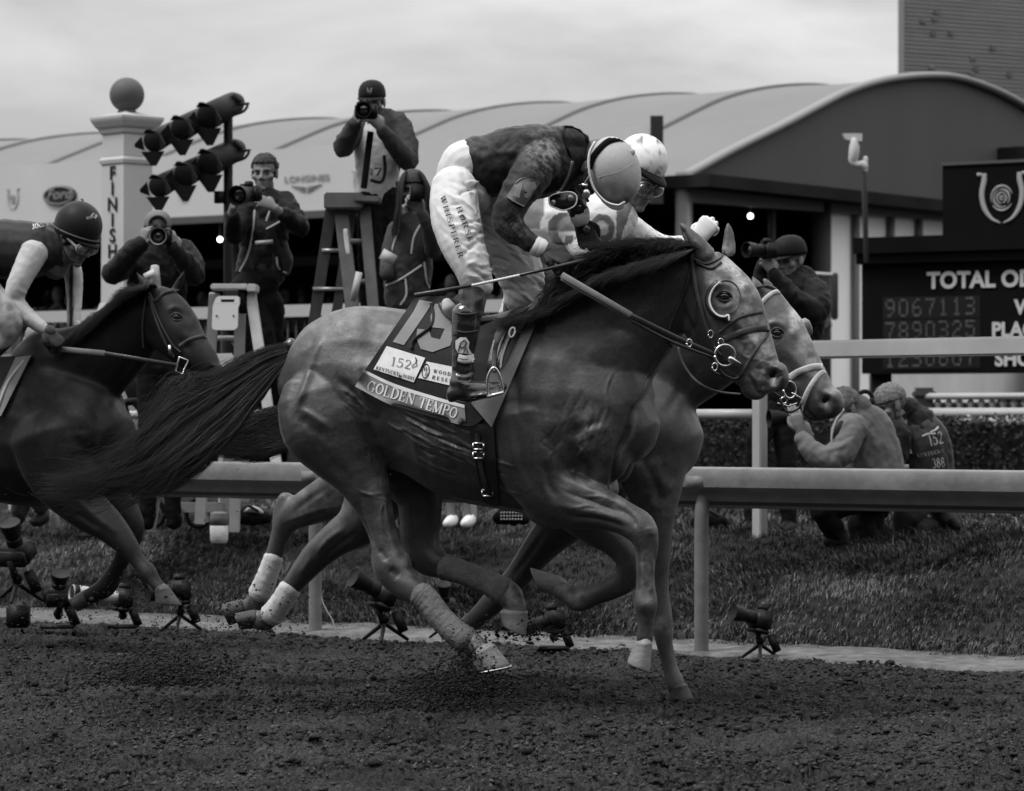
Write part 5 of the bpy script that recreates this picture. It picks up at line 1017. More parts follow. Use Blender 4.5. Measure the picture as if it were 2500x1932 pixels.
def head_template():
    mb = MB(); mb.ell((0, -.012, .036), (.074, .094, .082), n=20, m=12); mb.ell((0, .026, -.028), (.060, .062, .080), n=18, m=12); mb.ell((0, .042, -.072), (.042, .042, .036))
    mb.tube([(0, .082, .016), (0, .092, -.006), (0, .104, -.028)], [.009, .010, .013], n=10); mb.ell((.012, .088, -.033), (.009, .012, .008)); mb.ell((-.012, .088, -.033), (.009, .012, .008))
    mb.tube([(-.046, .064, .020), (-.022, .080, .024), (0, .080, .020), (.022, .080, .024), (.046, .064, .020)], .0095, n=8); mb.tube([(-.024, .076, -.058), (0, .087, -.056), (.024, .076, -.058)], .0062, n=8); mb.tube([(-.021, .076, -.067), (0, .085, -.069), (.021, .076, -.067)], .0068, n=8)
    mb.ell((0, .073, -.092), (.022, .018, .017))
    for s in (-1, 1): mb.ell((s*.046, .050, -.020), (.024, .026, .022)); mb.ell((s*.077, -.006, -.004), (.009, .021, .033), rot=Matrix.Rotation(.25, 3, 'X'))
    mb.tube([(0, -.01, -.06), (0, -.028, -.12), (0, -.04, -.19)], [.054, .054, .062], n=16)
    V, Q = remesh(mb, .0048, 3); Nn = normals(V, Q)
    def g(c, r, d): 
        e = np.exp(-((V-np.array(c))**2).sum(1)/r**2); return e*d
    dl = 0
    for s in (-1, 1): dl = dl+g((s*.031, .078, .0), .016, -.010)+g((s*.008, .096, -.042), .005, -.005)+g((s*.03, .07, -.05), .012, -.003)+g((s*.072, .008, -.004), .009, -.004)
    for x in np.linspace(-.024, .024, 9): dl = dl+g((x, .086, -.0625), .0042, -.0022)
    V = V+Nn*np.asarray(dl)[:, None]
    t = np.zeros(len(V))
    for s in (-1, 1):
        for x in np.linspace(.014, .05, 8): t = np.maximum(t, np.exp(-((V-np.array([s*x, .084-.3*(x-.01), .027]))**2).sum(1)/.0065**2))
    for s in (-1, 1): t = np.maximum(t*.8, .75*np.exp(-(((V-np.array([s*.031, .078, .001]))/np.array([.016, .03, .0075]))**2).sum(1)))  # dark tone painted into the eye sockets where shade would gather
    t = np.maximum(t, .35*np.exp(-((V-np.array([0, .086, -.062]))/np.array([.026, .02, .009]))**2 @ np.ones(3)))
    return V, Q, t
HT = head_template()
def rotm(yaw=0., pitch=0., roll=0.):
    """template faces +Y; yaw 0 looks at the camera, + turns to the photo's right; pitch + looks down"""
    return np.array(Matrix.Rotation(math.radians(180+yaw), 3, 'Z') @ Matrix.Rotation(math.radians(-pitch), 3, 'X') @ Matrix.Rotation(math.radians(roll), 3, 'Y'))
def head_xf(px, py, D, yaw, pitch, roll=0., s=1.0): return P(px, py, D), rotm(yaw, pitch, roll)*s
m_skin = mat('skin', .16, .5, .4, .08, 30, .0006, 160, attr=('tone', .05)); m_skind = mat('skin_muddy', .11, .5, .4, .25, 24, .0008, 160, attr=('tone', .03)); m_hairp = mat('short_hair', .03, .6, .4, .3, 60, .004, 130)  # second skin is a darker, more mottled grey for the muddy riders
m_hairg = mat('grey_hair', .12, .6, .4, .4, 60, .004, 130); m_eyedark = mat('eye_dark', .03, .6, .2)  # eyeballs coloured dark so the sockets read as shaded
def hand_template(curl):
    """wrist at origin, fingers +X, back of hand +Z, thumb towards +Y; curl in degrees per joint"""
    mb = MB(); mb.tube([(-.02, 0, 0), (.0, 0, 0), (.035, .002, .001), (.075, .0, .0), (.092, -.001, -.001)], [.026, .027, .036, .041, .038], [.018, .018, .017, .014, .011], n=16, up=(0, 0, 1))
    for y, l_, r, x0 in ((.030, .072, .0092, .088), (.010, .080, .0094, .094), (-.011, .074, .0090, .090), (-.030, .058, .0080, .080)):
        p = np.array([x0-.012, y, -.002]); a = 0.; pts = [p.copy()]
        for k, f in enumerate((.5, .3, .24)):
            a += math.radians(curl*(.9, 1.15, .8)[k]); p = p+np.array([math.cos(a), 0, -math.sin(a)])*l_*f; pts.append(p.copy())
        mb.tube(spline(np.array(pts), 3), np.interp(np.linspace(0, 1, 10), [0, .5, 1], [r*1.05, r, r*.8]), n=9, up=(0, 1, 0))
    a = math.radians(curl); pts = [(.012, .022, -.004), (.040, .046, -.010), (.066, .052-.018*a, -.014-.016*a), (.090-.01*a, .046-.034*a, -.018-.026*a)]
    mb.tube(spline(np.array(pts), 3), np.interp(np.linspace(0, 1, 10), [0, .6, 1], [.015, .0105, .0088]), n=9, up=(0, 0, 1))
    return remesh(mb, .0030, 2)
HANDS = {c: hand_template(c) for c in (12, 45, 72)}
def hand_at(mb_list, wrist, fdir, back, side=1, curl=45, s=1.0):
    x = unit(fdir); z = np.asarray(back, float); z = unit(z-x*np.dot(z, x)); y = np.cross(z, x)*side; V, Q = HANDS[curl]
    W = np.asarray(wrist)+s*(V[:, :1]*x+V[:, 1:2]*y+V[:, 2:3]*z); mb_list.append((W, Q if side == 1 else Q[:, ::-1])); return mb_list
def join(lst):
    V = np.concatenate([a for a, b in lst]); o = 0; Fs = []
    for a, b in lst: Fs.append(b+o); o += len(a)
    return V, np.concatenate(Fs)
def body_mesh(parent, D, limbs, head=None, hands=(), m=None, vox=.011, shrink=.80):
    mb = MB()
    for pts, ratio in limbs: mb.limb([(x, y, D+d, r*shrink) for x, y, d, r in pts], ratio, 12, 3)
    V, Q = remesh(mb, vox, 2); lst = [(V, Q)]; tone = [np.zeros(len(V))]
    if head is not None:
        c, Rm = head; hv, hq, ht = HT; lst.append((hv @ Rm.T+c, hq)); tone.append(ht)
    for h in hands:
        k = len(lst); hand_at(lst, **h); tone.append(np.zeros(len(lst[-1][0])))
    V, Q = join(lst); o = mkobj('body', V, Q, m or m_skin, parent, attrs={'tone': np.concatenate(tone)})
    if head is not None:
        mb = MB()
        for s in (-1, 1): mb.ell(np.array([s*.031, .0680, .0005]) @ Rm.T+c, .0090, n=12, m=8)
        e = mb.build('eyes', m_eyedark, parent); mb = MB()
        for s in (-1, 1): mb.ell(np.array([s*.031, .0745, .0]) @ Rm.T+c, .0050, n=10, m=6)
        mb.build('pupils', m_eye, e)
    return o
def hair_cap(parent, head, m, line=.02, back=-.05, thick=.008, bump=.006, name='hair', seed=1, long=0.):
    c, Rm = head; V, Q, t = HT; Nn = normals(V, Q); hl = line+.55*(V[:, 1]-.06)+.010*fbm(V[:, 0]*60, V[:, 1]*60, 2, seed); 
    sel = (V[:, 2] > np.where(V[:, 1] > .02, line+.0*V[:, 1], back)) & ~((np.abs(V[:, 0]) > .068) & (V[:, 2] < .03)) & (V[:, 2] > -.09)
    fs = Q[sel[Q].all(1)]; n_ = fbm(V[:, 0]*70+V[:, 2]*30, V[:, 1]*70, 3, seed)
    W = V+Nn*(thick+bump*n_)[:, None]; used = np.unique(fs); mp_ = -np.ones(len(V), int); mp_[used] = np.arange(len(used)); fs2 = mp_[fs]; k = len(used)
    A = np.concatenate([W[used], V[used]-Nn[used]*.004]); cnt = {}
    for q in fs2:
        for i in range(4): cnt[(q[i], q[(i+1) % 4])] = 1
    rim = [(a+k, b+k, b, a) for (a, b) in cnt if (b, a) not in cnt]
    return mkobj(name, A @ Rm.T+c, [tuple(q) for q in fs2]+rim, m, parent)
def loc(head, p): c, Rm = head; return np.array(p) @ Rm.T+c
def cap_hat(parent, head, m, peak=True, s=1.0, name='cap', emblem=None, back=False):
    c, Rm = head; mb = MB(); V = []; n = 28; prof = [(1.0, -.0), (1.01, .02), (.97, .045), (.86, .07), (.64, .09), (.34, .101), (.05, .104)]
    cc = np.array([0, -.010, .030])
    for r, h in prof:
        for j in range(n): a = 2*PI*j/n; V.append(cc+np.array([math.cos(a)*.081*r*s, math.sin(a)*.101*r*s, h*s]))
    f = [(i*n+j, i*n+(j+1) % n, (i+1)*n+(j+1) % n, (i+1)*n+j) for i in range(len(prof)-1) for j in range(n)]+[tuple(range(n-1, -1, -1)), tuple((len(prof)-1)*n+j for j in range(n))]
    o = MB().add(np.array(V) @ Rm.T+c, f).build(name, m, parent)
    if peak:
        d = -1 if back else 1; top = []; k = 12
        for j in range(k):
            a = math.radians(15+150*j/(k-1)); x, y = math.cos(a), math.sin(a)
            top.append((x*.079, -.01+d*y*.099, .034)); 
        outer = [(math.cos(math.radians(8+164*j/(k-1)))*.078, -.01+d*(.085+.085*math.sin(math.radians(8+164*j/(k-1)))), .034-.016*math.sin(math.radians(8+164*j/(k-1)))) for j in range(k)]
        V2 = np.array(top+outer+[(x, y, z-.005) for x, y, z in top+outer]); e = 2*k
        f2 = [(j, j+1, k+j+1, k+j) for j in range(k-1)]+[(e+j, e+k+j, e+k+j+1, e+j+1) for j in range(k-1)]+[(k+j, k+j+1, e+k+j+1, e+k+j) for j in range(k-1)]
        MB().add(V2 @ Rm.T+c, f2).build('peak', m, o)
    return o
m_camb = mat('camera_black', .010, .45, .4, .2, 30); m_glass = mat('lens_glass', .004, .04, .7, coat=1.0); m_lensw = mat('lens_white', .42, .45, .4, .1, 20)
def photo_camera(c, dirv, label, lens_l=.16, lens_r=.045, white=False, up=(0, 0, 1), group=None, s=1.0, band=True):
    x = unit(dirv); up = np.asarray(up, float); z = unit(up-x*np.dot(up, x)); y = np.cross(z, x); c = np.asarray(c, float)
    t = thing('photo_camera', label, 'camera', c, group); A = (x, y, z); s_ = s
    mb = MB(); mb.box(c-x*.03*s_, (.030*s_, .068*s_, .046*s_), A, .009*s_); mb.box(c-x*.02*s_+z*.056*s_, (.022*s_, .022*s_, .018*s_), A, .006*s_); mb.box(c-x*.01*s_+y*.052*s_, (.034*s_, .016*s_, .042*s_), A, .008*s_); mb.cyl(c-x*.03*s_-y*.045*s_+z*.045*s_, c-x*.03*s_-y*.045*s_+z*.058*s_, .014*s_, n=12); mb.build('camera_body', m_camb, t)
    lr, ll = lens_r*s_, lens_l*s_; mb = MB(); mb.lathe(c, [(lr*.8, -.002), (lr*.82, ll*.25), (lr*.74, ll*.28), (lr*.76, ll*.45), (lr*.94, ll*.55), (lr*.96, ll*.72), (lr, ll*.75), (lr*1.06, ll), (lr*.98, ll), (lr*.86, ll*.80)], x, 24); l_ = mb.build('lens', m_lensw if white else m_camb, t, ang=40)
    if white:
        mb = MB(); mb.lathe(c, [(lr*.99, ll*.78), (lr*1.09, ll*1.001), (lr*1.0, ll*1.001), (lr*.9, ll*.82)], x, 24); mb.build('lens_hood', m_camb, l_)
    mb = MB(); mb.lathe(c, [(lr*.84, ll*.80), (lr*.5, ll*.84), (.001, ll*.86)], x, 24); mb.build('glass', m_glass, l_); return t
def strapline(name, pts, D, wpx, m, parent):
    mb = MB(); W = spline(np.array([P(x, y, D+d) for x, y, d in pts]), 5); mb.tube(W, wpx/S(D)/2, .003, 8); return mb.build(name, m, parent)
# ================================================================ the leading jockey
m_silk_d = mat('dark_silks', .012, .5, .4, .4, 14, .0015, 60, sheen=.3, attr=('tone', .17), var2=.2, vs2=6); m_mud = mat('mud_sleeve', .018, .6, .35, .5, 16, .002, 70, attr=('tone', .14), sheen=.2)
m_breech = mat('white_breeches', .50, .6, .3, .04, 5, .0010, 60, attr=('tone', .12)); m_boot = mat('boot_leather', .010, .14, .6, .3, 20, .0012, 70, coat=.22, attr=('tone', .10)); m_glove = mat('dark_glove', .022, .5, .4, .4, 22, .0015, 120)
m_helm = mat('grey_helmet_cover', .33, .5, .4, .10, 14, .0012, 70, attr=('tone', .08), sheen=.2); m_black = mat('matte_black', .008, .6, .3); m_gog = mat('goggle_lens', .05, .08, .6, coat=1.0)
DJ = 13.32
jk = thing('person', 'jockey in muddy dark silks and white breeches crouched with bowed head on leading horse', 'jockey', P(1150, 800, DJ))
hdj = head_xf(1452, 410, DJ-.0, 68, 62, 0, 1.0)
NEARL = [(1108, 452, -.12, 56), (1112, 520, -.20, 62), (1128, 590, -.27, 56), (1152, 655, -.31, 44), (1160, 692, -.31, 36)]
FARL = [(1160, 470, .12, 60), (1205, 560, .20, 64), (1262, 650, .27, 60), (1275, 702, .29, 52), (1262, 735, .29, 36)]
SHIN = [(1160, 690, -.31, 34), (1153, 722, -.32, 33), (1146, 765, -.33, 34), (1138, 830, -.34, 31), (1132, 890, -.34, 28), (1132, 925, -.34, 28)]
torso = [(1128, 402, 0, 44), (1152, 396, 0, 60), (1200, 402, 0, 78), (1260, 398, 0, 88), (1320, 394, 0, 89), (1368, 388, 0, 76), (1402, 384, 0, 50)]
ARM = [(1318, 392, -.16, 52), (1300, 420, -.22, 50), (1272, 462, -.27, 44), (1246, 508, -.30, 38), (1234, 540, -.30, 36)]; FOREA = [(1234, 540, -.30, 36), (1262, 570, -.30, 29), (1296, 594, -.30, 22), (1316, 604, -.30, 19)]
FARM = [(1372, 400, .14, 46), (1388, 450, .16, 36), (1402, 490, .10, 28), (1414, 520, .02, 22)]
body_mesh(jk, DJ, [(torso, 1.1), (ARM, 1.), (FOREA, 1.), (FARM, 1.), (NEARL, 1), (FARL, 1), (SHIN, 1), ([(1395, 385, 0, 36), (1425, 395, 0, 36)], 1.)], hdj, (), m_skind)
hem = [(1104, 432, 0, 44), (1128, 404, 0, 56), (1150, 398, 0, 58)]
breS = [([(1062, 500), (1090, 540), (1130, 560)], 5, 5), ([(1075, 560), (1110, 585), (1150, 590)], 5, -4), ([(1130, 430), (1160, 480), (1180, 530), (1196, 590)], 7, -12), ([(1140, 640), (1170, 650), (1196, 645)], 4, 5), ([(1138, 670), (1165, 676), (1200, 668)], 4, 5), ([(1150, 690), (1180, 692)], 3.5, -4), ([(1090, 440), (1120, 450), (1150, 470)], 5, -4), ([(1215, 690), (1250, 720), (1290, 742)], 6, 6), ([(1200, 640), (1240, 680), (1290, 700)], 6, -6)]
gq = np.random.default_rng(8)
for i in range(46):
    y = 440+gq.random()*240; x = 1066+(y-440)*.28+gq.random()*86; l_ = 22+34*gq.random(); a_ = gq.normal(.35, .45); breS.append(([(x, y), (x+l_*.5, y+l_*.5*math.sin(a_)-3), (x+l_, y+l_*math.sin(a_))], 3.0+1.6*gq.random(), gq.choice([-7, 6])))
for i in range(26):
    y = 500+gq.random()*230; x = 1190+(y-500)*.25+gq.random()*80; l_ = 20+34*gq.random(); a_ = gq.normal(.8, .5); breS.append(([(x, y), (x+l_*.5, y+l_*.5*math.sin(a_)-3), (x+l_, y+l_*math.sin(a_))], 3.4, gq.choice([-7, 6])))
CUFF = [(1152, 652, -.31, 44), (1166, 682, -.31, 38), (1178, 704, -.31, 31)]
def muddy(k, sx_=.03, lo=.42, gain=3.2):
    def f(V):
        px, py = topx(V); return {'tone': np.clip((fbm(px*sx_+V[:, 1]*9, py*sx_*1.6, 5, k)-lo)*gain, 0, 1)*np.clip(fbm(px*.006, py*.006, 2, k+3)*2.2-.5, .05, 1)}
    return f
def dusty_sheen(V):  # pale patches paint shoulder sheen along with dust smears
    px, py = topx(V); k = np.exp(-((px-1332)/48)**2-((py-375)/52)**2)*1.0+np.exp(-((px-1262)/40)**2-((py-560)/40)**2)*.7+np.exp(-((px-1160)/40)**2-((py-350)/22)**2)*.3
    return {'tone': np.clip((fbm(px*.05+py*.06, (py-px)*.20, 5, 12)-.38)*3.0, 0, 1.2)*np.clip(k, .04, 1)}
ob, Vb, Qb = garment('breeches', jk, DJ, [(NEARL, .95), (FARL, .95), (hem, 1.25), (CUFF, .9), ([(1100, 470, 0, 60), (1150, 480, 0, 62)], 1.2)], m_breech, .0065, .0026, breS, 3, 3, lambda V: {'tone': np.clip((fbm(topx(V)[0]*.09, topx(V)[1]*.05, 4, 6)-.58)*2, 0, .25)*np.clip((topx(V)[1]-600)/90, 0, 1)}, wf=9.)
bvl = bvh_of(Vb, Qb); mb = MB()
serif_line('WHISPERER', (1074, 480), (1120, 632), 13, bvl, mb, .009, 1.1, DJ-.35, spacing=.20); mb.build('breeches_lettering', m_ink, ob); mb = MB(); serif_line('HORSE', (1113, 506), (1145, 592), 13, bvl, mb, .009, 1.1, DJ-.35, spacing=.22); mb.build('breeches_lettering', m_ink, ob)
jst = [([(1377, 310), (1384, 350), (1398, 400)], 6, -7), ([(1150, 350), (1250, 330), (1350, 322)], 10, 4), ([(1160, 380), (1200, 440), (1240, 470)], 8, -6), ([(1250, 400), (1262, 380), (1290, 350), (1330, 345)], 9, -8), ([(1300, 350), (1345, 380), (1360, 430)], 10, 6), ([(1330, 360), (1350, 400), (1350, 450)], 6, -6), ([(1140, 370), (1170, 400)], 6, 4), ([(1200, 420), (1250, 440), (1290, 450)], 7, -5)]
oj, Vj, Qj = garment('jacket', jk, DJ, [(torso, 1.12), (ARM, 1.0), (FARM, 1.0), (FOREA, 1.), ([(1362, 350, .0, 42), (1392, 345, .0, 36), (1418, 350, 0, 26)], 1.7)], m_silk_d, .0085, .007, jst, 3, 9, dusty_sheen, wf=8.)
bvj = bvh_of(Vj, Qj)
mb = MB(); strap('s', bvj, [(1378, 308), (1376, 330), (1384, 360), (1396, 385)], 6, None, None, .004, .004, DJ, mb=mb); strap('s', bvj, [(1379, 308), (1408, 312), (1430, 330), (1436, 350)], 6, None, None, .004, .004, DJ-.05, mb=mb); mb.build('collar_edge', m_black, oj)
# armband with the number 19
arm_poly = [(1249, 455), (1262, 437), (1300, 428), (1322, 444), (1318, 468), (1300, 490), (1277, 507), (1250, 492), (1234, 480)]
PX, PY = patch_grid([(1264, 438), (1300, 430), (1320, 446)], [(1236, 480), (1254, 494), (1279, 507)], 12, 12); D_ = np.array([[front(bvj, x, y) or DJ-.3 for x, y in zip(r, s_)] for r, s_ in zip(PX, PY)])
for _ in range(4): q_ = np.pad(D_, 1, mode='edge'); D_ = np.minimum(D_, (q_[:-2, 1:-1]+q_[2:, 1:-1]+q_[1:-1, :-2]+q_[1:-1, 2:])/4)
oa, Wn = sheet('number_armband', PX, PY, D_-.008, .005, mat('armband_plastic', .06, .25, .5, .3, 20, coat=.4), jk); nx = 12; bva = BVHTree.FromPolygons([tuple(v) for v in Wn], [(a, a+nx, a+nx+1, a+1) for a in range(11*12-1) if a % nx != nx-1])
mb = MB(); poly_on(mb, bva, [(1262, 452), (1276, 446), (1268, 484), (1252, 478)], .003, DJ-.3); poly_on(mb, bva, [(1284, 446), (1306, 444), (1310, 456), (1296, 488), (1278, 482), (1292, 470), (1282, 468), (1278, 456)], .003, DJ-.3); mb.build('armband_number', m_num, oa)
mb = MB(); strap('s', bva, [(1240, 482), (1262, 496), (1280, 505)], 4, None, None, .003, .003, DJ-.3, mb=mb); strap('s', bva, [(1258, 448), (1275, 436), (1300, 430), (1320, 444), (1318, 466)], 3, None, None, .003, .003, DJ-.3, mb=mb); mb.build('armband_edge', m_num, oa)
for nm, pts, dd, r_ in (('cuff', [(1306, 600), (1322, 607)], -.30, 21.5), ('cuff', [(1414, 516), (1417, 536)], .03, 22)):
    mb = MB(); a = P(*pts[0], DJ+dd); b = P(*pts[1], DJ+dd); rr_ = (r_+3)/S(DJ); mb.tube([a, a*.52+b*.48], rr_, n=18); mb.tube([a*.45+b*.55, b], rr_*.97, n=18); mb.build('cuff', m_white, oj)
mb = MB(); mb.tube([P(1325, 609, DJ-.30), P(1338, 614, DJ-.30)], 19/S(DJ), n=18); mb.build('wrist_strap', m_leath2, jk)
# gloves holding rein and whip
lst = []; hand_at(lst, P(1334, 614, DJ-.30), P(1400, 642, DJ-.36)-P(1334, 614, DJ-.30), (.35, -.62, .7), -1, 72, 1.12); V_, Q_ = join(lst); mkobj('glove', V_, Q_, m_glove, jk)
lst = []; hand_at(lst, P(1418, 545, DJ+.05), P(1446, 612, DJ-.0)-P(1418, 545, DJ+.05), (-.3, -.85, .2), 1, 72, 1.12); V_, Q_ = join(lst); mkobj('glove', V_, Q_, m_glove, jk)
mb = MB(); mb.tube([P(1424, 556, DJ+.045), P(1429, 567, DJ+.04)], 19/S(DJ), n=16); w_ = mb.build('wristwatch', m_black, jk); mb = MB(); mb.ell(P(1432, 560, DJ+.0), (.014, .006, .016)); mb.build('watch_face', m_gog, w_)
# boots and socks
sockp = [(1162, 700, -.31, 33), (1157, 725, -.32, 31), (1148, 765, -.33, 31)]
garment('sock', jk, DJ, [(sockp, .9)], m_mud, .008, .003, None, 2, 4, muddy(31, .05, .36), wf=12.)
bt = [(1139, 762, -.33, 36), (1137, 800, -.335, 35), (1134, 845, -.34, 31), (1131, 885, -.34, 28), (1132, 915, -.34, 30)]; ft = [(1112, 950, -.335, 22), (1136, 954, -.35, 29), (1168, 955, -.36, 23), (1202, 950, -.37, 18), (1230, 944, -.37, 11)]
bst = [([(1105, 905), (1130, 915), (1160, 905)], 4, -5), ([(1110, 925), (1140, 930), (1170, 925)], 4, -4), ([(1104, 812), (1135, 816), (1166, 812)], 3, 3), ([(1130, 940), (1165, 935), (1200, 930)], 4, 3), ([(1100, 970), (1160, 972), (1225, 952)], 3, -3)]
obt, Vt, Qt = garment('boot', jk, DJ, [(bt, .85), (ft, .95), ([(1103, 958, -.335, 14), (1104, 974, -.335, 12)], 1.5), ([(1150, 970, -.35, 8), (1190, 965, -.36, 8), (1226, 956, -.37, 6)], 4), ([(1132, 915, -.34, 29), (1128, 940, -.345, 32)], .9)], m_boot, .0075, .0012, bst, 3, 5, muddy(44, .05, .5))
bvt = bvh_of(Vt, Qt); mb = MB(); strap('s', bvt, [(1104, 762), (1135, 768), (1172, 764)], 5, None, None, .003, .004, DJ-.38, mb=mb); strap('s', bvt, [(1102, 806), (1134, 812), (1168, 808)], 4, None, None, .003, .003, DJ-.38, mb=mb); mb.build('boot_band', m_leath2, obt)
mb = MB(); strap('s', bvt, [(1118, 874), (1136, 878), (1158, 874)], 20, None, None, .003, .003, DJ-.38, mb=mb); poly_on(mb, bvt, [(1118, 862), (1112, 850), (1112, 832), (1124, 824), (1138, 824), (1146, 836), (1144, 850), (1154, 866)], .006, DJ-.38); pt_ = mb.build('boot_patch', m_patch, obt)
mb = MB(); pp_ = [(1118, 858), (1124, 838), (1134, 830), (1140, 838), (1130, 850), (1122, 846)]; mb.tube([P(x, y, (front(bvt, x, y) or DJ-.38)-.009) for x, y in pp_], .0022, n=5); mb.tube([P(x, y, (front(bvt, x, y) or DJ-.38)-.009) for x, y in ((1132, 862), (1137, 846), (1143, 862))], .0018, n=5)
mb.tube([P(x, y, (front(bvt, x, y) or DJ-.38)-.010) for x, y in ((1112, 874), (1136, 878), (1156, 875))], .0012, n=5); mb.build('patch_emblem', m_ink, pt_)
mb = MB(); mb.limb([(1262, 735, .0, 30), (1255, 790, .0, 28), (1250, 860, 0, 26)], 1); mb = MB(); mb.limb([(1265, 720, DJ+.32, 34), (1258, 790, DJ+.34, 33), (1248, 860, DJ+.34, 28), (1246, 905, DJ+.34, 27), (1275, 925, DJ+.33, 22), (1310, 925, DJ+.32, 16)], .9); mb.build('boot', m_boot, jk)
# stirrup
mb = MB(); ds = DJ-.37; sp_ = [(1192, 968), (1190, 930), (1196, 908), (1206, 898), (1216, 908), (1224, 930), (1228, 956)]
mb.tube(spline(np.array([P(x, y, ds-.04+.0) for x, y in sp_]), 4), .006, n=8); mb.beam(P(1190, 970, ds-.04), P(1230, 958, ds-.04), .10, .012); mb.build('stirrup_iron', m_metal, h1)
mb = MB(); mb.tube(spline(np.array([P(x, y, d) for x, y, d in ((1206, 900, ds-.04), (1208, 860, ds+.0), (1220, 820, ds+.03), (1250, 780, DS-.12))]), 4), .010, .004, 8); mb.build('stirrup_leather', m_leath2, h1)
# helmet: ellipsoid seen from above because the head is bowed
hc = P(1500, 418, DJ-.03); tl = math.radians(-14); ha = np.array([math.cos(tl), 0, -math.sin(tl)]); hb = np.array([math.sin(tl), 0, math.cos(tl)]); hcn = np.array([0, 1., 0]); Hax = np.array([ha, hcn, hb])
def helmet(parent, c, ax, r, m, tonef=None, seams=True, name='helmet', cut=None):
    mb = MB(); mb.ell(c, r, rot=np.array(ax).T, n=44, m=30); V = mb.verts(); 
    o = mkobj(name, V, mb.f, m, parent, attrs={'tone': tonef(V) if tonef else np.zeros(len(V))}); return o
rH = (.106, .125, .141)
def ht_(V): px, py = topx(V); return np.clip((fbm(px*.06, py*.04, 5, 71)-.42)*3.5, 0, 1)*np.clip((py-440)/50, 0, 1)*.9
hm = helmet(jk, hc, Hax, rH, m_helm, ht_); bvm = bvh_of(np.array([v.co[:] for v in hm.data.vertices])+rootloc(jk), [tuple(p.vertices) for p in hm.data.polygons])
mb = MB(); strap('s', bvm, [(1438, 412), (1450, 380), (1480, 348), (1512, 338), (1536, 342)], 15, None, None, .004, .006, DJ-.1, mb=mb); mb.build('goggle_strap', m_black, hm)
mb = MB(); strap('s', bvm, [(1545, 400), (1510, 420), (1458, 434)], 1.4, None, None, .0005, .001, DJ-.1, mb=mb); mb.build('seam', m_helm, hm)
mb = MB(); mb.ell(P(1543, 372, front(bvm, 1541, 372) or DJ-.1), (.013, .006, .013)); mb.build('button', m_helm, hm)
rim = [(1452, 348), (1440, 372), (1437, 405), (1442, 440), (1456, 470), (1480, 494), (1508, 502), (1524, 494)]
mb = MB(); mb.tube(spline(np.array([P(x, y, DJ-.115) for x, y in rim]), 4), .0055, .010, 10); mb.build('white_piping', m_white, hm)
mb = MB(); PX, PY = patch_grid([(1452, 462), (1478, 490), (1505, 500), (1524, 494)], [(1470, 492), (1490, 508), (1508, 513), (1522, 508)], 16, 5); D_ = DJ-.10+(PY-480)*.0004; sheet('peak', PX, PY, D_, .03, mat('helmet_peak', .33, .45, .4), hm)
mb = MB(); PX, PY = patch_grid([(1462, 338), (1444, 358), (1434, 385)], [(1446, 352), (1434, 362), (1424, 384)], 8, 4); sheet('neck_flap', PX, PY, DJ-.02+0*PX, .05, m_helm, hm)
# straps, chin cup and loose goggles under the chin
mb = MB()
for l_, r_ in (([(1432, 410, -.12), (1428, 440, -.12), (1426, 470, -.12), (1436, 492, -.11)], .006), ([(1440, 430, -.12), (1424, 452, -.13), (1412, 452, -.12)], .005), ([(1398, 395, -.13), (1388, 430, -.14), (1372, 460, -.15), (1360, 474, -.16)], .008)): mb.tube(spline(np.array([P(x, y, DJ+d) for x, y, d in l_]), 4), r_, .004, 7)
mb.build('chin_strap', m_leath, hm)
mb = MB(); mb.ell(P(1431, 474, DJ-.13), (.017, .008, .021)); mb.box(P(1427, 453, DJ-.135), (.013, .004, .006)); mb.build('strap_buckle', m_metal, hm)
gg = [(1340, 482), (1352, 475), (1375, 470), (1396, 470), (1408, 480), (1406, 498), (1395, 508), (1375, 514), (1356, 508), (1342, 500)]
mb = MB(); W = np.array([P(x, y, DJ-.20) for x, y in gg]); mb.prism(W[::-1], (0, .03, 0)); go = mb.build('goggles', m_leath, jk); mb = MB()
q_ = spline(np.array([P(x, y, DJ-.21) for x, y in gg+gg[:1]]), 4); mb.tube(q_, .0028, n=6, caps=False); mb.build('goggle_rim', m_patch, go)
mb = MB(); mb.ell(P(1350, 495, DJ-.205), (.012, .007, .012)); mb.ell(P(1392, 484, DJ-.205), (.014, .007, .014)); mb.box(P(1361, 472, DJ-.205), (.010, .004, .007)); mb.build('snap', mat('dull_metal', .25, .35, .5, metal=.8), go)
# whip in the near hand
wt = thing('riding_whip', 'long dark riding whip with a ribbed pale section across the leading jockey\'s shin', 'whip', P(1240, 680, DJ-.42))
wp = lambda x, y: P(x, y, DJ-.42)
mb = MB(); mb.tube([wp(1013, 722), wp(1080, 711), wp(1150, 697)], [.010, .010, .006], [.004, .004, .006], n=8); mb.build('leather_flap', m_leath, wt)
mb = MB(); pts = [wp(1150+i*(120/26), 698-i*(26/26)) for i in range(27)]; mb.tube(pts, [.0062 if i % 2 else .0045 for i in range(27)], n=10); mb.build('ribbed_grip', m_patch, wt)
mb = MB(); mb.tube([wp(1270, 672), wp(1345, 655), P(1400, 642, DJ-.36), P(1470, 624, DJ-.30)], [.006, .007, .009, .013], n=10); mb.build('shaft', m_leath, wt)

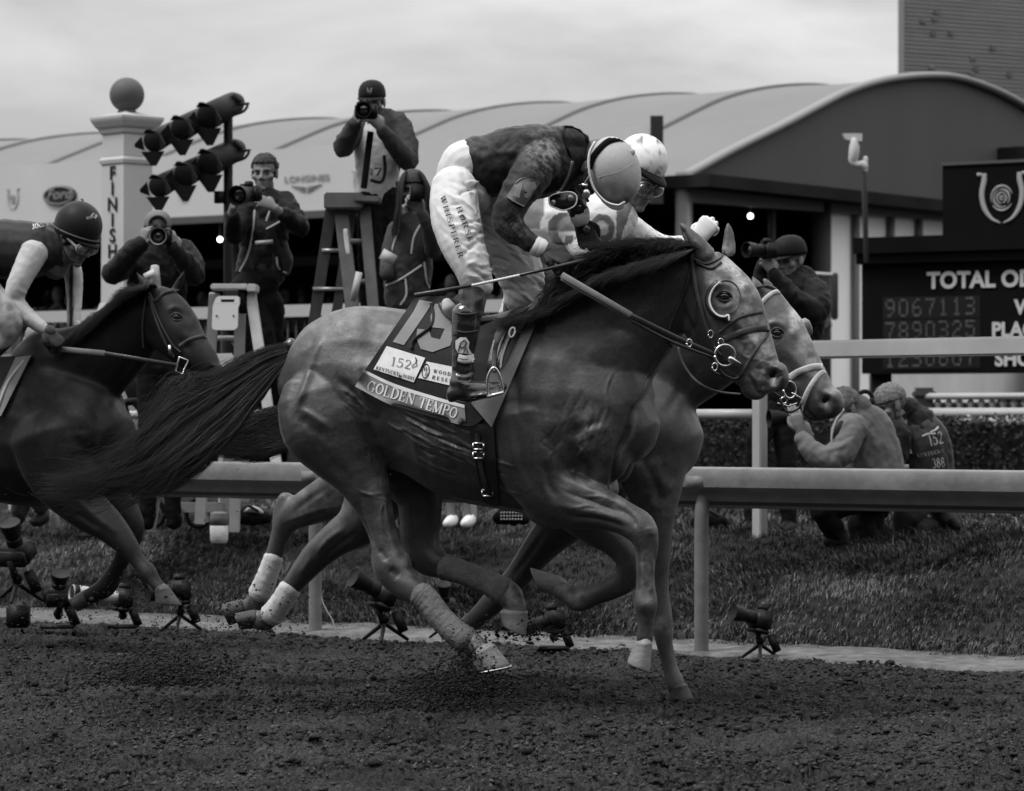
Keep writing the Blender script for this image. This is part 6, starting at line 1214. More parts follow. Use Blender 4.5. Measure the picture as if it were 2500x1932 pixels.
# ================================================================ second horse, half hidden, and its jockey
def D2(px, side=0.): return 14.22-.42*(px-1250)/603+side*.15
def d2(pts, side=0.): return [(x, y, D2(x, side)+(q[0] if q else 0), r) for x, y, r, *q in pts]
m_chest = mat('chestnut_coat', .040, .42, .55, .30, 70, .0014, 190, sheen=.25, attr=('tone', .30), var2=.22, vs2=9, coat=.001, rvar=.13)
h2 = thing('racehorse', 'lighter racehorse half hidden beyond the leader, wearing a white noseband and white hind bandages', 'horse', (P(1400, 1020, 14.2)[0], 14.2, 0))
tor2 = [(x, y, D2(x), r, q) for x, y, r, q in ((860, 1000, 90, .8), (900, 985, 140, .84), (960, 985, 170, .8), (1050, 995, 180, .76), (1180, 1010, 205, .74), (1320, 1020, 222, .70), (1430, 1025, 225, .68), (1520, 1030, 205, .7), (1585, 1060, 160, .85), (1615, 1085, 120, 1.1))]
l2 = [(tor2, 1), (d2([(1440, 940, 150), (1520, 920, 178), (1590, 890, 155), (1660, 862, 138), (1730, 832, 122), (1800, 800, 100), (1845, 782, 70)]), .5),
 (d2([(1858, 720, 46), (1872, 765, 62), (1892, 812, 74), (1926, 862, 66), (1958, 908, 56), (1988, 955, 49), (2012, 992, 40)]), .66), (d2([(1845, 790, 48, .02), (1872, 850, 48), (1910, 905, 36), (1945, 950, 26)]), .8),
 (d2([(2030, 970, 28), (2040, 992, 22), (2022, 1010, 18)]), 1.2), (d2([(1975, 1000, 24), (1990, 1010, 22), (2008, 1014, 16)]), 1.1), (d2([(1962, 790, 18, .12), (1975, 812, 14, .13)]), 1),
 (d2([(1850, 715, 22, -.05), (1846, 700, 18, -.06), (1842, 688, 12, -.06), (1836, 672, 4, -.06)]), .6), (d2([(1880, 706, 14, .1), (1870, 690, 12, .1), (1860, 676, 4, .1)]), .6),
 (d2([(1590, 1130, 95, ), (1598, 1200, 70), (1604, 1280, 42), (1606, 1360, 32), (1606, 1430, 27), (1612, 1495, 29), (1617, 1530, 28), (1624, 1580, 21), (1636, 1630, 20), (1648, 1668, 25), (1654, 1690, 21)], -.6), .8),
 (d2([(1450, 1150, 110), (1410, 1235, 80), (1360, 1290, 56), (1312, 1345, 42), (1262, 1410, 33), (1210, 1465, 31), (1165, 1508, 25), (1135, 1532, 24), (1115, 1540, 20)], .6), .8),
 (d2([(900, 1010, 110), (905, 1110, 95), (880, 1180, 74), (806, 1214, 57), (745, 1243, 44), (704, 1268, 35), (684, 1310, 25), (671, 1352, 23), (652, 1408, 22), (634, 1452, 24), (618, 1480, 27), (596, 1490, 24)], 1), .78),
 (d2([(940, 1080, 110), (925, 1190, 85), (880, 1275, 60), (824, 1314, 44), (776, 1354, 38), (738, 1398, 31), (708, 1438, 25), (682, 1478, 24), (660, 1506, 27), (640, 1516, 26), (612, 1510, 22)], -1), .78),
 (d2([(700, 1215, 22), (690, 1250, 24), (684, 1280, 22)], 1), .8), (d2([(1560, 1090, 90), (1590, 1160, 70), (1600, 1215, 46)], -.2), .9)]
V, Q = horse_body(l2, .010, 16)
s2 = [([(1895, 812)], 20, -8), ([(1872, 795), (1895, 788), (1915, 800)], 7, 8), ([(2014, 978)], 14, -26), ([(1996, 966), (1998, 985), (2010, 1000)], 6, 7), ([(2012, 958), (2030, 966), (2038, 985)], 6, 6), ([(1920, 850), (1950, 890), (1975, 925)], 7, 6), ([(1905, 870), (1930, 905), (1955, 940)], 9, -7), ([(1950, 830), (1975, 880), (2000, 930)], 10, -4), ([(1938, 820), (1950, 860)], 10, -4),
 ([(1968, 1000), (1980, 1015), (1992, 1026)], 4, -10), ([(1700, 900), (1660, 960), (1620, 1020)], 14, -8), ([(1560, 1110), (1600, 1180), (1610, 1240)], 10, -8), ([(1610, 1170), (1640, 1200)], 20, 8), ([(830, 1235), (780, 1245), (730, 1262), (700, 1272)], 5, 6), ([(800, 1190), (750, 1225), (715, 1250)], 6, -6), ([(840, 1290), (800, 1320), (775, 1350)], 6, 8), ([(870, 1300), (820, 1335), (785, 1370)], 6, -6), ([(760, 1360), (735, 1400)], 6, 5), ([(1330, 1300), (1290, 1360), (1250, 1410)], 7, -6)]
px_, py_ = topx(V); V = lap(V, Q, 30, np.exp(-((px_-1640)/60)**2-((py_-1080)/140)**2)); V = sculpt(V, Q, s2)
t2 = paint(V, [([(1930, 740), (1965, 830), (2000, 900), (2030, 960)], 30, .5), ([(1600, 1150), (1620, 1230)], 60, .2), ([(760, 1230), (830, 1220)], 50, .35), ([(1612, 1525), (1618, 1540)], 20, .5), ([(560, 1500), (640, 1510)], 30, .3)], .02)
px_, py_ = topx(V); t2 = np.maximum(t2, 2.6*np.exp(-((px_-1942)/13)**2-((py_-778)/22)**2)*np.clip(fbm(px_*.09, py_*.09, 3, 3)*2-.3, 0, 1)); t2 = np.maximum(t2, 1.5*np.exp(-((px_-1934)/7)**2-((py_-806)/7)**2))
mkobj('body', V, Q, m_chest, h2, attrs={'tone': t2}); bv2 = bvh_of(V, Q)
dE = front(bv2, 1896, 813); horse_eye((1896, 813), dE+.004, .024, h2, m=m_chest)
mb = MB(); mb.ell(P(2016, 977, front(bv2, 2016, 977)+.003), (.029, .008, .022), rot=Matrix.Rotation(-.4, 3, 'Y')); mb.build('nostril', MATS['nostril_dark'], h2)
nb_ = strapset(h2, ('white_noseband', 'white_flash_strap', 'white_browband'), (([(1926, 923), (1950, 908), (1985, 896), (2019, 896)], 16), ([(2022, 902), (2000, 915), (1976, 948), (1960, 985), (1954, 1005)], 12), ([(1856, 744), (1870, 728), (1890, 714), (1905, 712)], 11)), bv2, m_bandw, .004, .006, D2(1950)-.1)
strapset(h2, ('cheek_strap', 'poll_strap'), (([(1856, 735), (1860, 780), (1885, 850), (1925, 935)], 7), ([(1848, 702), (1870, 698), (1900, 708), (1910, 714)], 7)), bv2, m_leath, .004, .006, D2(1900)-.1)
mb = MB(); db2 = (front(bv2, 1935, 950) or D2(1930))-.03; ringtube(mb, P(1928, 952, db2), .028, .005, (.3, -1, .1), sq=1.25); ringtube(mb, P(1914, 978, db2), .013, .004, (0, -1, 0)); mb.tube([P(1934, 960, db2), P(1955, 972, db2)], .004, n=6); mb.tube([P(1900, 985, db2), P(1925, 992, db2), P(1945, 985, db2)], .004, n=6); mb.build('bit', m_metal, nb_)
mb = MB(); mb.tube(spline(np.array([P(x, y, db2-.01) for x, y in ((1905, 975), (1915, 1000), (1930, 1006), (1950, 996), (1956, 985))]), 4), .006, n=7); mb.build('curb_strap', m_leath, h2)
mb = MB(); mb.tube([P(1560, 720, D2(1560)-.2), P(1700, 830, D2(1700)-.15), P(1905, 970, db2)], .009, .003, 8); mb.build('rein', m_leath, h2)
bandage([(668, 1362, 21), (652, 1408, 23), (634, 1452, 26)], 1, m_bandw, h2, D2); bandage([(708, 1438, 25), (682, 1478, 25), (662, 1504, 27)], -1, m_bandw, h2, D2)
for a in (((588, 1464), (602, 1514), (542, 1474), (560, 1528), D2(590, 1), .050, .068), ((622, 1488), (632, 1534), (572, 1498), (590, 1538), D2(610, -1), .048, .062)): mb = MB(); hoof(mb, *a); mb.build('hoof', m_hoofd, h2)
mb = MB(); hoof(mb, (1678, 1672), (1634, 1680), (1694, 1706), (1634, 1712), D2(1650, -.6), .044, .058); mb.build('hoof', m_hoofd, h2)
mb = MB(); hoof(mb, (1112, 1528), (1124, 1556), (1078, 1540), (1098, 1572), D2(1110, .6), .044, .056); mb.build('hoof', m_hoofd, h2)
DT2 = D2(760)
tg = [[(790, 950, DT2), (720, 985, DT2), (640, 1010, DT2-.1), (560, 1035, DT2-.15), (490, 1055, DT2-.15), (450, 1052, DT2-.15)], [(790, 965, DT2), (720, 1010, DT2), (640, 1050, DT2-.1), (560, 1068, DT2-.15), (500, 1078, DT2-.15), (455, 1080, DT2-.15)],
      [(790, 985, DT2), (730, 1040, DT2), (660, 1080, DT2-.1), (590, 1095, DT2-.15), (520, 1090, DT2-.15), (470, 1082, DT2-.15)], [(790, 1000, DT2), (740, 1060, DT2), (680, 1100, DT2-.1), (620, 1110, DT2-.15), (560, 1100, DT2-.15), (500, 1085, DT2-.15)]]
hair('tail', tg, 3000, .0014, m_hair, h2, jit=4, seed=15, seg=18, tipspread=2.2, curl=7, lenvar=.45)
hair('mane', [[(1830, 690, D2(1830)), (1800, 690, D2(1800)-.05), (1760, 710, D2(1760)-.1)], [(1760, 720, D2(1760)), (1720, 720, D2(1720)-.1), (1670, 750, D2(1670)-.1)], [(1680, 745, D2(1680)), (1640, 750, D2(1640)-.1), (1590, 790, D2(1590)-.1)]], 700, .002, m_hair, h2, seed=16)
drape('saddlecloth', bv2, [(1130, 800), (1250, 800), (1360, 810)], [(1100, 980), (1220, 1040), (1330, 1060)], 20, 18, m_cloth, h2, .014, .008, D2(1200)-.2, 8)
# jockey on it
m_silkw = mat('white_silks', .60, .5, .3, .06, 12, .001, 60, sheen=.2, attr=('tone', .06)); m_silkg = mat('grey_silks', .10, .5, .3, .15, 10, sheen=.2)
DK = 14.15
j2 = thing('person', 'jockey in pale ringed silks and white helmet looking out beyond the leading rider', 'jockey', P(1350, 800, DK))
hd2 = head_xf(1560, 440, DK-.05, 38, 30, -6, 1.05)
TOR2 = [(1180, 500, 0, 60), (1240, 530, 0, 90), (1320, 545, 0, 98), (1400, 550, -.02, 92), (1470, 545, -.04, 78), (1515, 530, -.04, 52)]
A2 = [(1490, 540, .0, 46), (1540, 552, -.02, 40), (1572, 585, -.05, 32), (1590, 640, -.1, 28)]; A2b = [(1400, 560, -.2, 40), (1450, 640, -.28, 34), (1500, 700, -.3, 24), (1560, 715, -.3, 19)]; A3 = [(1510, 545, .2, 42), (1600, 600, .25, 32), (1670, 600, .2, 24), (1700, 590, .18, 20)]
LG = [(1180, 520, -.1, 64), (1230, 600, -.22, 60), (1275, 670, -.27, 50), (1262, 730, -.28, 34), (1240, 800, -.3, 30)]; LG2 = [(1180, 520, .1, 64), (1260, 600, .24, 60), (1320, 670, .28, 50), (1300, 750, .3, 34)]
body_mesh(j2, DK, [(TOR2, 1.), (A2b, 1), (A3, 1), (LG, 1), (LG2, 1), ([(1515, 515, -.03, 34), (1540, 480, -.04, 32)], 1)], hd2, [dict(wrist=P(1702, 590, DK+.17), fdir=(.5, -.1, .7), back=(-.3, -.9, .1), side=1, curl=72, s=1.1)])
def silktone(V):
    px, py = topx(V); t = np.zeros(len(V))
    def ring(cx, cy, rx, ry, a, b): d = np.hypot((px-cx)/rx, (py-cy)/ry); return ((d > a) & (d < b)).astype(float)
    t = np.maximum(t, ((px > 1268) & (px < 1330) & (py < 560)).astype(float)*.75)
    d1_ = np.hypot((px-1374)/56, (py-560)/60); t = np.where(d1_ < 1.0, .06, t); t = np.where(d1_ < .68, .95, t)
    let = ((abs(px-1374) < 34) & (py > 565) & (py < 592)) & ~((abs(px-1390) < 10) & (py > 577) & (py < 592)); t = np.where((d1_ < .66) & let, .45, t)
    d2_ = np.hypot((px-1470)/44, (py-558)/52); t = np.where(d2_ < 1.0, .10, t); t = np.where((d2_ < .7), .9, t); t = np.where((d2_ < .36), .35, t)
    t = np.where((px > 1505) & (px < 1545-.35*(py-500)) & (py > 480), .85, t)
    return {'tone': t}
garment('silks', j2, DK, [(TOR2, 1.05), (A2b, 1), (A3, 1)], m_silkw, .0085, .004, [([(1540, 540), (1560, 570), (1570, 600)], 5, -4), ([(1340, 480), (1350, 540), (1345, 620)], 6, 4)], 3, 21, silktone, wf=8.)
garment('breeches', j2, DK, [(LG, 1), (LG2, 1), ([(1150, 490, 0, 56), (1200, 510, 0, 64)], 1.3)], m_breech, .010, .006, None, 3, 25, lambda V: {'tone': np.clip((fbm(topx(V)[0]*.04, topx(V)[1]*.04, 4, 8)-.5)*4, 0, .8)})
mb = MB(); mb.limb([(1245, 775, DK-.3, 33), (1238, 850, DK-.32, 30), (1236, 920, DK-.32, 27), (1270, 940, DK-.33, 22), (1310, 940, DK-.33, 14)], .9); mb.build('boot', m_boot, j2)
lst = []; hand_at(lst, P(1702, 592, DK+.17), (.45, -.15, .75), (-.3, -.9, .2), 1, 72, 1.18); V_, Q_ = join(lst); mkobj('glove', V_, Q_, m_white, j2)
c2 = P(1566, 396, DK-.06); ax2 = rotm(38, 30, -6).T[[0, 1, 2]]
def hel2tone(V): px, py = topx(V); return np.clip((fbm(px*.09, py*.09, 5, 91)-.56)*7, 0, 1)*.8
hx, hy, hz = np.array(rotm(38, 30, -14)).T
hm2 = helmet(j2, c2+hz*.012, np.array([hx, hy, hz]), (.098, .125, .108), mat('white_helmet', .62, .45, .4, .05, 10, attr=('tone', .08)), hel2tone)
def peak_on(parent, c, hx, hy, hz, m, a=.098, b=.125, out=.055, drop=.02, name='peak', z0=-.015, half=62):
    mb = MB(); k = 16; T_1, O_ = [], []
    for j in range(k):
        t = math.radians(90-half+2*half*j/(k-1)); e = math.sin(math.radians(180*j/(k-1)))**.6
        T_1.append(c+hx*a*1.0*math.cos(t)+hy*b*1.0*math.sin(t)+hz*z0); O_.append(c+hx*(a+.01*e)*math.cos(t)+hy*(b+out*e)*math.sin(t)+hz*(z0-drop*e))
    A = np.array(T_1+O_); Bv = A-hz*.008; e = 2*k; f = [(j, j+1, k+j+1, k+j) for j in range(k-1)]+[(e+j, e+k+j, e+k+j+1, e+j+1) for j in range(k-1)]+[(k+j, k+j+1, e+k+j+1, e+k+j) for j in range(k-1)]
    mb.add(np.concatenate([A, Bv]), f); return mb.build(name, m, parent)
def helmet_band(parent, c, hx, hy, hz, m, a, b, z, w, name):
    mb = MB(); th = np.linspace(0, 2*PI, 40); mb.tube([c+hx*a*math.cos(t)+hy*b*math.sin(t)+hz*z for t in th], w, .006, 8, False, up=None); return mb.build(name, m, parent)
peak_on(hm2, c2+hz*.012, hx, hy, hz, m_black); 
mb = MB(); th = np.linspace(0, 2*PI, 41); mb.tube([c2+hz*(.012-.035)+hx*.096*math.cos(t)+hy*.122*math.sin(t) for t in th], .012, n=8, caps=False); mb.build('helmet_band', m_black, hm2)
def goggles(parent, head, m, frame):
    mb = MB(); pts = []
    for s in (-1, 1):
        mb.ell(loc(head, (s*.034, .088, .0)), (.034, .014, .026), rot=head[1]); 
    o = mb.build('goggles', m, parent); mb = MB()
    for s in (-1, 1):
        th = np.linspace(0, 2*PI, 24); mb.tube([loc(head, (s*.034+.036*math.cos(t), .092-.012*abs(s*.034+.036*math.cos(t))/.07, .028*math.sin(t))) for t in th], .004, n=6, caps=False)
    mb.tube([loc(head, p) for p in ((-.07, .07, 0), (-.085, 0, .01), (-.08, -.05, .02))], .007, n=6); mb.tube([loc(head, p) for p in ((.07, .07, 0), (.085, 0, .01), (.08, -.05, .02))], .007, n=6); mb.build('goggle_frame', frame, o); return o
m_lens = mat('clear_visor', .16, .06, .6, .5, 18, coat=1.0)
goggles(j2, hd2, m_lens, m_patch)

# ================================================================ third horse at the left edge
def D3(px, side=0.): return 16.55-.5*(px-150)/490+side*.16
def d3(pts, side=0.): return [(x, y, D3(x, side)+(q[0] if q else 0), r) for x, y, r, *q in pts]
m_darkbay = mat('dark_bay_coat', .0075, .50, .20, .35, 60, .0014, 190, sheen=.1, attr=('tone', .05), var2=.4, vs2=7, coat=.001, rvar=.1)
h3 = thing('racehorse', 'dark racehorse chasing at the left edge with its head level with the leader\'s tail', 'horse', (P(60, 1020, 16.6)[0], 16.6, 0))
tor3 = [(x, y, D3(x), r, q) for x, y, r, q in ((-330, 985, 100, .8), (-290, 990, 150, .85), (-210, 1010, 175, .82), (-100, 1030, 180, .78), (0, 1045, 182, .74), (90, 1052, 188, .7), (160, 1048, 180, .7), (215, 1050, 140, .85), (248, 1065, 95, 1.1))]
l3 = [(tor3, 1), (d3([(80, 960, 120), (140, 935, 140), (200, 905, 118), (255, 868, 98), (305, 825, 84), (345, 785, 72), (378, 758, 55)]), .5), (d3([(378, 728, 42), (402, 760, 56), (432, 802, 58), (462, 842, 48), (490, 872, 40), (512, 896, 32)]), .68), (d3([(375, 775, 40, .02), (398, 820, 38), (432, 858, 30), (465, 890, 22)]), .8), (d3([(524, 900, 20), (528, 914, 18), (512, 924, 15)]), 1.2), (d3([(480, 912, 18), (495, 920, 17)]), 1.1),
 (d3([(378, 722, 17, -.05), (362, 702, 17, -.06), (346, 682, 11, -.06), (332, 664, 4, -.06)]), .5), (d3([(430, 706, 13, .08), (440, 686, 11, .08), (448, 668, 7, .08), (452, 656, 3, .08)]), .6),
 (d3([(130, 1060, 110), (160, 1160, 92), (210, 1238, 58), (265, 1284, 42), (308, 1330, 30), (338, 1372, 20), (360, 1396, 23), (380, 1424, 17), (396, 1440, 17)], -1), .8), (d3([(220, 1130, 70), (270, 1210, 48), (316, 1268, 34), (318, 1308, 33), (300, 1360, 22), (280, 1398, 22), (260, 1432, 26), (232, 1450, 22), (212, 1458, 20)], 1), .8),
 (d3([(-250, 1080, 120), (-220, 1180, 80), (-200, 1280, 42), (-230, 1380, 30), (-250, 1460, 26)], -1), .8), (d3([(-200, 1080, 110), (-120, 1180, 70), (-60, 1280, 40), (-40, 1380, 26), (-20, 1470, 24)], 1), .8)]
V, Q = horse_body(l3, .010, 18)
V = sculpt(V, Q, [([(430, 772)], 16, -7), ([(412, 758), (430, 750), (448, 760)], 6, 7), ([(517, 902)], 10, -20), ([(505, 892), (504, 908)], 5, 5), ([(450, 810), (472, 842)], 6, 5), ([(436, 826), (462, 858)], 7, -6), ([(380, 740), (376, 790), (390, 830)], 8, -8), ([(330, 860), (290, 930), (260, 1000)], 10, -8), ([(150, 900), (120, 1000), (110, 1100)], 14, -8), ([(190, 1050), (200, 1110)], 30, 8), ([(40, 900), (60, 1000)], 30, 6), ([(230, 1000), (235, 1060), (225, 1120)], 8, -12), ([(150, 1190), (220, 1250), (280, 1300)], 7, 8), ([(180, 1250), (240, 1290)], 6, -8)])
mkobj('body', V, Q, m_darkbay, h3, attrs={'tone': paint(V, [([(350, 1390), (380, 1430)], 20, .5), ([(460, 780), (500, 850)], 16, .4), ([(60, 1000), (160, 1000)], 90, .2)], 0)}); bv3 = bvh_of(V, Q)
horse_eye((431, 774), front(bv3, 431, 774)+.004, .023, h3, m=m_darkbay)
mb = MB(); mb.ell(P(518, 903, front(bv3, 518, 903)+.003), (.024, .008, .020)); mb.build('nostril', MATS['nostril_dark'], h3)
b3 = strapset(h3, ('bridle', 'browband', 'throat_lash', 'noseband', 'cheek_strap'), (([(362, 722), (380, 780), (405, 840), (425, 872)], 6), ([(363, 716), (376, 735), (400, 716), (430, 710), (445, 716)], 8), ([(355, 725), (348, 790), (350, 850)], 5), ([(438, 846), (462, 830), (490, 822), (506, 822)], 9), ([(368, 730), (392, 790), (420, 840), (440, 860)], 4)), bv3, m_leath2, .004, .006, D3(400)-.1)
mb = MB(); db3 = (front(bv3, 445, 885) or D3(445))-.03; q = [P(x, y, db3) for x, y in ((438, 872), (459, 880), (446, 914), (428, 906))]; mb.tube(q+[q[0]], .005, n=6); mb.box(P(414, 854, db3), (.006, .004, .022)); mb.build('bit', m_metal, b3)
a, b, c = P(135, 852, D3(135)-.30), P(256, 863, D3(256)-.2), P(430, 892, db3)
mb = MB(); mb.tube([a, b], .014, .0035, 8); mb.build('rein_grip', m_tan, h3); mb = MB(); mb.tube([b, (b+c)/2, c], .011, .0035, 8); mb.build('rein', m_leath, h3)
mb = MB(); hoof(mb, (414, 1434), (378, 1442), (446, 1478), (380, 1474), D3(400, -1), .046, .062); mb.build('hoof', m_hoofm, h3); mb = MB(); hoof(mb, (206, 1440), (222, 1478), (168, 1462), (190, 1494), D3(200, 1), .044, .056); mb.build('hoof', m_hoofd, h3)
mg = [[(x, y, D3(x)), (x-14, y-10, D3(x)-.08), (x-34, y+2, D3(x)-.1), (x-e, y+f, D3(x)-.1)] for x, y, e, f in ((385, 700, 96, 10), (365, 705, 92, 22), (340, 722, 84, 34), (310, 742, 76, 44), (280, 762, 70, 50), (250, 782, 64, 54), (220, 806, 58, 50), (190, 832, 46, 40), (165, 852, 30, 26))]
hair('mane', mg, 3000, .0013, m_hair, h3, jit=2, seed=22, tipspread=2.4, curl=5, lenvar=.5)
drape('saddlecloth', bv3, [(-120, 875), (-20, 872), (75, 868)], [(-180, 1060), (-100, 1080), (-10, 1010)], 16, 16, m_cloth, h3, .014, .008, D3(0)-.3, 8)
drape('cloth_border', bv3, [(38, 872), (76, 868)], [(-26, 1012), (2, 1016)], 8, 14, m_clbord, h3, .024, .004, D3(0)-.3, 8)
mb = MB(); strap('s', bv3, [(58, 880), (20, 930), (-8, 1000)], 5, None, None, .032, .003, D3(0)-.3, mb=mb); mb.build('border_piping', m_patch, h3)
DL = 16.5
j3 = thing('person', 'jockey in dark vest with pale sleeves and black helmet on the dark horse', 'jockey', P(40, 800, DL))
hd3 = head_xf(188, 585, DL-.1, 52, 34, -4, 1.05)
TO3 = [(-70, 650, 0, 62), (-20, 612, 0, 72), (40, 610, 0, 72), (95, 612, -.02, 66), (140, 614, -.04, 46)]; AR = [(84, 616, -.18, 35), (66, 650, -.22, 31), (44, 695, -.25, 27), (30, 736, -.25, 24)]; FO = [(30, 736, -.25, 24), (62, 768, -.26, 21), (98, 797, -.28, 16), (114, 808, -.28, 14)]; AF = [(150, 620, .14, 34), (176, 660, .16, 24), (182, 720, .14, 19), (180, 790, .06, 15), (186, 806, .04, 13)]
LE = [(-80, 690, -.1, 60), (-30, 740, -.24, 52), (14, 785, -.3, 42), (8, 825, -.3, 28), (-40, 860, -.32, 24)]
body_mesh(j3, DL, [(TO3, 1.1), (AR, 1), (FO, 1), (AF, 1), (LE, 1), ([(140, 605, -.04, 30), (168, 612, -.06, 30)], 1)], hd3, (), m_skind)
def coll(V): px, py = topx(V); return {'tone': np.zeros(len(V))}
m_vest = mat('dark_vest', .028, .55, .35, .2, 12, .001, 60, sheen=.2, attr=('tone', .3)); ov, Vv, Qv = garment('vest', j3, DL, [(TO3, 1.12), ([(128, 600, -.03, 30), (150, 640, -.03, 26)], 1.5)], m_vest, .009, .004, [([(110, 580), (125, 620), (140, 655)], 5, -5)], 3, 31, coll)
bvv = bvh_of(Vv, Qv); mb = MB(); serif_line('JOCKEY', (79, 560), (132, 548), 12, bvv, mb, .004, 1.2, DL-.3, spacing=.05); mb.build('shoulder_lettering', m_patch, ov)
os_, Vs, Qs = garment('sleeves', j3, DL, [(AR, 1), (FO, 1), (AF, 1)], mat('pale_sleeve', .36, .5, .3, .12, 12, .001, 60, sheen=.2, attr=('tone', .02)), .0085, .004, [([(40, 705), (60, 715), (75, 712)], 4, 5), ([(30, 726), (50, 735)], 4, -4)], 3, 33, lambda V: {'tone': np.clip((6.5-np.abs(topx(V)[0]-174))/2.5, 0, 1)*(topx(V)[0] > 150)}, wf=10.)
garment('breeches', j3, DL, [(LE, 1), ([(-110, 680, 0, 62), (-60, 690, 0, 64)], 1.3)], mat('grey_breeches', .28, .6, .3, .1, 6, .0015, 60, attr=('tone', .12)), .010, .005, None, 3, 35, lambda V: {'tone': np.clip((fbm(topx(V)[0]*.04, topx(V)[1]*.04, 4, 8)-.45)*4, 0, .9)})
mb = MB(); mb.limb([(5, 830, DL-.3, 27), (-30, 870, DL-.32, 24), (-70, 930, DL-.32, 22), (-50, 950, DL-.33, 18), (-20, 955, DL-.33, 12)], .9); mb.build('boot', m_boot, j3)
lst = []; hand_at(lst, P(112, 808, DL-.28), P(150, 842, DL-.3)-P(112, 808, DL-.28), (.4, -.6, .6), -1, 72, 1.1); V_, Q_ = join(lst); mkobj('glove', V_, Q_, m_glove, j3); lst = []; hand_at(lst, P(186, 800, DL+.04), (.1, -.2, -1), (-.2, -.9, .1), 1, 72, 1.05); V_, Q_ = join(lst); mkobj('glove', V_, Q_, m_breech, j3)
mb = MB(); mb.tube([P(116, 806, DL-.285), P(124, 812, DL-.285)], .030, n=14); mb.build('wrist_strap', m_leath2, j3)
hx, hy, hz = np.array(rotm(52, 22, -4)).T; c3 = P(191, 552, DL-.1)
hm3 = helmet(j3, c3, np.array([hx, hy, hz]), (.112, .128, .125), mat('black_helmet', .010, .5, .35, .2, 14, sheen=.3, attr=('tone', .06)))
peak_on(hm3, c3-hz*.03, hx, hy, hz, m_black, a=.104, b=.122, out=.035, drop=.012)
mb = MB(); th = np.linspace(0, 2*PI, 41); mb.tube([c3-hz*.036+hx*.110*math.cos(t)+hy*.126*math.sin(t) for t in th], .006, .011, n=8, caps=False); mb.build('helmet_band', mat('band_grey', .06, .5, .3), hm3)
bvq = bvh_of(np.array([v.co[:] for v in hm3.data.vertices])+rootloc(j3), [tuple(p.vertices) for p in hm3.data.polygons]); mb = MB()
serif_line('KENTUCKY', (212, 536), (240, 530), 6, bvq, mb, .003, 1.0, DL-.2, spacing=.1); mb.tube([P(x, y, (front(bvq, x, y) or DL-.2)-.004) for x, y in ((222, 528), (228, 521), (236, 526), (233, 534))], .0018, n=4); mb.build('helmet_lettering', m_patch, hm3)
mb = MB(); mb.tube([P(199, 494, DL-.1), P(203, 488, DL-.1), P(198, 487, DL-.1)], .004, n=5); mb.build('cap_tail', m_black, hm3)
goggles(j3, hd3, m_lens, m_patch)
strapline('chin_strap', [(150, 575, -.2), (152, 600, -.2), (168, 632, -.19), (192, 640, -.16)], DL, 5, m_leath, j3)
# ================================================================ photographers and bystanders on the bank
m_navy = mat('dark_jacket', .010, .7, .3, .3, 8, .002, 40, sheen=.25); m_vestd = mat('press_vest', .030, .6, .3, .2, 8, .002, 40, sheen=.2); m_trouser = mat('dark_trousers', .007, .8, .2, .3, 8, .002, 40); m_vestl = mat('pale_bib', .40, .6, .3, .12, 8, .002, 40); m_greysl = mat('grey_sweater', .045, .8, .2, .2, 12, .002, 60)
m_hood = mat('grey_hoodie', .125, .85, .2, .10, 9, .002, 60, sheen=.3); m_pipe = mat('reflective_piping', .34, .5, .4); m_capg = mat('cap_grey', .13, .7, .3, .1, 12); m_jean = mat('grey_jeans', .05, .8, .2, .25, 12, .002, 60)
GZ = .5
def footy(D): return Y_HOR+(H_CAM-GZ)*S(D)
def piping(parent, lines, D, dd, w=3.6, name='piping', m=None):
    mb = MB()
    for l_ in lines: mb.tube(spline(np.array([P(x, y, D+dd) for x, y in l_]), 4) if len(l_) > 2 else [P(x, y, D+dd) for x, y in l_], w/S(D)/2, n=6)
    return mb.build(name, m or m_pipe, parent)
def bvpipe(parent, V, Q, lines, D, w=5., name='piping', m=None):
    bv = bvh_of(V, Q)
    for l_ in lines: o = strap(name, bv, l_, w, m or m_pipe, parent, .004, .004, D-.15)
    return o
def lens_dir(px, py, dx, dz=0.): return unit(np.array([dx, -1, dz]))
# -- man in grey cap and dark jacket
D = 20.2; p = thing('person', 'man in pale cap and dark jacket shooting with long pale lens beside the finish pillar', 'photographer', (P(385, 0, D)[0], D, GZ)); fy = footy(D)
hd = head_xf(385, 568, D, 4, 6); sx = [(385, 900, 0, 58), (384, 800, 0, 60), (384, 700, 0, 62), (385, 640, 0, 66), (386, 605, 0, 58)]
aL = [(335, 612, .0, 30), (300, 650, -.10, 27), (275, 668, -.22, 24)]; aL2 = [(275, 668, -.22, 24), (310, 630, -.36, 20), (345, 596, -.42, 16)]; aR = [(440, 612, .0, 30), (470, 650, -.1, 27), (474, 672, -.2, 24)]; aR2 = [(474, 672, -.2, 24), (445, 630, -.38, 20), (420, 605, -.46, 16)]
lgs = [([(372, 880, 0, 38), (366, 1000, -.02, 28), (362, 1130, .0, 22), (360, fy-12, .02, 17)], 1), ([(408, 880, 0, 38), (416, 1000, -.02, 28), (420, 1130, .0, 22), (424, fy-12, .02, 17)], 1)]
body_mesh(p, D, [(sx, .7), (aL, 1), (aL2, 1), (aR, 1), (aR2, 1)]+lgs, hd, [dict(wrist=P(346, 598, D-.42), fdir=(.25, -.05, 1), back=(-.7, -.8, 0), side=-1, curl=45), dict(wrist=P(428, 612, D-.46), fdir=(-.35, -.2, 1), back=(.3, -.9, -.3), side=-1, curl=45)])
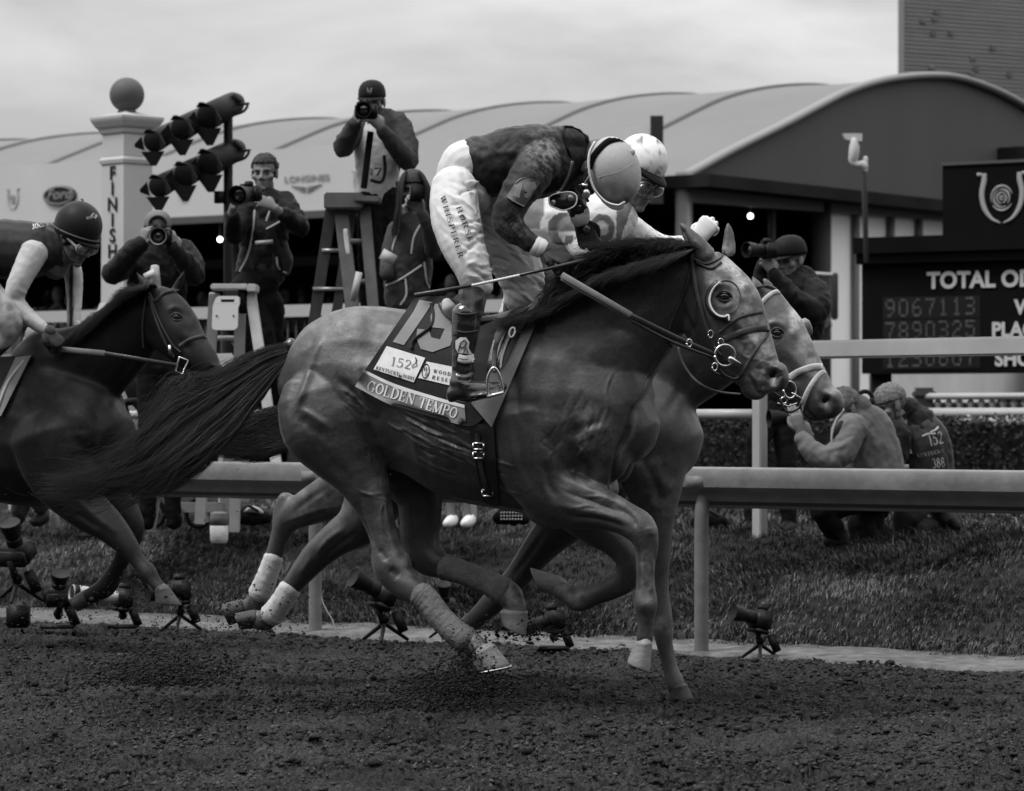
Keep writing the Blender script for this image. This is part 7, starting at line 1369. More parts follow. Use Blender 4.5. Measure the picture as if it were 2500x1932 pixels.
garment('jacket', p, D, [([(x, y, d, r*1.12) for x, y, d, r in sx], .72), (aL, 1), (aL2, 1), (aR, 1), (aR2, 1), ([(350, 608, 0, 30), (385, 600, 0, 26), (424, 608, 0, 30)], 1)], m_navy, .011, .018, None, 3, 51)
garment('trousers', p, D, lgs+[([(370, 860, 0, 50), (406, 860, 0, 50)], .7)], m_trouser, .012, .013, None, 2, 52)
ch_ = cap_hat(p, hd, m_capg, True, 1.04); mb = MB(); th = np.linspace(-.1*PI, 1.1*PI, 14); mb.tube([P(385+19*math.cos(t), 546-17*math.sin(t), D-.10) for t in th], .010, n=6); mb.box(P(385, 552, D-.12), (.055, .02, .012), None, .006); mb.build('sunglasses_on_cap', m_black, ch_); mb = MB(); mb.limb([(378, 650, D-.17, 10), (381, 720, D-.18, 14), (386, 770, D-.18, 5)], .4); mb.build('tie', m_vestl, p); mb = MB(); mb.box(P(366, 672, D-.20), (.034, .004, .024), Matrix.Rotation(.5, 3, 'Y')); mb.build('press_badge', m_white, p)
photo_camera(P(392, 578, D-.50), (.05, -1, -.04), 'camera with long pale lens held by the capped man at the pillar', .30, .052, True)
# -- young bareheaded man on a step ladder
D = 20.6; p = thing('person', 'young bareheaded man in dark piped vest lowering his camera and looking out', 'photographer', (P(640, 0, D)[0], D, GZ))
hd = head_xf(646, 424, D, -8, 4); sx = [(640, 760, 0, 44), (640, 680, 0, 48), (642, 610, 0, 48), (648, 540, 0, 52), (652, 490, 0, 46)]
aR = [(688, 492, 0, 27), (716, 530, -.10, 24), (735, 556, -.16, 22)]; aR2 = [(735, 556, -.16, 22), (700, 530, -.30, 18), (668, 508, -.38, 13)]; aL = [(612, 500, 0, 27), (586, 545, -.1, 22), (572, 575, -.16, 20)]; aL2 = [(572, 575, -.16, 20), (566, 530, -.28, 16), (572, 498, -.36, 12)]
lg = [([(628, 740, 0, 38), (640, 820, -.1, 30), (660, 900, -.06, 24), (668, 1010, 0, 20)], 1), ([(655, 740, 0, 38), (664, 830, 0, 28), (672, 930, .05, 24), (690, 1010, .05, 20)], 1), ([(620, 690, -.02, 40), (588, 720, -.14, 34), (575, 760, -.2, 26), (590, 860, -.18, 22)], 1)]
body_mesh(p, D, [(sx, .7), (aL, 1), (aL2, 1), (aR, 1), (aR2, 1), ([(650, 485, 0, 24), (650, 466, 0, 21)], 1)]+lg, hd, [dict(wrist=P(573, 500, D-.36), fdir=(.35, -.1, 1), back=(-.8, -.6, 0), side=-1, curl=45), dict(wrist=P(668, 506, D-.38), fdir=(-.9, -.1, .45), back=(.2, -.9, .3), side=-1, curl=45)])
hair_cap(p, hd, m_hairp, .060, -.02, .005, .016)
o, V, Q = garment('jacket', p, D, [([(x, y, d, r*1.10) for x, y, d, r in sx[1:]], .72), (aL, 1), (aR, 1), (aR2[:2]+[(690, 524, -.33, 17)], 1), (aL2[:2], 1), ([(620, 500, 0, 26), (650, 486, 0, 24), (684, 496, 0, 26)], 1)], m_navy, .010, .018, None, 3, 55)
o, V, Q = garment('vest', p, D, [([(637, 660, 0, 54), (641, 600, 0, 53), (648, 545, 0, 58), (654, 505, 0, 50), (668, 484, 0, 34)], .74), ([(616, 600, -.02, 24), (600, 640, -.04, 20), (588, 664, -.04, 12)], 1), ([(680, 600, 0, 22), (694, 640, 0, 20), (696, 666, 0, 12)], 1)], m_vestd, .010, .011, None, 3, 56)
bvpipe(p, V, Q, [[(664, 486), (684, 470), (706, 474)], [(622, 512), (618, 560), (606, 620), (585, 664)], [(650, 560), (672, 548), (688, 538)], [(675, 628), (680, 655), (700, 668)], [(660, 510), (650, 540)]], D)
mb = MB(); mb.box(P(645, 592, D-.20), (.055, .004, .012), Matrix.Rotation(.08, 3, 'Y')); mb.build('vest_print', m_pipe, p)
garment('trousers', p, D, lg+[([(625, 690, 0, 46), (650, 700, 0, 50)], .7)], m_trouser, .012, .013, None, 2, 57)
photo_camera(P(606, 474, D-.52), (-.28, -1, -.12), 'camera with wide dark lens in the young bareheaded man\'s hands', .19, .056, False, s=1.05)
# -- man in cap high on the tall ladder
D = 20.4; p = thing('person', 'man in dark cap and pale bib high on the tall step ladder, camera raised', 'photographer', (P(915, 0, D)[0], D, 1.6))
hd = head_xf(908, 250, D, -6, 8); sx = [(925, 480, 0, 40), (925, 430, 0, 46), (925, 370, 0, 52), (926, 320, 0, 56), (925, 292, 0, 46)]
aR = [(968, 302, 0, 32), (990, 350, -.06, 29), (996, 396, -.12, 24)]; aR2 = [(996, 396, -.12, 24), (960, 352, -.28, 20), (930, 318, -.36, 14)]; aL = [(884, 306, 0, 29), (852, 340, -.08, 26), (836, 362, -.14, 23)]; aL2 = [(836, 362, -.14, 23), (852, 330, -.26, 19), (868, 300, -.34, 14)]
lg = [([(910, 480, 0, 36), (905, 580, -.06, 30), (902, 680, 0, 24), (904, 760, .02, 20)], 1), ([(945, 480, 0, 36), (940, 580, 0, 30), (932, 690, .05, 24), (930, 780, .05, 20)], 1)]
body_mesh(p, D, [(sx, .7), (aL, 1), (aL2, 1), (aR, 1), (aR2, 1), ([(918, 285, 0, 24), (912, 270, 0, 22)], 1)]+lg, hd, [dict(wrist=P(868, 302, D-.34), fdir=(.2, -.1, 1), back=(-.8, -.6, 0), side=-1, curl=45), dict(wrist=P(930, 314, D-.36), fdir=(-.6, -.2, .8), back=(.3, -.9, 0), side=-1, curl=45)])
hair_cap(p, hd, m_hairp, .05, -.04, .006, .004)
garment('sweater', p, D, [([(x, y, d, r*1.03) for x, y, d, r in sx], .72), (aL, 1), (aL2, 1), (aR, 1), (aR2, 1), ([(895, 302, 0, 28), (925, 290, 0, 26), (962, 304, 0, 30)], 1)], m_greysl, .010, .012, None, 3, 61)
o, V, Q = garment('bib', p, D, [([(922, 492, 0, 40), (922, 430, 0, 52), (922, 370, 0, 56), (922, 325, 0, 54), (944, 288, 0, 28)], .86)], m_vestl, .010, .006, None, 3, 62, wf=9.)
bvb_ = bvh_of(V, Q); mb = MB(); serif_line('2', (903, 428), (912, 427), 16, bvb_, mb, .004, 1.2, D-.2); mb.tube([P(916, 412, D-.235), P(930, 411, D-.235), P(922, 428, D-.235)], .006, n=4); mb.build('bib_number', m_ink, o)
strapline('camera_strap', [(905, 322, -.30), (900, 360, -.27), (893, 420, -.26), (888, 460, -.24)], D, 16, m_black, p); strapline('camera_strap', [(938, 380, -.25), (940, 420, -.24), (930, 445, -.25), (905, 440, -.26)], D, 8, m_black, p)
garment('trousers', p, D, lg+[([(912, 484, 0, 44), (942, 484, 0, 44)], .75)], m_trouser, .012, .013, None, 2, 63)
cp = cap_hat(p, hd, m_navy, True, 1.05); c0 = loc(hd, (0, .088, .072)); horseshoe(c0+np.array([0, -.012, 0]), (1, 0, 0), .035, m_pipe, cp, 'cap_emblem', d=0)
mb = MB(); 
for px, py in ((904, 775), (930, 795)): mb.limb([(px-4, py, D, 16), (px-10, py+8, D-.08, 17), (px-16, py+12, D-.2, 11)], .8)
mb.build('shoes', m_black, p)
photo_camera(P(893, 272, D-.48), (-.06, -1, -.02), 'camera with dark lens raised by the man high on the ladder', .15, .045)
# -- woman with phone
D = 19.4; p = thing('person', 'long haired woman in dark piped vest filming with a phone below the ladder man', 'bystander', (P(1000, 0, D)[0], D, GZ)); fy = footy(D)
hd = head_xf(1008, 466, D, -6, 4, 0, .96); sx = [(1000, 850, 0, 50), (998, 760, 0, 52), (998, 680, 0, 50), (1004, 600, 0, 52), (1008, 545, 0, 44)]
aR = [(1044, 552, 0, 25), (1058, 590, -.08, 23), (1058, 612, -.12, 22)]; aR2 = [(1058, 612, -.12, 22), (1048, 560, -.28, 17), (1030, 520, -.34, 13)]; aL = [(970, 560, 0, 24), (950, 620, -.04, 20), (944, 670, -.1, 18)]
lg = [([(985, 860, 0, 38), (975, 980, 0, 28), (970, 1100, 0, 22)], 1), ([(1020, 860, 0, 38), (1024, 980, 0, 28), (1028, 1100, 0, 22)], 1)]
sk = [([(1095, 1130, .0, 20), (1098, 1190, 0, 19), (1100, 1240, 0, 13), (1102, 1262, 0, 13)], 1), ([(1130, 1130, .0, 20), (1134, 1190, 0, 19), (1140, 1240, 0, 13), (1143, 1262, 0, 13)], 1)]
body_mesh(p, D, [(sx, .7), (aR, 1), (aR2, 1), (aL, 1), ([(1008, 530, 0, 22), (1008, 510, 0, 20)], 1)]+lg, hd, [dict(wrist=P(1028, 516, D-.34), fdir=(-.6, -.1, .7), back=(.2, .9, .2), side=1, curl=45)])
hair('hair', [[(985, 425, D+.02), (972, 460, D-.02), (970, 520, D-.06), (962, 580, D-.1)], [(992, 418, D-.04), (984, 450, D-.1), (976, 510, D-.12), (968, 570, D-.14)]], 500, .0035, m_hairp, p, jit=3, seed=41, tipspread=1.2); hair('hair_side', [[(1022, 420, D-.04), (1040, 455, D-.06), (1046, 510, D-.06), (1050, 560, D-.08)], [(1030, 425, D+.02), (1048, 460, D), (1054, 520, D-.02), (1058, 565, D-.04)]], 500, .0035, m_hairp, p, jit=3, seed=42, tipspread=1.2)
hair_cap(p, hd, m_hairp, .05, -.08, .014, .006)
garment('shirt', p, D, [(sx[:1]+sx[1:], .72), (aR, 1), (aR2, 1), (aL, 1)], m_jean, .010, .006, None, 3, 66)
o, V, Q = garment('vest', p, D, [([(992, 745, 0, 50), (994, 690, 0, 55), (1002, 620, 0, 55), (1008, 560, 0, 46)], .8)], m_vestd, .010, .011, None, 3, 67)
bvpipe(o, V, Q, [[(974, 560), (960, 600), (952, 640)], [(1028, 545), (1010, 580), (1004, 620)], [(935, 700), (975, 684), (1030, 648)], [(990, 680), (992, 720), (978, 745)], [(1036, 640), (1042, 690), (1055, 710)]], D)
mb = MB(); mb.box(P(948, 628, D-.22), (.045, .004, .032), Matrix.Rotation(-.5, 3, 'Y')); mb.build('press_badge', m_pipe, o)
garment('trousers', p, D, lg+[([(985, 850, 0, 46), (1020, 850, 0, 46)], .75)], m_trouser, .012, .013, None, 2, 68)
ph = thing('mobile_phone', 'dark mobile phone held up before the long haired woman\'s face', 'phone', P(1017, 472, D-.42)); mb = MB(); mb.box(P(1017, 472, D-.42), (.036, .005, .050), Matrix.Rotation(-.1, 3, 'Y'), .004); mb.build('phone_body', m_black, ph)
# -- bare legged bystander whose white shoes show below the horse
D = 20.0; p = thing('person', 'bystander whose bare ankles and white trainers show beneath the leader\'s belly', 'bystander', (P(1118, 0, D)[0], D, GZ)); fy = footy(D)
body_mesh(p, D, sk+[([(1110, 1000, 0, 46), (1112, 1130, 0, 44)], .7), ([(1110, 1000, 0, 46), (1126, 860, 0, 48), (1140, 740, 0, 40)], .7), ([(1142, 730, 0, 24), (1144, 700, 0, 20)], 1)], head_xf(1146, 648, D, 10, 4))
garment('coat', p, D, [([(1110, 1140, 0, 46), (1112, 1000, 0, 50), (1126, 860, 0, 50), (1140, 740, 0, 38)], .75)], m_greysl, .012, .006, None, 2, 69)
for x in (1100, 1143): 
    mb = MB(); mb.limb([(x+6, 1268, D+.04, 14), (x, 1274, D-.05, 15), (x-10, 1279, D-.16, 10)], .95); mb.build('shoe', m_white, p)
# -- man with cap beyond the horses' heads
D = 19.8; p = thing('person', 'man in black cap and padded jacket standing beyond the white fence behind the horses\' heads', 'photographer', (P(1900, 0, D)[0], D, GZ)); fy = footy(D)
hd = head_xf(1928, 636, D, -42, 8, 0, 1.04); sx = [(1905, 1000, 0, 50), (1915, 900, 0, 58), (1930, 820, 0, 66), (1945, 750, 0, 68), (1945, 700, 0, 58)]
aR = [(1985, 712, -.05, 34), (1996, 745, -.14, 31), (1985, 765, -.2, 27)]; aR2 = [(1985, 765, -.2, 27), (1930, 720, -.3, 21), (1890, 668, -.32, 15)]; aL = [(1895, 706, 0, 32), (1870, 760, -.05, 26), (1850, 780, -.1, 22)]; aL2 = [(1850, 780, -.1, 22), (1850, 710, -.2, 18), (1862, 650, -.25, 13)]
lg = [([(1885, 985, 0, 36), (1850, 1080, -.04, 27), (1838, 1180, 0, 21), (1832, fy-14, .02, 16)], 1), ([(1915, 985, 0, 36), (1918, 1080, 0, 27), (1922, 1180, 0, 22), (1926, fy-14, .02, 17)], 1)]
body_mesh(p, D, [(sx, .7), (aR, 1), (aR2, 1), (aL, 1), (aL2, 1), ([(1940, 690, 0, 26), (1934, 668, 0, 23)], 1)]+lg, hd, [dict(wrist=P(1890, 668, D-.32), fdir=(-.5, -.1, .8), back=(.3, -.9, 0), side=-1, curl=45)])
hair_cap(p, hd, m_hairg, .03, -.05, .006, .004)
cap_hat(p, hd, m_black, True, 1.12, back=False)
garment('jacket', p, D, [([(x, y, d, r*1.12) for x, y, d, r in sx], .75), (aR, 1.1), (aR2, 1), (aL, 1), (aL2, 1), ([(1950, 690, 0, 36), (1968, 684, .03, 34)], 1)], m_navy, .011, .018, None, 3, 71)
garment('trousers', p, D, lg+[([(1890, 960, 0, 46), (1915, 960, 0, 46)], .75)], mat('dark_jeans', .014, .8, .2, .3, 12, .002, 50), .012, .010, None, 2, 72)
for x in (1828, 1922):
    mb = MB(); mb.limb([(x+8, fy-12, D+.03, 17), (x, fy-8, D-.05, 17), (x-8, fy-4, D-.18, 11)], .95); mb.build('shoe', m_black, p)
photo_camera(P(1866, 612, D-.34), (-.8, -.6, .0), 'dark camera raised by the man in the black cap', .14, .045)
# -- kneeling man in grey hoodie
D = 19.0; p = thing('person', 'man in pale grey hoodie kneeling on the grass bank, camera to his face', 'photographer', (P(2080, 0, D)[0], D, GZ))
hd = head_xf(2060, 1000, D-.05, -58, 22, 0, 1.0); sx = [(2140, 1190, 0, 62), (2130, 1130, 0, 66), (2110, 1070, 0, 68), (2090, 1030, 0, 62), (2080, 1010, 0, 44)]
aR = [(2082, 1042, -.18, 38), (2058, 1095, -.24, 36), (2030, 1128, -.26, 32)]; aR2 = [(2030, 1128, -.26, 32), (1990, 1108, -.27, 27), (1962, 1075, -.26, 19), (1952, 1052, -.26, 15)]
lg = [([(2130, 1190, -.1, 50), (2070, 1215, -.2, 42), (2010, 1240, -.26, 34)], 1), ([(2010, 1240, -.26, 34), (2025, 1275, -.22, 27), (2045, 1310, -.16, 22)], 1), ([(2150, 1190, .1, 50), (2120, 1250, .08, 42), (2110, 1300, .05, 34), (2160, 1310, .1, 24)], 1)]
body_mesh(p, D, [(sx, .8), (aR, 1), (aR2, 1)]+lg, hd, [dict(wrist=P(1952, 1050, D-.27), fdir=(-.25, -.05, 1), back=(.1, -.9, .1), side=1, curl=12, s=.95), dict(wrist=P(1975, 1060, D-.1), fdir=(-.6, -.2, .7), back=(.3, -.7, .4), side=-1, curl=45)])
hair_cap(p, hd, m_hairg, .02, -.07, .008, .010)
hst = [([(2082, 1010), (2110, 1050), (2100, 1110)], 6, -8), ([(2010, 1100), (2040, 1095), (2075, 1080)], 5, 7), ([(2020, 1075), (2050, 1078), (2085, 1060)], 5, -7), ([(2110, 1000), (2150, 1060), (2175, 1130)], 6, 6), ([(2050, 1115), (2060, 1150)], 5, -7), ([(2130, 1040), (2120, 1100), (2100, 1140)], 5, -5), ([(2150, 1080), (2130, 1120), (2110, 1160)], 5, 5)]
o, V, Q = garment('hoodie', p, D, [([(x, y, d, r*1.12) for x, y, d, r in sx], .82), (aR, 1), (aR2[:3]+[(1956, 1066, -.26, 17)], 1), ([(2096, 998, -.02, 24), (2104, 990, 0, 20), (2090, 988, .05, 18)], 1.5), ([(2130, 1180, 0, 66), (2120, 1205, 0, 62)], .8)], m_hood, .0095, .009, hst, 3, 75)
mb = MB(); mb.tube(spline(np.array([P(x, y, D-.28) for x, y in ((2060, 1000), (2040, 1030), (2030, 1070), (2036, 1090))]), 4), .006, n=6); mb.build('drawstring', m_pipe, o)
mb = MB(); mb.limb([(2062, 1035, D-.24, 14), (2048, 1060, D-.26, 18), (2044, 1080, D-.26, 8)], .4); mb.build('lanyard', m_ink, p)
garment('trousers', p, D, lg+[([(2125, 1190, 0, 64), (2150, 1200, 0, 60)], .8)], m_trouser, .011, .013, None, 2, 76)
mb = MB(); mb.limb([(2046, 1306, D-.16, 20), (2050, 1318, D-.18, 18), (2020, 1322, D-.2, 14)], .9); mb.build('shoe', m_black, p)
photo_camera(P(1930, 1020, D-.14), (-1, -.25, -.05), 'dark camera held by the kneeling man in the grey hoodie', .13, .05)
# -- kneeling man in numbered vest
D = 19.35; p = thing('person', 'grey haired man kneeling in a dark vest numbered 152 behind the hoodie man', 'photographer', (P(2240, 0, D)[0], D, GZ))
hd = head_xf(2172, 990, D-.10, -66, 20, 0, 1.02); sx = [(2262, 1200, 0, 60), (2256, 1140, 0, 64), (2240, 1080, 0, 68), (2218, 1040, 0, 62), (2200, 1018, 0, 44)]
aR = [(2190, 1060, -.16, 36), (2178, 1110, -.2, 34), (2170, 1160, -.22, 28)]; lg = [([(2256, 1190, -.08, 48), (2225, 1240, -.12, 40), (2205, 1278, -.1, 28)], 1), ([(2205, 1278, -.1, 28), (2260, 1284, .05, 22), (2310, 1286, .2, 16)], 1), ([(2290, 1190, .1, 44), (2300, 1240, .12, 32), (2330, 1275, .14, 22)], 1)]
aB = [(2290, 1200, .1, 28), (2305, 1250, .08, 20), (2330, 1284, .05, 15)]
body_mesh(p, D, [(sx, .8), (aR, 1)]+lg, hd, ())
hair_cap(p, hd, m_hairg, .035, -.07, .006, .010)
garment('jacket', p, D, [([(x, y, d, r*1.01) for x, y, d, r in sx], .8), (aR, 1), ([(2190, 1020, 0, 32), (2208, 1004, .0, 28), (2222, 996, .02, 22)], 1.5)], m_navy, .0095, .018, None, 3, 77)
o, V, Q = garment('vest', p, D, [([(2262, 1200, 0, 62), (2260, 1140, 0, 68), (2246, 1084, 0, 72), (2230, 1046, 0, 62), (2222, 1026, 0, 44)], .88)], m_vestd, .0095, .011, [([(2200, 1060), (2215, 1090), (2225, 1130)], 6, -6)], 3, 78)
bvpipe(o, V, Q, [[(2190, 1028), (2225, 1004), (2252, 990)], [(2204, 1024), (2240, 1014), (2272, 1006)], [(2168, 1062), (2196, 1066), (2216, 1084), (2224, 1108)]], D, 6.)
bvw = bvh_of(V, Q); mb = MB(); serif_line('152', (2270, 1090), (2305, 1082), 30, bvw, mb, .004, .9, D-.2); serif_line('KENTUCKY', (2240, 1118), (2306, 1104), 9, bvw, mb, .004, .9, D-.2, spacing=.15); serif_line('388', (2278, 1144), (2308, 1140), 24, bvw, mb, .004, 1.3, D-.2)
for q_ in ([(2252, 1066), (2266, 1060), (2284, 1060)], [(2272, 1056), (2284, 1050), (2292, 1042)]): strap('s', bvw, q_, 5, None, None, .004, .003, D-.2, mb=mb)
mb.build('vest_lettering', m_pipe, o)
mb = MB(); mb.box(P(2204, 1140, D-.30), (.035, .006, .014)); mb.build('wrist_tag', m_pipe, p)
garment('trousers', p, D, lg+[([(2256, 1196, 0, 60), (2280, 1196, 0, 56)], .8), (aB, 1)], m_jean, .011, .008, None, 2, 79)
mb = MB(); mb.limb([(2325, 1278, D+.05, 16), (2340, 1290, D+.02, 13)], 1.2); mb.build('shoe', m_black, p)
mb = MB(); th = np.radians(np.linspace(-20, 200, 14)); mb.tube([P(2112+17*math.cos(t), 972-16*math.sin(t), D-.2) for t in th], .013, n=8); t_ = thing('headphones', 'curved dark headband between the two kneeling men\'s heads', 'headphones', P(2112, 985, D-.25)); mb.build('headband', m_black, t_); mb = MB(); mb.ell(P(2128, 984, D-.25), (.02, .02, .03)); mb.build('ear_cup', m_black, t_)
# spectators at left whose feet show under the dark horse
D = 20.3; p = thing('person', 'seated bystander whose grey trousers and dark shoes show under the dark horse', 'bystander', (P(50, 0, D)[0], D, GZ)); fy = footy(D)
lg = [([(70, 1090, .0, 40), (60, 1170, -.3, 34), (56, 1190, -.34, 28)], 1), ([(56, 1185, -.34, 28), (52, 1220, -.3, 24), (46, 1250, -.28, 20)], 1), ([(110, 1090, 0, 40), (104, 1180, -.3, 32), (100, 1240, -.28, 18)], 1)]
body_mesh(p, D, lg+[([(90, 1090, 0, 50), (90, 980, 0, 54), (90, 900, 0, 46)], .8), ([(90, 890, 0, 24), (90, 870, 0, 20)], 1)], head_xf(90, 835, D, 10, 0)); garment('trousers', p, D, lg, m_jean, .012, .008, None, 2, 80); garment('coat', p, D, [([(90, 1100, 0, 54), (90, 980, 0, 58), (90, 900, 0, 48)], .85)], m_navy, .012, .018, None, 2, 81)
for x in (40, 98): mb = MB(); mb.limb([(x+8, 1262, D-.24, 16), (x-2, 1270, D-.3, 16), (x-16, 1276, D-.4, 10)], .9); mb.build('shoe', m_black, p)
# ---------------------------------------------------------------- ladders
m_lad = mat('ladder_grey', .10, .5, .3, .2, 10); m_ladw = mat('ladder_white', .40, .5, .3, .12, 10); m_alu = mat('aluminium', .30, .4, .5, .1, 8, metal=.4)
lt = thing('step_ladder', 'tall dark grey step ladder with broad rails beneath the capped photographer', 'ladder', (P(830, 0, 20.2)[0], 20.2, GZ), None); DLd = 20.2; fy = footy(DLd)
mb = MB(); mb.beam(P(794, 494, DLd), P(888, 494, DLd), .30, .10, bev=.01); mb.beam(P(868, 488, DLd-.05), P(930, 490, DLd-.05), .24, .04, bev=.008); mb.build('top_cap', m_lad, lt, ang=35)
for a, b, w_, d0, d1_ in (((808, 512), (690, fy), .07, .18, .55), ((832, 512), (925, fy), .085, -.18, -.45), ((890, 505), (958, fy), .07, -.16, -.40), ((860, 512), (740, fy+10), .06, .16, .5)): mb = MB(); mb.beam(P(*a, DLd+d0*.3), P(*b, DLd+d1_), w_, .035, (0, 1, 0), .004); mb.build('rail', m_lad, lt, ang=40)
for y, x0, x1 in ((590, 850, 896), (688, 872, 912), (790, 890, 930), (900, 905, 940)): f_ = (y-512)/(fy-512); mb = MB(); mb.beam(P(x0, y, DLd-.18*.3-.3*f_), P(x1, y, DLd-.3*f_), .08, .03); mb.build('step', m_lad, lt)
for y, x0, x1 in ((612, 786, 826), (706, 764, 846), (880, 725, 815)): f_ = (y-512)/(fy-512); mb = MB(); mb.beam(P(x0, y, DLd+.05+.4*f_), P(x1, y, DLd+.05+.35*f_), .02, .022); mb.build('brace', m_alu, lt)
mb = MB(); mb.limb([(843, 560, DLd-.16, 5), (846, 590, DLd-.17, 6), (850, 620, DLd-.19, 5)], .3); mb.build('rail_label', m_pipe, lt)
mb = MB(); mb.box(P(869, 700, DLd-.28), (.02, .006, .09), Matrix.Rotation(-.22, 3, 'Y')); mb.build('warning_label', m_pipe, lt)
D5 = 19.6; fy5 = footy(D5)
l5 = thing('step_ladder', 'short white step ladder with a plastic tray clipped to it, below the bareheaded man', 'ladder', (P(590, 0, D5)[0], D5, GZ))
mb = MB(); mb.beam(P(518, 702, D5), P(608, 702, D5), .24, .036*1.0, bev=.008); mb.beam(P(606, 704, D5-.03), P(630, 706, D5-.03), .22, .05, bev=.008); mb.build('top_cap', m_ladw, l5, ang=35)
for a, b, d0, d1_ in (((524, 716), (488, fy5-20), .05, .35), ((588, 716), (572, fy5), .08, .35), ((612, 716), (700, fy5), -.06, -.3)): mb = MB(); mb.beam(P(*a, D5+d0), P(*b, D5+d1_), .065, .03, (0, 1, 0), .004); mb.build('rail', m_ladw, l5, ang=40)
for y, x0, x1 in ((826, 508, 592), (960, 500, 590), (1085, 495, 585), ): mb = MB(); mb.beam(P(x0, y, D5+.2), P(x1, y, D5+.2), .07, .03); mb.build('step', m_ladw, l5)
mb = MB(); mb.beam(P(566, 835, D5+.2), P(584, 860, D5+.2), .02, .015); mb.beam(P(512, 835, D5+.2), P(504, 860, D5+.2), .02, .015); mb.build('step_brace', m_ladw, l5)
mb = MB(); mb.box(P(594, 735, D5-.04), (.026, .05, .075), None, .006); mb.tube([P(606, 745, D5-.08), P(624, 765, D5-.08), P(610, 790, D5-.08)], .008, n=6); mb.build('hinge_clamp', m_black, l5)
tr = thing('plastic_tray', 'white moulded plastic tray hanging on the short ladder by its slot handle', 'tray', P(550, 770, D5-.1)); mb = MB()
oc = lambda x, y, d=0.: P(x, y, D5-.14+d)
outer = [(521, 742), (527, 727), (534, 723), (579, 723), (585, 727), (585, 745), (581, 752), (580, 798), (576, 803), (570, 806), (526, 806), (519, 803), (517, 798), (519, 750)]
hole = [(541, 732), (570, 732), (572, 737), (570, 738), (541, 738), (539, 737)]
mb.prism([oc(x, y) for x, y in [(521, 742), (585, 742), (581, 752), (580, 798), (576, 803), (570, 806), (526, 806), (519, 803), (517, 798), (519, 750)]][::-1], (0, .05, 0)); mb.prism([oc(x, y) for x, y in [(521, 741.6), (527, 727), (534, 723), (539, 723), (539, 741.6)]][::-1], (0, .05, 0)); mb.prism([oc(x, y) for x, y in [(572, 741.6), (572, 723), (579, 723), (585, 727), (585, 741.6)]][::-1], (0, .05, 0)); mb.prism([oc(x, y) for x, y in [(539.3, 731), (539.3, 723), (571.7, 723), (571.7, 731)]][::-1], (0, .05, 0)); mb.prism([oc(x, y) for x, y in [(539.3, 741.6), (539.3, 738), (571.7, 738), (571.7, 741.6)]][::-1], (0, .05, 0)); mb.build('tray_shell', mat('white_plastic', .62, .35, .4), tr, smooth=False)
mb = MB()
for x in (529, 570): mb.cyl(oc(x, 771, -.004), oc(x, 771, .01), .006)
mb.build('rivet', m_lad, tr)
# aluminium ladders whose legs show between the rails
D6 = 20.6; fy6 = footy(D6); l6 = thing('step_ladder', 'white ladder whose splayed feet show left of the lidded tub', 'ladder', (P(470, 0, D6)[0], D6, GZ))
for a, b in (((452, 1000), (418, fy6-10)), ((566, 960), (545, fy6-20)), ((598, 960), (596, fy6-60)), ((470, 1000), (500, fy6-10))): mb = MB(); mb.beam(P(*a, D6), P(*b, D6), .055, .03, (0, 1, 0)); mb.build('rail', m_alu, l6, smooth=False)
mb = MB(); mb.beam(P(430, 1239, D6), P(545, 1239, D6), .05, .06); mb.beam(P(445, 1240, D6-.02), P(420, 1275, D6-.02), .02, .02); mb.build('step', m_alu, l6, smooth=False); mb = MB(); mb.beam(P(452, 985, D6+.02), P(598, 985, D6+.02), .05, .03); mb.build('step', m_alu, l6, smooth=False)
l7 = thing('step_ladder', 'pale ladder leg with crossbar showing between the dark horse and the tail', 'ladder', (P(380, 0, 20.3)[0], 20.3, GZ))
mb = MB(); mb.beam(P(405, 1060, 20.3), P(368, 1298, 20.3), .055, .03, (0, 1, 0)); mb.build('rail', m_ladw, l7, smooth=False); mb = MB(); mb.beam(P(340, 1277, 20.3), P(372, 1277, 20.3), .04, .03); mb.beam(P(438, 1070, 20.3), P(460, 1130, 20.3), .04, .03, (0, 1, 0)); mb.build('crossbar', m_ladw, l7, smooth=False)
l8 = thing('barrier_post', 'white post end standing on the grass below the dark horse\'s chest', 'post', (P(135, 0, 19.8)[0], 19.8, GZ)); mb = MB(); mb.beam(P(122, 1180, 19.8), P(138, 1290, 19.8), .05, .05, (0, 1, 0), .006); mb.build('post_shaft', m_ladw, l8)
st = thing('folding_trolley', 'black folding trolley frame with wheels behind the rail, between dark horse and tail', 'trolley', (P(330, 0, 20.8)[0], 20.8, GZ)); mb = MB()
mb.tube(spline(np.array([P(x, y, 20.8) for x, y in ((304, 1000), (306, 984), (340, 980), (420, 985))]), 3), .025, n=8); mb.tube([P(306, 990, 20.8), P(330, 1070, 20.8), P(400, 1250, 20.8)], .014, n=6); mb.tube([P(400, 990, 20.8), P(450, 1090, 20.8), P(500, 1250, 20.8)], .014, n=6); mb.build('frame', m_black, st)
for x in (372, 484): mb = MB(); ringtube(mb, P(x, 1253, 20.7), .075, .016, (0, 1, 0), sq=1.15); mb.build('wheel', m_black, st)
mb = MB(); mb.limb([(330, 930, 20.9, 34), (350, 960, 20.9, 40), (370, 1000, 20.9, 30)], .6); mb.build('bag', m_black, st)
tub = thing('lidded_tub', 'pale two-tone lidded tub standing on the grass behind the rail', 'tub', P(535, 1326, 18.9)); c_ = P(535, 1326, 18.9); mb = MB(); mb.lathe(c_, [(.045, 0), (.052, .02), (.053, .10), (.050, .10)], n=20); mb.build('tub_body', m_vestl, tub); mb = MB(); mb.lathe(c_+[0, 0, .101], [(.052, 0), (.054, .05), (.050, .06), (.052, .07), (.03, .078)], n=20); mb.build('lid', m_capg, tub); 
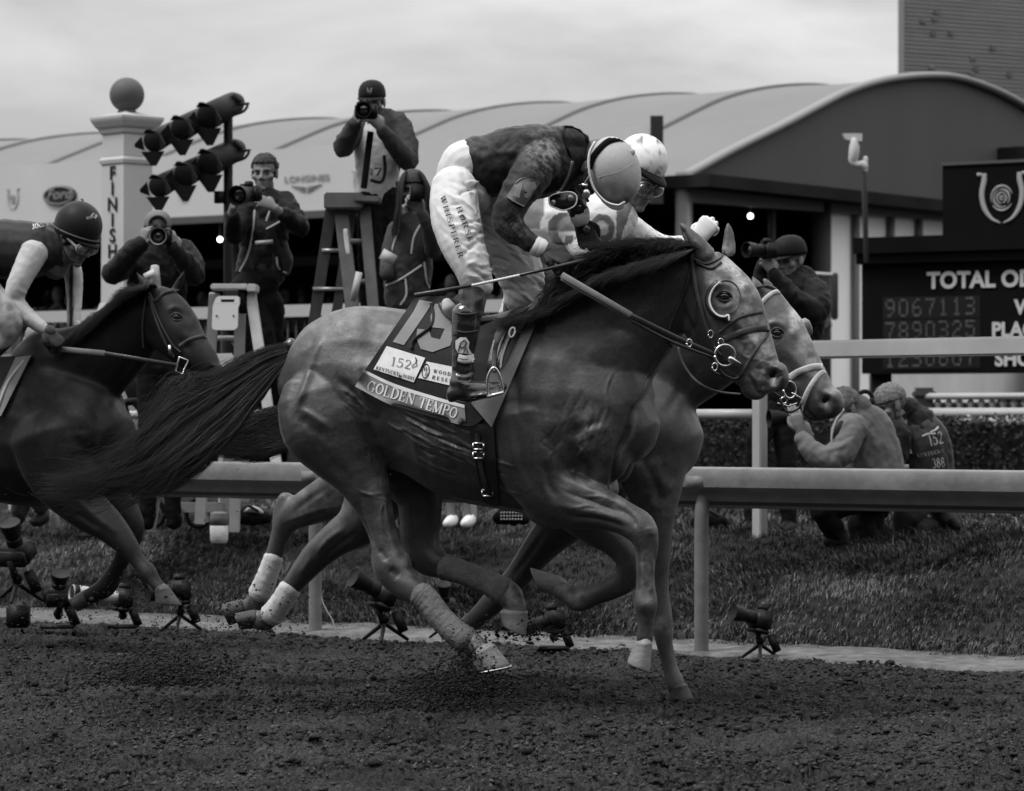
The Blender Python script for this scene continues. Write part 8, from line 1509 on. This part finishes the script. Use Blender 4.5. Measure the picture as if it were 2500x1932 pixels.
for nm, lab, x, y, D_, s_ in (('equipment_bag', 'dark equipment bag with a pale top lying beyond the rail near the white tub', 610, 1262, 20.2, 1.0), ('equipment_bag', 'dark holdall lying on the lawn right of the rail post', 1735, 1275, 20.0, .9), ('patterned_bag', 'dark dotted bag sitting on the grass beside the white trainers', 1250, 1262, 20.1, .8)):
    t_ = thing(nm, lab, 'bag', P(x, y+16, D_)); V, Q = None, None; mb = MB(); mb.limb([(x-44*s_, y+4, D_, 12), (x-20*s_, y-2, D_, 20), (x+15*s_, y, D_, 20), (x+42*s_, y+6, D_, 12)], 1.1); V, Q = remesh(mb, .012, 2); V = wrinkle(V, Q, .012, 9, 9, int(x)); mkobj('bag_body', V, Q, m_trouser, t_)
    mb = MB(); mb.tube(spline(np.array([P(x-20*s_, y-14, D_-.08), P(x-4, y-26, D_-.08), P(x+20*s_, y-14, D_-.08)]), 4), .008, n=6); mb.build('handle', m_black, t_)
    if 'pale' in lab: mb = MB(); mb.limb([(x-15, y-14, D_-.03, 6), (x+10, y-18, D_-.03, 9), (x+30, y-10, D_-.03, 5)], 2); mb.build('flap', m_pipe, t_)
    if 'dotted' in lab:
        mb = MB()
        for i in range(24): mb.ell(P(x-26+(i % 8)*7, y-10+(i//8)*8, D_-.095), (.006, .003, .006), n=6, m=4)
        mb.build('dots', m_pipe, t_)
# ---------------------------------------------------------------- remote cameras along the rail
def remote_cam(px, py, D, ang, label, kind='tripod', lens=.16, white=False, tilt=0., s=1.0):
    """camera body on a low support; ang = direction of the lens in the photo plane, degrees from +X"""
    g0_ = P(px, py, D); t = thing('remote_camera', label, 'remote camera', g0_, 'remote cameras set low along the rail'); h = .115*s if kind == 'plate' else .16*s
    c = g0_+np.array([0, 0, h+.05*s]); x = unit(np.array([math.cos(math.radians(ang))*.9, -.45, math.sin(math.radians(ang))*.9+tilt])); z = unit(np.array([0, 0, 1])-x*x[2]); y = np.cross(z, x); A = (x, y, z)
    mb = MB(); mb.box(c, (.038*s, .070*s, .052*s), A, .010*s); mb.box(c+z*.064*s, (.026*s, .024*s, .018*s), A, .006*s); mb.box(c-z*.06*s, (.034*s, .066*s, .014*s), A, .006*s); mb.build('camera_body', m_camb, t)
    mb = MB(); lr = .043*s; mb.lathe(c+x*.036*s, [(lr*.8, 0), (lr*.85, lens*.3), (lr*.76, lens*.34), (lr*.9, lens*.6), (lr, lens*.7), (lr*1.05, lens), (lr*.9, lens*.97)], x, 20); l_ = mb.build('lens', m_lensw if white else m_camb, t, ang=40)
    if white:
        mb = MB(); mb.lathe(c+x*(.036*s+lens*.42), [(lr*.98, 0), (lr*.98, .02)], x, 20); mb.lathe(c+x*(.036*s+lens*.86), [(lr*1.07, 0), (lr*1.09, .03)], x, 20); mb.build('lens_ring', m_camb, l_)
    mb = MB(); mb.cyl(g0_+[0, 0, h*.45], c-z*.07*s, .016*s, n=12); mb.ell(g0_+np.array([0, 0, h*.62]), .024*s, n=12, m=8); mb.build('ball_head', m_camb, t)
    if kind == 'tripod':
        for a in (20, 150, 265): mb = MB(); mb.tube([g0_+[0, 0, h*.5], g0_+np.array([math.cos(math.radians(a))*.11*s, math.sin(math.radians(a))*.11*s, 0.005])], [.011*s, .008*s], n=8); mb.build('leg', m_camb, t)
    else: mb = MB(); mb.box(g0_+[0, 0, .012], (.08*s, .06*s, .010), None, .004); mb.build('floor_plate', m_camb, t)
    mb = MB(); mb.box(g0_+np.array([.07*s, -.03, h*.55]), (.022*s, .016*s, .05*s), Matrix.Rotation(.4, 3, 'Y'), .004); mb.build('receiver', m_camb, t)
    return t
remote_cam(1856, 1610, 16.1, 164, 'black camera on a small tripod at the sand edge, right of the rail post', 'tripod', .13, s=.92)
remote_cam(1352, 1588, 16.5, 195, 'dark camera lying behind the leader\'s hind hoofs, lens to the left', 'plate', .15, s=.95)
remote_cam(1085, 1560, 16.9, 90, 'dark camera on a thin stand behind the leader\'s bandaged hind leg', 'tripod', .10, s=.8)
remote_cam(938, 1565, 17.0, 150, 'black camera on a broad tripod with pale clamp, left of the hind legs', 'tripod', .16, s=1.15)
remote_cam(300, 1535, 17.9, 172, 'camera with banded pale lens under the dark horse\'s hooves', 'plate', .26, True, s=1.0)
remote_cam(440, 1540, 17.8, 185, 'black camera with shaggy cover right of the dark horse\'s front hoof', 'tripod', .15, s=1.05)
remote_cam(142, 1535, 18.0, 80, 'dark shrouded camera standing behind the dark horse\'s raised hoof', 'plate', .09, s=1.15)
remote_cam(42, 1470, 18.1, 100, 'tall dark camera rig at the far left edge of the sand strip', 'tripod', .14, s=1.3)
rk = thing('camera_plinth', 'black plinth under the leftmost camera rig', 'plinth', P(45, 1530, 18.1)); mb = MB(); mb.box(P(45, 1505, 18.1), (.06, .06, .062), None, .01); mb.build('plinth_body', m_camb, rk)
cb = thing('pale_cable', 'thin pale cable curling up out of the grass beside the left rail post', 'cable', P(818, 1530, 17.4)); mb = MB(); mb.tube(spline(np.array([P(x, y, d) for x, y, d in ((790, 1442, 17.5), (786, 1462, 17.5), (797, 1490, 17.4), (812, 1515, 17.3), (818, 1537, 17.2), (826, 1545, 17.15))]), 5), .0035, n=6); mb.build('cable_run', m_capg, cb)
ds_ = thing('sand_bag', 'small dark sandbag on the sand behind the leader\'s tail', 'sandbag', P(655, 1552, 17.9)); mb = MB(); mb.limb([(640, 1546, 17.9, 7), (655, 1542, 17.9, 10), (668, 1548, 17.9, 6)], 1.2); mb.build('bag_body', m_black, ds_)
# ---------------------------------------------------------------- kicked-up dirt
def spray(name, cx, cy, D, n, sx_, sy_, sd, rmax, seed, up=1.0, label=None):
    g = np.random.default_rng(seed); x = cx+g.normal(0, sx_, n); y = cy-np.abs(g.normal(0, sy_, n))*up+g.normal(0, 6, n); d = D+g.normal(0, sd, n)
    W = np.stack([(x-1250)/F_PX*d, d, H_CAM-(y-Y_HOR)/F_PX*d], -1); W[:, 2] = np.maximum(W[:, 2], .004); W = W[W[:, 2] > .0045]; rocks(W, .0016+rmax*g.random(len(W))**3.5, name, m_spray, rng=g)
m_spray = mat('flying_dirt', .018, .8, .3, .5, 60)
spray('dirt_spray', 1120, 1695, 13.25, 6500, 72, 26, .16, .0075, 61); spray('dirt_spray', 1150, 1650, 13.25, 1600, 28, 50, .06, .006, 62); spray('dirt_spray', 1310, 1560, 13.6, 700, 55, 26, .10, .008, 63); spray('dirt_spray', 400, 1670, 13.4, 5500, 95, 34, .35, .0085, 64)
spray('dirt_spray', 600, 1540, 14.6, 1100, 60, 60, .3, .005, 65); spray('dirt_spray', 250, 1560, 15.6, 1800, 220, 110, .8, .005, 66); spray('dirt_spray', 700, 1400, 13.8, 140, 260, 260, .5, .0035, 67); spray('dirt_spray', 1000, 1730, 13.0, 2500, 150, 18, .2, .008, 68)
g = np.random.default_rng(70); W = np.array([P(g.uniform(200, 1400), g.uniform(1450, 1600), g.uniform(13.0, 14.0)) for i in range(16)]); rocks(W, .005+.008*g.random(16), 'flying_clods', m_spray, rng=g)
mb = MB(); q0 = P(1110, 1692, 13.25); q0[2] = .0
xs_, ys_ = np.meshgrid(np.linspace(-.36, .36, 90), np.linspace(-.22, .22, 60)); hh_ = .085*np.exp(-(xs_/.15)**2-(ys_/.10)**2)*(.4+1.0*fbm(xs_*26, ys_*26, 4, 81))+.05*np.exp(-((xs_+.18)/.12)**2-(ys_/.09)**2)*fbm(xs_*30, ys_*30, 3, 85)-.012
i_ = (np.arange(89)[None]+np.arange(59)[:, None]*90).ravel(); tag(mkobj('kicked_dirt', np.stack([xs_.ravel()+q0[0], ys_.ravel()+q0[1], hh_.ravel()], -1), np.stack([i_, i_+1, i_+91, i_+90], -1), m_dirt), kind='stuff')
